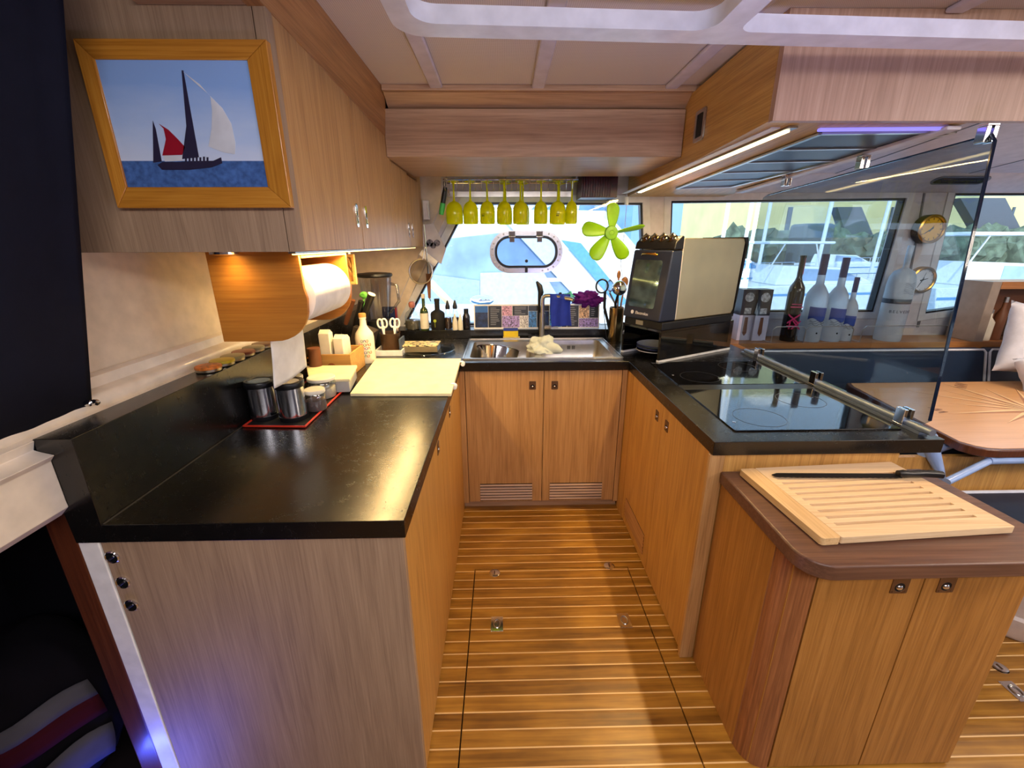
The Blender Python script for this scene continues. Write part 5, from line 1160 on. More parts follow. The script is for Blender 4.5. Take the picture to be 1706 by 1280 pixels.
# storage box with white lid
q = [at(515, 634, 'z', 0.965), at(583, 632, 'z', 0.965), at(595, 609, 'z', 0.965), at(510, 610, 'z', 0.965)]
bx = thing('storage_box', 'low clear storage box with a broad white lid at the back of the red-rimmed tray', 'box', (q[0]+q[2])/2-V((0, 0, 0.06)))
ce = (q[0]+q[1]+q[2]+q[3])/4
b = B(); b.hexa([V((p.x, p.y, 0.955)) for p in q], [V((p.x, p.y, 0.967)) for p in q]); obj('lid', b, boardw, bx, bevel=0.003)
b = B(); q2 = [ce+(p-ce)*0.94 for p in q]; b.hexa([V((p.x, p.y, 0.907)) for p in q2], [V((p.x, p.y, 0.9548)) for p in q2]); obj('tub', b, plain('frosted_tub', (210, 214, 216), 0.3, trans=0.4), bx, bevel=0.003)
# white cutting board with two side clips
q = [at(583, 655, 'z', 0.916), at(752, 655, 'z', 0.916), at(768, 597, 'z', 0.916), at(626, 597, 'z', 0.916)]
cb = thing('cutting_board', 'large white plastic cutting board lying across the left worktop', 'cutting board', (q[0]+q[2])/2)
b = B(); b.prism([V((p.x, p.y, 0.9006)) for p in q], (0, 0, 0.0145)); obj('board', b, boardw, cb, bevel=0.003)
for k, (u, v_) in enumerate(((756, 640), (770, 603))):
    p = at(u, v_, 'z', 0.916); b = B(); b.cyl((p.x+0.004, p.y-0.014, 0.905), (p.x+0.004, p.y+0.014, 0.905), 0.0105, n=16); b.box(p.x-0.012, p.x+0.006, p.y-0.010, p.y+0.010, 0.9152, 0.919); obj('side_clip', b, white, cb, bevel=0.001)

# six tins on the splash upstand
for k, (u, v_, m, nm) in enumerate(((347, 616, plain('tin_orange', (196, 110, 40), 0.4, var=0.3, scale=60), 'orange-topped tin nearest the viewer on the black upstand'), (370, 606, plain('tin_yellow', (206, 180, 40), 0.4), 'yellow-topped tin, second in the row on the black upstand'), (388, 600, plain('tin_olive', (150, 140, 100), 0.4), 'dull green tin, third in the row on the black upstand'), (406, 594, plain('tin_red', (130, 70, 50), 0.4), 'brownish tin, fourth in the row on the black upstand'), (423, 588, plain('tin_grey', (120, 114, 96), 0.4), 'grey tin, fifth in the row on the black upstand'), (438, 582, plain('tin_brown', (100, 70, 50), 0.4), 'dark tin furthest back in the row on the black upstand'))):
    p = at(u, v_, 'x', -0.936); y = p.y
    s = thing('spice_tin', nm, 'tin', (-0.936, y, 1.1105), 'round tins on the black upstand')
    b = B(); b.lathe([(0, 0), (0.033, 0), (0.036, 0.003), (0.036, 0.014), (0, 0.014)], (-0.934, y, 1.1105), n=32); obj('body', b, tin_m, s)
    b = B(); b.lathe([(0.0365, 0.010), (0.0375, 0.012), (0.0365, 0.018), (0.030, 0.0195), (0, 0.0195)], (-0.934, y, 1.1105), n=32); obj('lid', b, m, s)

# ================================================================== BACK LEFT CLUTTER
# wooden wine crate with white boxes in it
wc = thing('wooden_crate', 'small open wooden crate with printed marks, full of white cartons', 'crate', (-0.80, 2.05, 0.9))
cx0, cx1, cy0, cy1, ch = -0.888, -0.735, 1.96, 2.17, 0.085
xL, xR = at(510, 600, 'y', 1.965).x, at(592, 600, 'y', 2.1).x
TW = Matrix.Translation((-0.885, 1.955, 0.901)); CW, CD, CH = 0.175, 0.20, 0.105
for nm, bxs in (('front_board', (0, CW, 0, 0.010, 0, CH)), ('rear_board', (0, CW, CD-0.010, CD, 0, CH)), ('side_board', (0, 0.010, 0.0105, CD-0.0105, 0, CH)), ('side_board', (CW-0.010, CW, 0.0105, CD-0.0105, 0, CH)), ('bottom_board', (0.0105, CW-0.0105, 0.0105, CD-0.0105, 0, 0.008))):
    b = B(); b.T = TW; b.box(*bxs); o_ = obj(nm, b, boxwood, wc, bevel=0.0008)
    if nm == 'front_board':
        b = B(); b.T = TW; b.plate(arc(0.085, 0.045, 0.020, 0, 345, 20), [arc(0.085, 0.045, 0.016, 0, 330, 14)], lambda a, c, t: (a, t, c), -0.0008, -0.0001)
        b.plate(rrect(0.075, 0.095, 0.030, 0.060, 0.006, 3), [], lambda a, c, t: (a, t, c), -0.0008, -0.0001); obj('burnt_mark', b, plain('burnt_print', (150, 84, 40), 0.8), o_)
for k, (x, y, w_, d, h, nm) in enumerate(((0.055, 0.05, 0.05, 0.05, 0.19, 'tall cream carton at the front of the wooden crate'), (0.115, 0.06, 0.045, 0.06, 0.165, 'white carton on the right in the wooden crate'), (0.10, 0.13, 0.06, 0.045, 0.15, 'lower white carton at the back of the wooden crate'))):
    c = thing('carton', nm, 'carton', TW @ V((x, y, 0.01)), 'cartons in the wooden crate')
    b = B(); b.T = TW @ Matrix.Translation((x, y, 0.0095)); b.box(-w_/2, w_/2, -d/2, d/2, 0, h); obj('body', b, cardw, c, bevel=0.004)
    b = B(); b.T = TW @ Matrix.Translation((x, y, 0.0095)); b.prism([(-w_/2+0.002, -d/2+0.004, h), (-w_/2+0.002, d/2-0.004, h), (-w_/2+0.002, 0, h+0.014)], (w_-0.004, 0, 0)); obj('gable', b, cardw, c, bevel=0.001)
b = B(); b.lathe([(0, 0), (0.028, 0), (0.03, 0.004), (0.026, 0.13), (0.028, 0.14), (0.0, 0.14)], (-0.852, 1.91, 0.9095), n=28)
tag(obj('brown_jug', b, brown), 'plain brown cylindrical pot behind the storage box under the towel holder', 'pot')
b = B(); p = at(512, 602, 'y', 1.92)
b.tube([(p.x+0.012*cos(a), 1.935, 0.985+0.012*sin(a)) for a in [2*pi*k/16 for k in range(16)]], 0.004, 8, True); tag(obj('orange_ring', b, plain('orange_plastic', (236, 156, 20), 0.4)), 'small orange ring hooked at the left front of the wooden crate', 'ring')
# cream ceramic bottle
p = at(613, 603, 'z', 0.9); bx_, by_ = p.x-0.004, p.y+0.0
cbt = thing('ceramic_bottle', 'cream ceramic bottle with a cork top and colourful scribbled writing', 'bottle', (bx_, by_, 0.9006))
s = 1.0
b = B(); b.lathe([(0, 0), (0.045, 0), (0.048, 0.006), (0.048, 0.13), (0.043, 0.155), (0.026, 0.178), (0.017, 0.195), (0.0155, 0.225), (0.018, 0.228), (0.018, 0.240), (0, 0.240)], (bx_, by_, 0.9006), n=44); obj('body', b, ceramic, cbt)
b = B(); b.lathe([(0.0185, 0.236), (0.0185, 0.252), (0.0165, 0.255), (0, 0.255)], (bx_, by_, 0.9006), n=24); obj('stopper', b, cork, cbt)
pm_ = [plain('print_orange', (214, 96, 40), 0.6), plain('print_green', (70, 130, 90), 0.6), plain('print_indigo', (70, 76, 150), 0.6), plain('print_pink', (200, 90, 110), 0.6)]
b = B(); rr = random.Random(4)
for row, (z, n_) in enumerate(((0.120, 3), (0.100, 5), (0.082, 4), (0.060, 5), (0.042, 3))):
    for k in range(n_):
        b.mi = rr.randrange(4); a0 = -pi/2+0.25+(k-(n_-1)/2)*0.27; R_ = 0.0486
        b.tube([(bx_+R_*cos(a0+0.11*sin(t)), by_+R_*sin(a0+0.11*sin(t)), 0.9006+z+0.007*cos(t*(1+k % 2))) for t in [i*0.7 for i in range(9)]], 0.0015, 5)
obj('painted_writing', b, pm_, cbt)
# white tray with tin of scissors
q = [at(640, 590, 'z', 0.915), at(668, 596, 'z', 0.915)]
wtray = thing('white_tray', 'white shallow tray with a honey wood inside, carrying the brown utensil tin', 'tray', (-0.63, 2.50, 0.9))
b = B(); X0_, X1_, Y0_, Y1_ = -0.712, -0.560, 2.335, 2.53
b.plate([(X0_, Y0_), (X1_, Y0_), (X1_, Y1_), (X0_, Y1_)], [[(X0_+0.008, Y0_+0.008), (X1_-0.008, Y0_+0.008), (X1_-0.008, Y1_-0.008), (X0_+0.008, Y1_-0.008)]], lambda a, c, t: (a, c, t), 0.9006, 0.932); obj('rim', b, white, wtray, bevel=0.001)
b = B(); b.box(X0_+0.0085, X1_-0.0085, Y0_+0.0085, Y1_-0.0085, 0.9006, 0.908); obj('floor', b, boxwood, wtray)
tx, ty, tz = -0.64, 2.42, 0.9085
ut = thing('utensil_tin', 'embossed brown metal tin standing on the white tray', 'tin', (tx, ty, tz))
b = B(); b.lathe([(0, 0), (0.050, 0), (0.052, 0.004), (0.056, 0.105), (0.058, 0.108), (0.055, 0.108), (0.050, 0.006), (0, 0.004)], (tx, ty, tz), n=40); obj('body', b, leather, ut)
def scissors(x, y, z, label, ang):
    s = thing('scissors', label, 'scissors', (x, y, z), 'scissors in the brown tin')
    T = Matrix.Translation((x, y, z)) @ Matrix.Rotation(ang, 4, 'Y')
    for sg_ in (-1, 1):
        b = B(); b.T = T; b.tube([(sg_*0.012+0.014*cos(a), 0, 0.155+0.024*sin(a)) for a in [2*pi*k/20 for k in range(20)]], 0.0052, 8, True); b.tube([(sg_*0.006, 0, 0.135), (0, 0.002*sg_, 0.10), (0, 0.002*sg_, 0.088)], 0.0055, 8); obj('handle', b, white, s)
        b = B(); b.T = T; b.box(-0.005, 0.005, sg_*0.0015-0.001, sg_*0.0015+0.001, 0.01, 0.10); obj('blade', b, steel, s)
scissors(tx-0.022, ty-0.018, tz+0.008, 'left pair of white-handled scissors in the brown tin', radians(-4))
scissors(tx+0.020, ty-0.006, tz+0.008, 'right pair of white-handled scissors in the brown tin', radians(5))
for k, (dx, dy, m, nm, h) in enumerate(((-0.042, 0.008, bluep, 'blue-handled tool leaning at the left of the brown tin', 0.165), (0.040, 0.012, chrome, 'thin steel tool at the right of the brown tin', 0.17), (0.028, 0.026, steel, 'second steel tool at the back right of the brown tin', 0.165))):
    b = B(); b.tube([(tx+dx*0.7, ty+dy, tz+0.008), (tx+dx, ty+dy, tz+0.10), (tx+dx*1.15, ty+dy, tz+h)], [0.003, 0.005, 0.007 if k == 0 else 0.004], 10); tag(obj('kitchen_tool', b, m), nm, 'utensil', 'tools in the brown tin')
b = B(); b.box(-0.580, -0.5695, 2.36, 2.46, 0.9085, 0.99); tag(obj('dark_blue_box', b, plain('slate_blue_card', (70, 84, 104), 0.5), bevel=0.001), 'slate blue box standing beside the brown tin on the white tray', 'box')
# knife block with knives leaning
kb_ = thing('knife_block', 'dark knife block leaning to the right behind the cream bottle', 'knife block', (-0.80, 2.33, 0.9006))
Tk = Matrix.Translation((-0.845, 2.36, 0.9006)) @ Matrix.Rotation(radians(24), 4, 'Y')
b = B(); b.prism([(-0.86, 2.30, 0.9008), (-0.745, 2.30, 0.9008), (-0.70, 2.30, 1.035), (-0.80, 2.30, 1.075)], (0, 0.12, 0)); obj('block', b, plain('dark_block', (60, 52, 46), 0.5), kb_, bevel=0.004)
for k, (u0, v0, u1, v1, m, r, nm) in enumerate(((600, 545, 619, 491, black_plastic, 0.020, 'thick black-handled knife with a pale end cap in the knife block'), (591, 545, 602, 502, black_plastic, 0.016, 'second black-handled knife in the knife block'), (576, 540, 588, 500, brown, 0.014, 'brown-handled knife at the left of the knife block'))):
    p0, p1 = at(u0, v0, 'y', 2.36), at(u1, v1, 'y', 2.33)
    kk = thing('kitchen_knife', nm, 'knife', p0, 'knives in the block')
    b = B(); b.tube([p0, p0.lerp(p1, .3), p0.lerp(p1, .7), p1], [r*0.8, r, r*0.9, r], 12); obj('handle', b, m, kk)
    if k == 0:
        d = (p1-p0).normalized(); b = B(); b.cyl(p1+d*0.0005, p1+d*0.004, r*1.02, n=16); obj('end_cap', b, labelw, kk)
b = B(); p = at(606, 492, 'y', 2.40); b.blob(p, (0.022, 0.012, 0.018), 3, 0.3, 1.5, 3); b.cyl(p+V((-0.012, 0, -0.10)), p, 0.005, n=8); tag(obj('green_spatula', b, plain('green_silicone', (110, 200, 80), 0.5)), 'light green spatula head between the knives', 'utensil')
# blender jug
px, py = at(628, 500, 'y', 2.62).x, 2.62
zb, zt_ = 0.902, at(628, 458, 'y', 2.62).z
blr = thing('blender', 'clear ribbed blender jug with a dark lid in the back left corner', 'blender', (px, py, zb))
b = B(); b.lathe([(0, 0), (0.085, 0), (0.088, 0.01), (0.075, 0.12), (0.066, 0.15), (0, 0.15)], (px, py, zb), n=32); obj('motor_base', b, black_plastic, blr)
b = B(); n_ = 64; Rb, Rt = 0.066, 0.092
def jf(u, v_): a = 2*pi*u; r = (Rb+(Rt-Rb)*v_)*(1+0.03*cos(a*12)); return (px+r*cos(a), py+r*sin(a), zb+0.151+(zt_-zb-0.165)*v_)
b.grid(jf, n_, 6); obj('jug', b, smoke, blr, angle=60)
b = B(); b.tube([(px+0.092, py-0.01, zt_-0.05), (px+0.13, py-0.02, zt_-0.06), (px+0.135, py-0.02, zt_-0.15), (px+0.078, py-0.01, zt_-0.22)], 0.009, 10); obj('handle', b, smoke, blr)
b = B(); b.lathe([(0, -0.012), (0.095, -0.012), (0.102, -0.004), (0.10, 0.008), (0.04, 0.014), (0, 0.014)], (px, py, zt_), n=36); obj('lid', b, black_plastic, blr)
# blue book / dark carton behind scissors
q0, q1 = at(641, 512, 'y', 2.74), at(662, 560, 'y', 2.74)
b = B(); b.box(q0.x-0.02, q1.x-0.004, 2.745, 2.775, 0.9005 if False else 0.902, q0.z); o_ = obj('blue_carton', b, plain('dark_blue_carton', (24, 40, 84), 0.4), bevel=0.001); tag(o_, 'dark blue carton with a red edge standing in the back left corner', 'carton')
b = B(); b.box(q1.x-0.003, q1.x+0.006, 2.746, 2.774, 0.902, q0.z-0.002); obj('red_spine', b, plain('dark_red_spine', (130, 30, 30), 0.5), o_)
# second clear jar behind bracket
# trivet with two fish dishes
tv = thing('serving_tray', 'oval clear glass tray on the worktop left of the sink', 'tray', (-0.46, 2.45, 0.9006))
b = B(); b.lathe([(0, 0), (0.13, 0), (0.15, 0.010), (0.152, 0.012), (0.128, 0.004), (0, 0.003)], (-0.435, 2.44, 0.9006), n=48, sx=1.0); obj('dish', b, clear_gl, tv)
b = B(); b.tube([(-0.435+0.152*cos(2*pi*k/48), 2.44+0.152*sin(2*pi*k/48), 0.913) for k in range(48)], 0.004, 8, True); obj('rim', b, clear_gl, tv)
fd = thing('patterned_box', 'flat tin box with a cream and black patterned lid left of the sink', 'box', (-0.47, 2.47, 0.905))
b = B(); b.box(-0.585, -0.375, 2.395, 2.515, 0.9055, 0.938); obj('body', b, tin_m, fd, bevel=0.002)
pat = plain('speckled_lid', (206, 190, 140), 0.4); r_ = pat.node_tree.nodes['Color Ramp'].color_ramp if 'Color Ramp' in pat.node_tree.nodes else None
if r_:
    r_.elements[0].position = 0.46; r_.elements[0].color = (0.03, 0.025, 0.02, 1); r_.elements[1].position = 0.5
    for nd in pat.node_tree.nodes:
        if nd.type == 'MAPPING': nd.inputs['Scale'].default_value = (55, 55, 55)
b = B(); b.box(-0.588, -0.372, 2.392, 2.518, 0.9385, 0.946); obj('lid', b, pat, fd, bevel=0.002)

# ledge bottles
ZL = 0.9555
def bottle(name, u, y, r, prof, label, m, extras=(), z=ZL, v_=560, group='bottles on the black ledge left of the sink'):
    x = at(u, v_, 'y', y).x
    t = thing(name, label, 'bottle', (x, y, z), group)
    b = B(); b.lathe([(a*r, h) for a, h in prof], (x, y, z), n=32); obj('body', b, m, t)
    for nm, pr2, m2 in extras:
        b = B(); b.lathe([(a*r, h) for a, h in pr2], (x, y, z), n=28); obj(nm, b, m2, t)
    return t
bottle('flask', 690, 2.845, 0.052, [(0, 0), (0.95, 0), (1, 0.006), (1, 0.085), (0.8, 0.11), (0.36, 0.128), (0.30, 0.145), (0.33, 0.148)], 'squat clear flask with a pinkish stopper, leftmost on the ledge', clear_gl, (('liquid', [(0, 0.004), (0.9, 0.004), (0.94, 0.010), (0.94, 0.06), (0, 0.06)], plain('murky_liquid', (120, 112, 96), 0.2)), ('stopper', [(0, 0.140), (0.30, 0.140), (0.40, 0.150), (0.42, 0.168), (0.3, 0.178), (0, 0.178)], plain('pink_stopper', (190, 120, 104), 0.4))))
bottle('oil_bottle', 709, 2.80, 0.027, [(0, 0), (0.95, 0), (1, 0.004), (1, 0.115), (0.85, 0.135), (0.4, 0.150), (0.36, 0.215), (0.42, 0.218), (0.42, 0.228), (0, 0.228)], 'slim green oil bottle with a cream label on the ledge', greengl, (('label', [(1.02, 0.012), (1.02, 0.112)], labelw), ('cap', [(0.44, 0.205), (0.46, 0.232), (0, 0.233)], labelw)))
b5 = bottle('square_oil_bottle', 731, 2.83, 0.046, [(0, 0), (0.95, 0), (1, 0.006), (1, 0.100), (0.9, 0.112), (0.36, 0.128), (0.34, 0.180), (0.38, 0.182), (0.38, 0.198), (0, 0.198)], 'broad black bottle with a small yellow-green tree emblem on the ledge', black_matte)
x = at(727, 545, 'y', 2.83).x
b = B(); b.T = basis((x, 2.7825, ZL+0.05), (1, 0, 0), (0, -1, 0)); b.lathe([(0, 0.0006), (0.010, 0.0006), (0.010, 0)], (0, 0.012, 0), n=20); b.box(-0.001, 0.001, -0.03, 0.01, 0, 0.0006); obj('tree_emblem', b, plain('emblem_green', (170, 190, 60), 0.6), b5)
for u, nm in ((748, 'left one of two clear vinegar bottles with black spouts'), (760, 'right one of two clear vinegar bottles with black spouts')):
    bottle('vinegar_bottle', u, 2.84 if u < 750 else 2.855, 0.024, [(0, 0), (0.95, 0), (1, 0.004), (1, 0.095), (0.7, 0.12), (0.45, 0.135)], nm, clear_gl, (('liquid', [(0, 0.003), (0.9, 0.003), (0.9, 0.075), (0, 0.075)], plain('brown_vinegar', (70, 50, 40), 0.2)), ('spout', [(0.62, 0.130), (0.66, 0.145), (0.40, 0.165), (0.16, 0.185), (0, 0.186)], black_plastic)))
for u, nm in ((759, 'left one of two small white shakers in front of the vinegar bottles'), (768, 'right one of two small white shakers in front of the vinegar bottles')):
    bottle('white_shaker', u, 2.79+0.008, 0.017, [(0, 0), (0.95, 0), (1, 0.003), (0.95, 0.055), (0.45, 0.085), (0.2, 0.105), (0, 0.107)], nm, ceramic, group='white shakers on the black ledge')
bottle('dark_sauce_bottle', 778, 2.85, 0.026, [(0, 0), (0.95, 0), (1, 0.005), (0.95, 0.08), (0.6, 0.10), (0.55, 0.12), (0, 0.122)], 'small dark sauce jar next to the photo board', plain('dark_sauce', (30, 20, 18), 0.15), (('lid', [(0.62, 0.10), (0.62, 0.13), (0, 0.131)], black_plastic),))

# ================================================================== STRAINER AND POUCHES HANGING
hx = at(706, 400, 'y', 2.80)
strn = thing('strainer', 'round wire mesh strainer hanging below the corner of the wall cabinet', 'strainer', at(702, 452, 'y', 2.72))
c = at(701, 453, 'y', 2.72); nrm = V((-0.12, -1, 0.1)).normalized(); Rs = 0.072
Tt = basis(c, (1, 0, 0), nrm)
b = B(); b.T = Tt; b.tube([(Rs*cos(2*pi*k/40), Rs*sin(2*pi*k/40), 0) for k in range(40)], 0.0042, 8, True); obj('rim', b, steel, strn)
b = B(); b.T = Tt; b.lathe([(Rs*sin(radians(a)), -0.04*cos(radians(a))) for a in range(0, 91, 10)], n=40); 
mm_ = clearpane('wire_mesh', (0.46, 0.42, 0.38), 0.03, 0.4); obj('mesh_bowl', b, mm_, strn)
ht = at(708, 425, 'y', 2.74); hb_ = at(708, 402, 'y', 2.76)
b = B(); b.tube([c+V((0.015, 0.0, Rs*0.98)), c+V((0.02, 0.006, Rs+0.03)), V((ht.x, 2.74, 1.472))], 0.0045, 8); obj('handle', b, steel, strn)
# wooden-handled tool behind strainer
p0, p1 = at(714, 470, 'y', 2.76), at(716, 497, 'y', 2.76)
tl = thing('brown_scraper', 'brown leather-look strip tool hanging to the right of the strainer', 'utensil', p1)
b = B(); b.hexa([p1+V((-0.010, 0, 0)), p1+V((0.006, 0, 0)), p1+V((0.006, 0.006, 0)), p1+V((-0.010, 0.006, 0))], [p0+V((-0.014, 0, 0.05)), p0+V((0.016, 0, 0.05)), p0+V((0.016, 0.006, 0.05)), p0+V((-0.014, 0.006, 0.05))]); obj('strip', b, brown, tl)
b = B(); b.tube([p0+V((0, 0.003, 0.05)), V((p0.x-0.008, 2.763, 1.56)), V((p0.x-0.010, 2.765, 1.60))], 0.004, 8); obj('steel_core', b, chrome, tl)
b = B(); b.tube([p1, p1+V((0.004, 0.002, -0.02))], [0.005, 0.002], 8); obj('tip', b, chrome, tl)
q = [at(704, 375, 'y', 2.86), at(722, 372, 'y', 2.86), at(743, 415, 'y', 2.86), at(735, 440, 'y', 2.86), at(705, 425, 'y', 2.86)]
pch = thing('photo_card', 'grey-white card with dark round prints, hung on the window edge above the strainer', 'card', q[3])
b = B(); b.prism([V((p.x, 2.862, p.z)) for p in q], (0, 0.003, 0)); obj('card', b, plain('greyish_card', (190, 188, 196), 0.5), pch)
b = B(); cn_ = at(716, 405, 'y', 2.86)
for dx, dz, r in ((0, 0, 0.022), (0.045, 0.0, 0.020), (0.02, -0.016, 0.018), (-0.02, -0.012, 0.014)): b.lathe([(0, 0.0012), (r, 0.0012), (r, 0)], (cn_.x+dx, 2.8615, cn_.z+dz), (0, -1, 0), 20)
obj('round_prints', b, plain('grey_print', (84, 84, 96), 0.4, var=0.5, scale=80), pch)
q0 = at(714, 430, 'y', 2.845)
b = B(); b.T = Matrix.Translation(q0) @ Matrix.Rotation(radians(38), 4, 'Y'); b.box(-0.06, 0.06, -0.004, 0.004, -0.02, 0.02); tag(obj('white_clip_strip', b, white, bevel=0.002), 'white slanted plastic strip just under the grey photo card', 'strip')
q0, q1 = at(704, 334, 'y', 2.88), at(716, 366, 'y', 2.88)
b = B(); b.box(q0.x, q1.x, 2.87, 2.90, q1.z, q0.z); b.cyl((q1.x-0.004, 2.868, q1.z+0.01), (q1.x-0.008, 2.868, q0.z-0.02), 0.005, n=10); tag(obj('white_switch_box', b, white_frame, bevel=0.003), 'grey-white plastic box on the corner trim beside the wall cabinet', 'switch')

# ================================================================== UTENSIL HOLDER (RIGHT OF SINK)
up = at(1024, 575, 'y', 2.70); ux, uy = up.x-0.003, 2.70
uh = thing('utensil_holder', 'tall narrow polished steel utensil holder right of the sink', 'utensil holder', (ux, uy, 0.9006))
zt2 = at(1022, 512, 'y', 2.70).z
b = B(); b.lathe([(0, 0), (0.043, 0), (0.045, 0.004), (0.045, zt2-0.9006), (0.042, zt2-0.9006), (0.042, 0.006), (0, 0.006)], (ux, uy, 0.9006), n=40); obj('cylinder', b, plain('brassy_steel', (176, 150, 104), 0.22, metal=1.0), uh)
def ut_(nm, pts, rads, m, label, extra=None):
    t = thing(nm, label, 'utensil', V(pts[0]), 'cooking tools in the steel holder')
    b = B(); b.tube(pts, rads, 10); obj('handle', b, m, t)
    if extra: obj(extra[0], extra[1], extra[2], t)
zb2 = 0.912
p = at(1032, 480, 'y', 2.66)
b = B(); b.T = basis(p, (1, 0, 0), (0.1, -1, 0.35)); b.lathe([(0.046*sin(radians(a)), -0.0+0.038*cos(radians(a))) for a in range(0, 101, 10)], n=32)
ut_('ladle', [(ux+0.012, uy-0.01, zb2), (p.x-0.01, 2.69, p.z-0.10), (p.x, 2.675, p.z-0.03)], 0.008, black_plastic, 'round polished ladle standing in the steel holder', ('cup', b, chrome))
p = at(1003, 477, 'y', 2.68)
b = B(); rg_ = [(p.x+0.036*cos(2*pi*k/30), 2.68, p.z+0.04*sin(2*pi*k/30)) for k in range(30)]; b.tube(rg_, 0.0055, 8, True)
ut_('skimmer', [(ux-0.02, uy-0.005, zb2), (p.x+0.025, 2.69, p.z-0.13), (p.x+0.02, 2.68, p.z-0.032)], 0.009, black_plastic, 'black ring-headed tool at the left of the steel holder', ('ring', b, black_plastic))
p = at(1017, 478, 'y', 2.70)
b = B()
for k in range(8):
    a = pi*k/8; b.tube([(p.x+0.026*sin(t)*cos(a)-0.005*(1-t/pi), 2.70+0.026*sin(t)*sin(a), p.z+0.045-0.08*(t/pi)) for t in [i*pi/10 for i in range(11)]], 0.0016, 5)
ut_('whisk', [(ux-0.008, uy+0.01, zb2), (ux-0.010, uy+0.008, zt2+0.02), (p.x-0.003, 2.70, p.z-0.034)], 0.006, steel, 'wire whisk between the ring tool and the ladle', ('wires', b, steel))
p = at(1041, 470, 'y', 2.74)
b = B(); b.blob(p, (0.022, 0.008, 0.032), 1, 0.05, 1, 3)
ut_('wooden_spoon', [(ux+0.028, uy+0.015, zb2), (ux+0.030, uy+0.02, zt2+0.02), (p.x, 2.74, p.z-0.026)], 0.0055, shelfW, 'wooden spoon at the right of the steel holder', ('spoon_head', b, shelfW))
p = at(1031, 458, 'y', 2.75)
b = B(); b.blob(p, (0.012, 0.006, 0.026), 1, 0.05, 1, 3)
ut_('wooden_spatula', [(ux+0.010, uy+0.026, zb2), (ux+0.012, uy+0.028, zt2+0.02), (p.x, 2.75, p.z-0.02)], 0.005, shelfW, 'narrow wooden spatula sticking up behind the ladle', ('spatula_head', b, shelfW))
b = B(); a_ = [at(1008, 490, 'y', 2.66), at(1006, 520, 'y', 2.66), at(1010, 560, 'y', 2.66), at(1013, 580, 'y', 2.66)]
b.tube([a_[0], a_[1], a_[2], V((a_[3].x, 2.66, 0.904))], 0.0022, 6); tag(obj('thin_cable', b, black_plastic), 'thin dark cable hanging down left of the steel utensil holder', 'cable')
# ================================================================== SHELF, BOTTLES
ZS = 0.868
b = B(); b.box(1.395, 4.1, 2.70, 2.946, ZS-0.022, ZS); sh = thing('window_shelf', 'long teak shelf under the side windows, the tall bottles standing on it', 'shelf', (2.5, 2.8, ZS-0.022))
obj('board', b, shelfW, sh, bevel=0.003)
b = B(); b.box(1.40, 4.1, 2.694, 2.6995, ZS-0.045, ZS+0.006); obj('front_lip', b, shelfW, sh, bevel=0.002)
def big(name, u, prof, r, label, m, y=2.80, extras=(), group='tall bottles on the window shelf'):
    x = at(u, 567, 'y', y).x
    t = thing(name, label, 'bottle', (x, y, ZS+0.0005), group)
    b = B(); b.lathe([(a*r, h) for a, h in prof], (x, y, ZS+0.0005), n=40); obj('body', b, m, t)
    for nm, pr2, m2 in extras:
        b = B(); b.lathe([(a*r, h) for a, h in pr2], (x, y, ZS+0.0005), n=36); obj(nm, b, m2, t)
    return t, x
w_, x = big('wine_bottle', 1311, [(0, 0), (0.95, 0), (1, 0.01), (1, 0.31), (0.9, 0.35), (0.45, 0.39), (0.34, 0.41), (0.34, 0.53), (0.40, 0.532), (0.40, 0.545), (0, 0.545)], 0.047, 'tall black wine bottle with magenta lettering, leftmost on the window shelf', winegl)
b = B(); T = basis((x-0.012, 2.80-0.0475, ZS+0.14), (1, 0, 0), (-0.25, -1, 0)); text_into(b, 'IX', 0.10, T @ Matrix.Rotation(radians(90), 4, 'Z') @ Matrix.Translation((0.0, 0, 0.003)), 0.002); text_into(b, 'IX', 0.08, T @ Matrix.Translation((0.006, -0.03, 0.004)), 0.002)
b.T = T; b.box(-0.035, 0.035, 0.085, 0.092, 0.002, 0.004); b.box(-0.03, 0.03, 0.103, 0.108, 0.002, 0.004); obj('label_print', b, pink, w_)
b = B(); b.T = Matrix.Translation((x, 2.80, ZS)); b.hexa([(0.006, -0.0175, 0.43), (0.014, -0.012, 0.43), (0.012, -0.010, 0.43), (0.006, -0.014, 0.43)], [(0.006, -0.0175, 0.53), (0.014, -0.012, 0.53), (0.012, -0.010, 0.53), (0.006, -0.014, 0.53)]); obj('neck_print', b, plain('rose_print', (190, 80, 110), 0.4), w_)
vp = [(0, 0), (0.95, 0), (1, 0.01), (1, 0.27), (0.92, 0.31), (0.62, 0.345), (0.36, 0.37), (0.33, 0.44), (0, 0.44)]
def vodka(u, s, label, y=2.80, r=0.064):
    t, x = big('frosted_bottle', u, [(a, h*s) for a, h in vp], r, label, frost, y, (('cap', [(0.345, 0.425*s), (0.35, 0.55*s), (0.30, 0.553*s), (0, 0.553*s)], deepblue),), group='frosted bottles with blue caps')
    R_ = r*1.006
    b = B()
    def lf(u_, v__): a = radians(-150+120*u_); z = (0.145+0.085*v__+0.012*sin(u_*8)*(1-v__)-0.01*u_*v__)*s; return (x+R_*cos(a), y+R_*sin(a), ZS+z)
    b.grid(lf, 18, 4); obj('blue_print', b, labelblue, t)
    b = B()
    for k in range(3): b.tube([(x+R_*1.005*cos(radians(-140+t_*6)), y+R_*1.005*sin(radians(-140+t_*6)), ZS+(0.115+k*0.012+0.006*sin(t_*0.8+k))*s) for t_ in range(16)], 0.0012, 4)
    b.lathe([(0, 0.001), (0.006, 0.001), (0.006, 0)], (x, y-R_, ZS+0.06*s), (0, -1, 0), 10); obj('fine_print', b, black_ink, t)
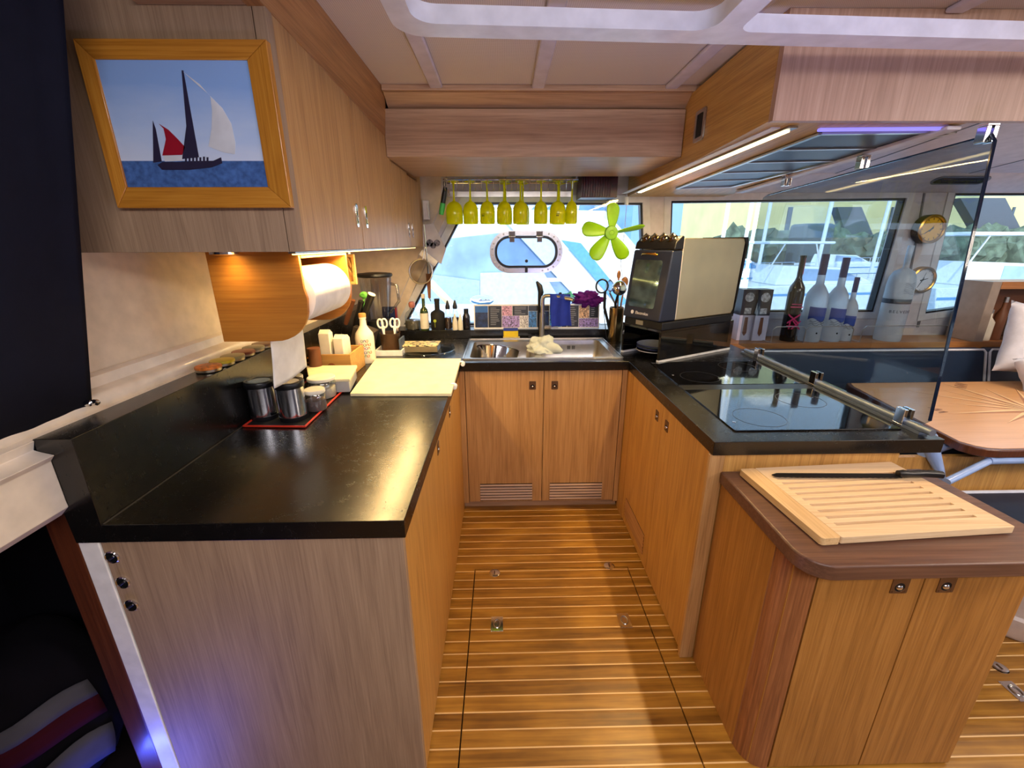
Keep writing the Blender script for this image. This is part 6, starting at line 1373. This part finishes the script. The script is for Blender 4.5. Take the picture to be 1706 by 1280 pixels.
vodka(1346, 1.0, 'largest frosted bottle with a blue cap, next to the wine bottle'); vodka(1380, 0.96, 'second frosted bottle with a blue cap on the window shelf', 2.80, 0.060); vodka(1404, 0.74, 'smallest frosted bottle with a dark blue cap, right of the two big ones', 2.80, 0.043)
t, x = big('clear_bottle', 1476, [(0, 0), (0.95, 0), (1, 0.012), (1, 0.36), (0.93, 0.41), (0.70, 0.445), (0.30, 0.462), (0.20, 0.47), (0.19, 0.56), (0, 0.56)], 0.074, 'broad frosted bottle with black lettering, standing apart at the right', frost)
b = B(); 
def arc_text(s, size, z, R_, a0):
    w0 = size*0.72; n_ = len(s)
    for i, ch in enumerate(s):
        a = radians(-90)+a0+(i-(n_-1)/2)*w0/R_
        T = basis((x+(R_+0.001)*cos(a), 2.80+(R_+0.001)*sin(a), z), (-sin(a), cos(a), 0), (cos(a), sin(a), 0)); text_into(b, ch, size, T)
arc_text('BELVEDERE', 0.025, ZS+0.195, 0.0745, 0.0)
b.lathe([(0.0745, 0.245), (0.0747, 0.275)], (x, 2.80, ZS), n=36); obj('lettering', b, plain('grey_ink', (60, 64, 74), 0.5), t)
b = B(); rr = random.Random(8)
for k in range(9): z = ZS+0.31+k*0.008; b.tube([(x+0.0745*cos(radians(-115+j*8)), 2.80+0.0745*sin(radians(-115+j*8)), z+0.004*sin(j+k)) for j in range(7)], 0.0012, 4)
obj('tree_print', b, plain('pale_grey_ink', (120, 124, 136), 0.5), t)
b = B(); b.lathe([(0.0165, 0.50), (0.0170, 0.60), (0.015, 0.603), (0, 0.603)], (x, 2.80, ZS), n=24); obj('cap', b, frost, t)
# steel guard wires
gr = thing('bottle_guard', 'thin steel guard wire running in front of the tall bottles', 'rail', (2.0, 2.7, ZS))
b = B()
for (ua, ub) in ((1290, 1345), (1345, 1425), (1440, 1590)):
    xa, xb = at(ua, 540, 'y', 2.705).x, at(ub, 540, 'y', 2.705).x
    b.tube([(xa, 2.80, ZS+0.005), (xa, 2.708, ZS+0.01), (xa, 2.705, ZS+0.09), (xa+0.02, 2.705, ZS+0.11), ((xa+xb)/2, 2.703, ZS+0.112), (xb-0.02, 2.705, ZS+0.11), (xb, 2.705, ZS+0.09), (xb, 2.708, ZS+0.005)], 0.003, 8)
obj('wire', b, steel, gr)
# gift cartons with a bottle picture
for u, nm, y in ((1231, 'left narrow gift carton with a printed glass, behind the small oven', 2.86), (1256, 'right narrow gift carton with a printed glass, standing by the screen edge', 2.84)):
    x = at(u, 570, 'y', y).x
    c = thing('gift_carton', nm, 'carton', (x, y, ZS), 'gift cartons on the shelf')
    W_ = 0.092; Hg = 0.335
    b = B(); b.box(x-W_/2, x+W_/2, y-0.045, y+0.045, ZS+0.0005, ZS+Hg*0.5); obj('lower_half', b, plain('lilac_carton', (196, 196, 222), 0.4), c, bevel=0.001)
    b = B(); b.box(x-W_/2, x+W_/2, y-0.045, y+0.045, ZS+Hg*0.5+0.0002, ZS+Hg); obj('upper_half', b, plain('night_carton', (24, 26, 42), 0.35), c, bevel=0.001)
    b = B(); b.T = basis((x, y-0.0455, ZS), (1, 0, 0), (0, -1, 0)); b.lathe([(0, 0.0006), (0.030, 0.0006), (0.030, 0)], (0, 0.285, 0), n=24); b.box(-0.022, 0.022, 0.178, 0.215, 0, 0.0008); obj('print', b, plain('print_silver', (170, 176, 196), 0.4, var=0.4, scale=60), c)
    b = B(); b.T = basis((x, y-0.0455, ZS), (1, 0, 0), (0, -1, 0)); b.plate([(-0.014, 0.05), (0.0, 0.03), (0.014, 0.05), (0.010, 0.155), (-0.010, 0.155)], [], lambda a, c_, t_: (a, c_, t_), 0, 0.0008); obj('printed_bottle', b, brown, c)
# ================================================================== CLOCKS
def clock(u, v_, r, label, dm, hands, big_case):
    p = at(u, v_, 'y', 2.90)
    c = thing('brass_clock' if not big_case else 'brass_gauge', label, 'clock', (p.x, 2.945, p.z))
    D = 0.055 if big_case else 0.035
    C0 = V((p.x, 2.9455, p.z))
    b = B(); b.lathe([(r*1.05, 0), (r*1.05, D-0.012), (r, D-0.004), (r*0.86, D), (r*0.84, D-0.006)], C0, (0, -1, 0), 48); obj('case', b, black_plastic if big_case else gold, c)
    b = B(); b.lathe([(r*1.02, D-0.006), (r*1.04, D+0.002), (r*0.92, D+0.006), (r*0.84, D+0.002), (r*0.84, D-0.004)], C0, (0, -1, 0), 48); obj('bezel', b, gold, c)
    b = B(); b.lathe([(0, D-0.008), (r*0.85, D-0.008), (r*0.85, D-0.012), (0, D-0.012)], C0, (0, -1, 0), 40); fc_ = obj('dial', b, dm, c)
    b = B(); b.T = basis(C0+V((0, -(D-0.0075), 0)), (1, 0, 0), (0, -1, 0))
    for k in range(12):
        a = radians(k*30); r0 = 0.66 if big_case else 0.74
        b.prism([(r*r0*sin(a)-0.002*cos(a), r*r0*cos(a)+0.002*sin(a), 0), (r*r0*sin(a)+0.002*cos(a), r*r0*cos(a)-0.002*sin(a), 0), (r*0.8*sin(a)+0.002*cos(a), r*0.8*cos(a)-0.002*sin(a), 0), (r*0.8*sin(a)-0.002*cos(a), r*0.8*cos(a)+0.002*sin(a), 0)], (0, 0, 0.0006))
    for ang, ln, wd in hands:
        a = radians(ang); d = V((sin(a), cos(a), 0)); s_ = V((cos(a), -sin(a), 0)); b.prism([d*(-0.2*r)-s_*wd, d*(-0.2*r)+s_*wd, d*ln*r+s_*wd*0.4, d*ln*r-s_*wd*0.4], (0, 0, 0.0012))
    b.lathe([(0, 0.003), (0.005, 0.003), (0.005, 0)], (0, 0, 0), n=12); obj('hands', b, black_ink, fc_)
    return c
clock(1551, 382, 0.085, 'dark-cased brass instrument with an amber dial on the pillar, above the white clock', dial_y, ((235, 0.6, 0.004), (30, 0.3, 0.003)), True)
clock(1541, 467, 0.083, 'brass clock with a white dial on the pillar below the amber one', dial_w, ((75, 0.45, 0.004), (205, 0.68, 0.003), (15, 0.6, 0.0015)), False)
# ================================================================== SOFA
zt0 = 0.845
sf_ = thing('corner_sofa', 'dark navy upholstered settee back with white piping below the shelf', 'sofa', (2.4, 2.5, 0))
X = [1.42, 2.96, 4.1]
for k, (x0, x1) in enumerate(((1.42, 3.06), (3.075, 4.1))):
    b = B(); b.hexa([(x0, 2.50, 0.40), (x1, 2.50, 0.40), (x1, 2.66, 0.40), (x0, 2.66, 0.40)], [(x0, 2.615, zt0), (x1, 2.615, zt0), (x1, 2.685, zt0), (x0, 2.685, zt0)])
    cu_ = obj('back_cushion', b, navy_vinyl, sf_, bevel=0.022, seg=3)
    b = B(); b.tube([(x0+0.008, 2.503, 0.42), (x0+0.006, 2.608, zt0-0.02), (x0+0.02, 2.613, zt0-0.004), (x1-0.02, 2.613, zt0-0.004), (x1-0.006, 2.608, zt0-0.02), (x1-0.008, 2.503, 0.42)], 0.0065, 8); obj('piping', b, piping_m, cu_)
b = B(); b.box(1.42, 4.1, 2.06, 2.66, 0.28, 0.398); obj('seat_cushion', b, navy_vinyl, sf_, bevel=0.02, seg=3)
b = B(); b.box(1.42, 4.1, 2.10, 2.66, 0.0, 0.279); obj('plinth', b, oakX, sf_)
# white pillows
def pillow(c, w_, h_, d_, rot, label):
    b = B(); b.T = Matrix.Translation(c) @ Matrix.Rotation(rot[2], 4, 'Z') @ Matrix.Rotation(rot[0], 4, 'X') @ Matrix.Rotation(rot[1], 4, 'Y')
    n = 20
    for sgn in (-1, 1):
        def pf(u, v_, sgn=sgn):
            a, c_ = u*2-1, v_*2-1; e = max(0.0, (1-a**4)*(1-c_**4))**0.55
            return (a*w_/2*(1-0.10*(1-abs(c_)**2)*abs(a)), sgn*d_/2*e*(1+0.12*noise.noise(V((a*3, c_*3, sgn)))), c_*h_/2*(1-0.10*(1-abs(a)**2)*abs(c_)))
        b.grid(pf, n, n)
    bmesh.ops.remove_doubles(b.bm, verts=b.bm.verts, dist=0.0005)
    tag(obj('pillow', b, pillow_m, angle=80), label, 'pillow', 'white pillows on the sofa')
p = at(1712, 562, 'y', 2.42); pillow((p.x+0.12, 2.40, p.z-0.03), 0.50, 0.42, 0.15, (radians(-14), radians(8), radians(-10)), 'upper white pillow at the right edge, leaning under the wooden crate')
p = at(1725, 612, 'y', 2.30); pillow((p.x+0.14, 2.20, p.z-0.01), 0.62, 0.24, 0.18, (radians(-30), radians(-8), radians(-8)), 'lower white pillow at the right edge just above the table')

# crate with odds and ends on the shelf at far right
q0, q1, q2 = at(1650, 470, 'y', 2.70), at(1636, 556, 'y', 2.70), at(1668, 470, 'y', 2.70)
rc = thing('shelf_organizer', 'upright wooden organizer with a grey end board at the right edge of the shelf', 'organizer', (3.4, 2.8, ZS))
xa = at(1648, 520, 'y', 2.70).x
b = B(); b.box(xa-0.03, xa+0.03, 2.706, 2.90, ZS+0.0005, q0.z); obj('end_board', b, plain('taupe_board', (150, 136, 124), 0.5), rc, bevel=0.003)
b = B(); b.box(xa+0.031, 4.0, 2.706, 2.90, q0.z-0.045, q0.z); obj('top_board', b, shelfW, rc, bevel=0.002)
b = B(); b.box(xa+0.031, 4.0, 2.885, 2.90, ZS+0.0005, q0.z-0.046); obj('back_board', b, brown, rc)
for k, (dx, r, h, m, nm) in enumerate(((0.075, 0.035, 0.20, ceramic, 'small white bottle inside the organizer, next to its grey end board'), (0.15, 0.03, 0.28, brown, 'dark brown bottle inside the organizer'), (0.22, 0.04, 0.17, clear_gl, 'glass jar inside the organizer'), (0.30, 0.035, 0.26, plain('mint_bottle', (200, 226, 206), 0.3), 'pale mint bottle at the frame edge inside the organizer'))):
    x = xa+0.03+dx; s = thing('small_bottle', nm, 'bottle', (x, 2.78, ZS), 'bottles in the organizer')
    b = B(); b.lathe([(0, 0), (r, 0), (r, h*0.6), (r*0.4, h*0.75), (r*0.35, h*0.9)], (x, 2.78, ZS+0.0005), n=24); obj('body', b, m, s)
    b = B(); b.lathe([(r*0.42, h*0.88), (r*0.42, h), (0, h)], (x, 2.78, ZS+0.0005), n=20); obj('cap', b, steel, s)
# ================================================================== TABLE
ZT = 0.70
q = [at(1415, 643, 'z', ZT), at(1600, 738, 'z', ZT), at(1660, 750, 'z', ZT)]
tb = thing('dinette_table', 'orange-brown veneered dinette table with an inlaid compass star and dark edge', 'table', (2.6, 1.9, 0))
OUT = [(q[0].x, q[0].y), (q[1].x-0.005, q[1].y)]+[(q[1].x+0.02, q[1].y-0.045), (q[2].x-0.03, q[2].y+0.004), (q[2].x+0.02, q[2].y-0.004), (3.4, 1.545), (3.4, 2.41), (q[0].x+0.03, 2.40)]
b = B(); b.prism([(a, c, ZT-0.036) for a, c in OUT], (0, 0, 0.035)); obj('edge', b, darkwood, tb, bevel=0.006, seg=3, label='dark mahogany edge')
cx = sum(a for a, c in OUT)/len(OUT); cy = 1.97
IN = [(a+(0.015 if a < 2.6 else -0.015), c+(0.015 if c < 2 else -0.015)) for a, c in OUT]
b = B(); b.prism([(a, c, ZT-0.0008) for a, c in IN], (0, 0, 0.0014)); obj('veneer', b, tableW, tb)
sc_ = at(1722, 684, 'z', ZT); b = B()
for k in range(16):
    a = radians(k*22.5+90+4); L_ = 0.46 if k % 2 == 0 else 0.34; wd = 0.045 if k % 4 == 0 else 0.032
    d = V((cos(a), sin(a), 0)); s_ = V((-sin(a), cos(a), 0)); c0 = V((sc_.x, sc_.y, ZT+0.0007))
    for sg_, mi_ in ((-1, 0), (1, 1)):
        b.mi = mi_; b.prism([c0, c0+d*0.09+s_*sg_*wd*0.5, c0+d*L_], (0, 0, 0.0006))
obj('compass_star', b, [plain('inlay_pale', (240, 206, 150), 0.4), plain('inlay_brown', (176, 120, 80), 0.4)], tb)
b = B()
for s, u, v_ in (('W', 1566, 684), ('NW', 1602, 643)):
    p = at(u, v_, 'z', ZT+0.001); text_into(b, s, 0.075, Matrix.Translation(p) @ Matrix.Rotation(radians(80 if s == 'W' else 40), 4, 'Z') @ Matrix.Scale(1.0, 4), 0.0003)
obj('letters', b, brown, tb)
pal = plain('pale_blue_enamel', (150, 176, 226), 0.3, coat=0.3)
b = B(); b.cyl((2.55, 1.95, 0.0), (2.55, 1.95, 0.66), 0.05, n=24); b.lathe([(0.0, 0), (0.22, 0), (0.20, 0.02), (0.06, 0.04)], (2.55, 1.95, 0.0), n=32); obj('pedestal', b, pal, tb)
a_ = at(1648, 765, 'z', 0.655); c_ = at(1577, 803, 'y', 1.45)
b = B(); 
b.tube([(2.55, 1.62, 0.645), (a_.x, a_.y, 0.645), (c_.x, c_.y, c_.z)], 0.014, 10); b.tube([(a_.x, a_.y+0.0, 0.648), (3.2, a_.y+0.02, 0.648)], 0.016, 10); obj('fold_bracket', b, pal, tb)
a_ = [at(1546, 726, 'y', 1.62), at(1555, 760, 'y', 1.60), at(1566, 786, 'y', 1.58), at(1570, 806, 'y', 1.55)]
b = B(); b.tube([a_[0], a_[1], a_[2], a_[3]], [0.03, 0.026, 0.016, 0.012], 12)
b.tube([V((a_[0].x, 1.62, 0.640)), V((2.5, 1.90, 0.640))], 0.02, 10); obj('curved_arm', b, pal, tb)
# bench in front of the table with navy cushion and moulded white base
bn = thing('bench_seat', 'low bench with a navy cushion and white piping between cabinet and table', 'bench', (2.5, 1.4, 0))
pz = at(1640, 818, 'z', 0.47)
b = B(); b.box(1.56, 3.3, 1.10, pz.y-0.0, 0.395, 0.468); cu_ = obj('cushion', b, navy_vinyl, bn, bevel=0.02, seg=3)
b = B(); b.tube([(1.58, pz.y-0.004, 0.465), (3.28, pz.y-0.004, 0.465)], 0.009, 8); obj('piping', b, piping_m, cu_)
b = B(); b.box(1.46, 3.3, pz.y+0.02, pz.y+0.045, 0.0, 0.625); obj('back_panel', b, oakWarm, bn)
b = B(); b.lathe([(0, 0), (0.20, 0), (0.215, 0.02), (0.225, 0.10), (0.215, 0.112), (0.235, 0.30), (0.25, 0.394), (0, 0.394)], (2.12, 1.43, 0.0), n=40); obj('moulded_base', b, plain('moulded_white', (214, 206, 206), 0.35), bn)

# ================================================================== OUTSIDE
b = B(); b.box(-60, 90, 4.0, 140, -1.3, -1.2); o_ = obj('harbour_water', b, plain('sea_water', (70, 120, 150), 0.12, bump=0.5, bscale=4), keep=True); struct(o_)
yw = plain('gelcoat_white', (236, 240, 242), 0.25, coat=0.3); yglass = plain('boat_tinted_glass', (146, 172, 204), 0.15, var=0.12, scale=2); ygrey = plain('boat_grey_deck', (160, 172, 178), 0.6); ybl = plain('boat_blue_stripe', (100, 158, 206), 0.3)
def far(px, y, d, m, name, parent, bev=0.01):
    b = B(); b.prism([at(u, v_, 'y', y) for u, v_ in px], (0, d, 0)); return obj(name, b, m, parent, bevel=bev)
# the big motor yacht lying right behind the end window
my = thing('motor_yacht', 'large white motor yacht moored close outside the end window', 'boat', (0.2, 6.5, -1.2))
far([(600, 345), (1010, 351), (1060, 410), (1110, 420), (1110, 640), (560, 640)], 7.2, 1.2, yw, 'hull', my, 0.03)
far([(700, 400), (742, 398), (870, 384), (905, 392), (1012, 520), (1030, 600), (680, 600)], 7.15, 0.04, yglass, 'tinted_windscreen', my)
far([(826, 352), (880, 352), (1075, 540), (1075, 600), (1040, 590), (1000, 540)], 7.05, 0.08, yw, 'white_pillar', my)
far([(935, 400), (968, 405), (1048, 505), (1030, 510)], 6.98, 0.05, ybl, 'side_window', my)
far([(800, 455), (905, 452), (960, 545), (800, 555)], 7.08, 0.05, plain('boat_pale_grey', (190, 204, 206), 0.5), 'cockpit_seat', my)
far([(700, 455), (800, 468), (800, 545), (690, 545)], 7.09, 0.05, plain('boat_sky_grey', (160, 178, 200), 0.5), 'saloon_door', my)
b = B(); pa, pb = at(716, 470, 'y', 5.6), at(776, 532, 'y', 5.6)
b.tube([pa, pb], 0.05, 8); tag(obj('boarding_spar', b, plain('pale_spar', (236, 206, 160), 0.5)), 'pale yellow spar slanting across the lower left of the end window', 'spar')
far([(660, 512), (790, 512), (790, 535), (660, 535)], 5.2, 0.3, yw, 'aft_coaming', my)
p = at(803, 500, 'y', 5.0); b = B(); b.blob((p.x, 5.0, p.z), (0.14, 0.1, 0.06), 2, 0.1, 1, 3); obj('deck_light', b, chrome, my)
# boats seen through the side windows
def sportboat(u0, u1, vw, y, label, tint=yglass, top=True, hullm=yw):
    """small cabin cruiser, side-on, from pixel column u0 to u1 with its deck at row vw"""
    a, c = at(u0, vw, 'y', y), at(u1, vw, 'y', y); L_ = c.x-a.x; s = L_/6.0; T0 = Matrix.Translation((a.x, y, a.z)) @ Matrix.Diagonal((s, s, s, 1))
    r = thing('cabin_cruiser', label, 'boat', ((a.x+c.x)/2, y, -1.2), 'boats seen through the side windows')
    b = B(); b.T = T0; b.prism([(0, 0, 0), (0.3, 0, -1.3), (5.2, 0, -1.3), (6.0, 0, 0.1), (3.0, 0, 0.05)], (0, 2.0, 0)); obj('hull', b, hullm, r, bevel=0.03)
    b = B(); b.T = T0; b.prism([(0.1, -0.01, -0.35), (5.7, -0.01, -0.28), (5.75, -0.01, -0.20), (0.1, -0.01, -0.27)], (0, 0.02, 0)); obj('hull_stripe', b, ybl, r)
    b = B(); b.T = T0; b.prism([(1.2, 0.2, 0.02), (4.9, 0.2, 0.02), (3.6, 0.2, 0.62), (1.4, 0.2, 0.7)], (0, 1.6, 0)); obj('cabin', b, yw, r, bevel=0.03)
    b = B(); b.T = T0; b.prism([(2.0, 0.18, 0.18), (4.3, 0.18, 0.18), (3.5, 0.18, 0.55), (2.0, 0.18, 0.6)], (0, 0.03, 0)); obj('cabin_window', b, tint, r)
    b = B(); b.T = T0
    for k in range(5): b.tube([(3.4+k*0.6, 0.1, 0.05), (3.4+k*0.6, 0.1, 0.42)], 0.02, 6)
    b.tube([(3.4, 0.1, 0.42), (5.8, 0.1, 0.45)], 0.022, 6); obj('guard_rail', b, chrome, r)
    if top:
        b = B(); b.T = T0; b.prism([(0.7, 0.1, 1.42), (3.0, 0.1, 1.42), (3.0, 0.1, 1.50), (0.7, 0.1, 1.52)], (0, 1.8, 0)); obj('bimini_top', b, yw, r, bevel=0.02)
        b = B(); b.T = T0; b.tube([(0.9, 0.2, 0.6), (1.3, 0.2, 1.42)], 0.025, 6); b.tube([(2.7, 0.2, 0.6), (2.4, 0.2, 1.42)], 0.025, 6); obj('bimini_frame', b, chrome, r)
sportboat(1240, 1520, 478, 9.0, 'white cabin cruiser with a flat top behind the tall bottles')
sportboat(1125, 1290, 500, 6.6, 'white boat low behind the small oven in the second window', top=False)
sportboat(1560, 1900, 480, 10.5, 'white boat with guard rails outside the right-hand window')
sportboat(1120, 1330, 455, 15.2, 'smaller white boat further off, left part of the second window', tint=ybl)
sportboat(1350, 1480, 440, 18, 'small distant boat right of the middle of the second window', top=False)
# quay, hedge, buildings
def block(name, u0, u1, v0, v1, y, d, m, label, cat, bev=0.05):
    a, c = at(u0, v1, 'y', y), at(u1, v0, 'y', y); b = B(); b.box(a.x, c.x, y, y+d, -0.2, c.z); return tag(obj(name, b, m, bevel=bev), label, cat)
b = B(); b.box(-60, 120, 19, 60, -1.2, -0.2); struct(obj('quay', b, plain('quay_concrete', (176, 172, 164), 0.8)))
facade = plain('cream_facade', (216, 206, 150), 0.8, var=0.05, scale=0.5)
bl_ = thing('harbour_building', 'long cream-yellow building across the harbour behind the bottles', 'building', (20, 32, -0.2))
a, c = at(1235, 440, 'y', 32), at(1800, 300, 'y', 32)
b = B(); b.box(a.x, c.x+20, 32, 44, -0.2, 12); obj('wall', b, facade, bl_)
wm = plain('building_window', (70, 84, 100), 0.3)
for k, (u0, u1) in enumerate(((1302, 1322), (1400, 1425), (1470, 1490), (1620, 1640), (1670, 1690))):
    a, c = at(u0, 415, 'y', 31.9), at(u1, 345, 'y', 31.9); b = B(); b.box(a.x, c.x, 31.9, 32.05, a.z, c.z); obj('window', b, wm, bl_)
b = B(); a, c = at(1395, 345, 'y', 26), at(1450, 440, 'y', 26); c.z = -0.2; b.prism([a, a+V((1.4, 0, 0)), c+V((1.2, 0, 0)), c+V((-0.6, 0, 0))], (0, 0.6, 0)); tag(obj('dark_ramp', b, plain('dark_steel_ramp', (84, 90, 100), 0.6)), 'dark slanting gangway leaning against the cream building, second window', 'gangway')
b = B(); a, c = at(1600, 330, 'y', 26), at(1690, 445, 'y', 26); c.z = -0.2; b.prism([a, a+V((2.6, 0, 0)), c+V((1.8, 0, 0)), c+V((-0.6, 0, 0))], (0, 0.6, 0)); tag(obj('dark_ramp', b, plain('dark_steel_ramp', (84, 90, 100), 0.6)), 'dark slanting gangway against the cream building, right-hand window', 'gangway')
b = B(); rr = random.Random(2)
a, c = at(1235, 425, 'y', 24), at(1800, 400, 'y', 24)
for k in range(26):
    x = a.x+(c.x-a.x)*k/25; b.blob((x, 24+rr.random(), a.z+0.2), (1.1, 0.8, 0.75+0.5*rr.random()), k, 0.5, 2.2, 3)
tag(obj('hedge', b, plain('hedge_green', (86, 100, 84), 0.9, var=0.25, scale=3)), 'long dark green hedge along the quay below the cream building', 'hedge')
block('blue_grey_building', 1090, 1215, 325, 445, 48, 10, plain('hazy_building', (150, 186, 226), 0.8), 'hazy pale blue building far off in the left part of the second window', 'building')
block('parked_van', 1335, 1395, 372, 412, 21.0, 1.2, plain('van_grey', (70, 84, 90), 0.4), 'dark grey van parked on the quay behind the flat-topped cruiser', 'van', 0.15)
for k, (u, y, w_) in enumerate(((1243, 13, 0.05), (1262, 13.4, 0.05), (1360, 15, 0.06), (1452, 14, 0.05), (1195, 14, 0.06), (1232, 12.5, 0.05))):
    p = at(u, 440, 'y', y); b = B(); b.tube([(p.x, y, -1.0), (p.x+0.25, y, 9.0)], w_, 8); tag(obj('boat_mast', b, yw), 'thin white mast standing %s in the second window' % ('near the screen edge', 'just right of the screen edge', 'behind the frosted bottles', 'left of the clocks', 'at the left part', 'a little left of the screen edge')[k], 'mast')
bt_ = thing('distant_hills', 'pale blue wooded hills on the horizon beyond the harbour', 'hills', (0, 110, 0))
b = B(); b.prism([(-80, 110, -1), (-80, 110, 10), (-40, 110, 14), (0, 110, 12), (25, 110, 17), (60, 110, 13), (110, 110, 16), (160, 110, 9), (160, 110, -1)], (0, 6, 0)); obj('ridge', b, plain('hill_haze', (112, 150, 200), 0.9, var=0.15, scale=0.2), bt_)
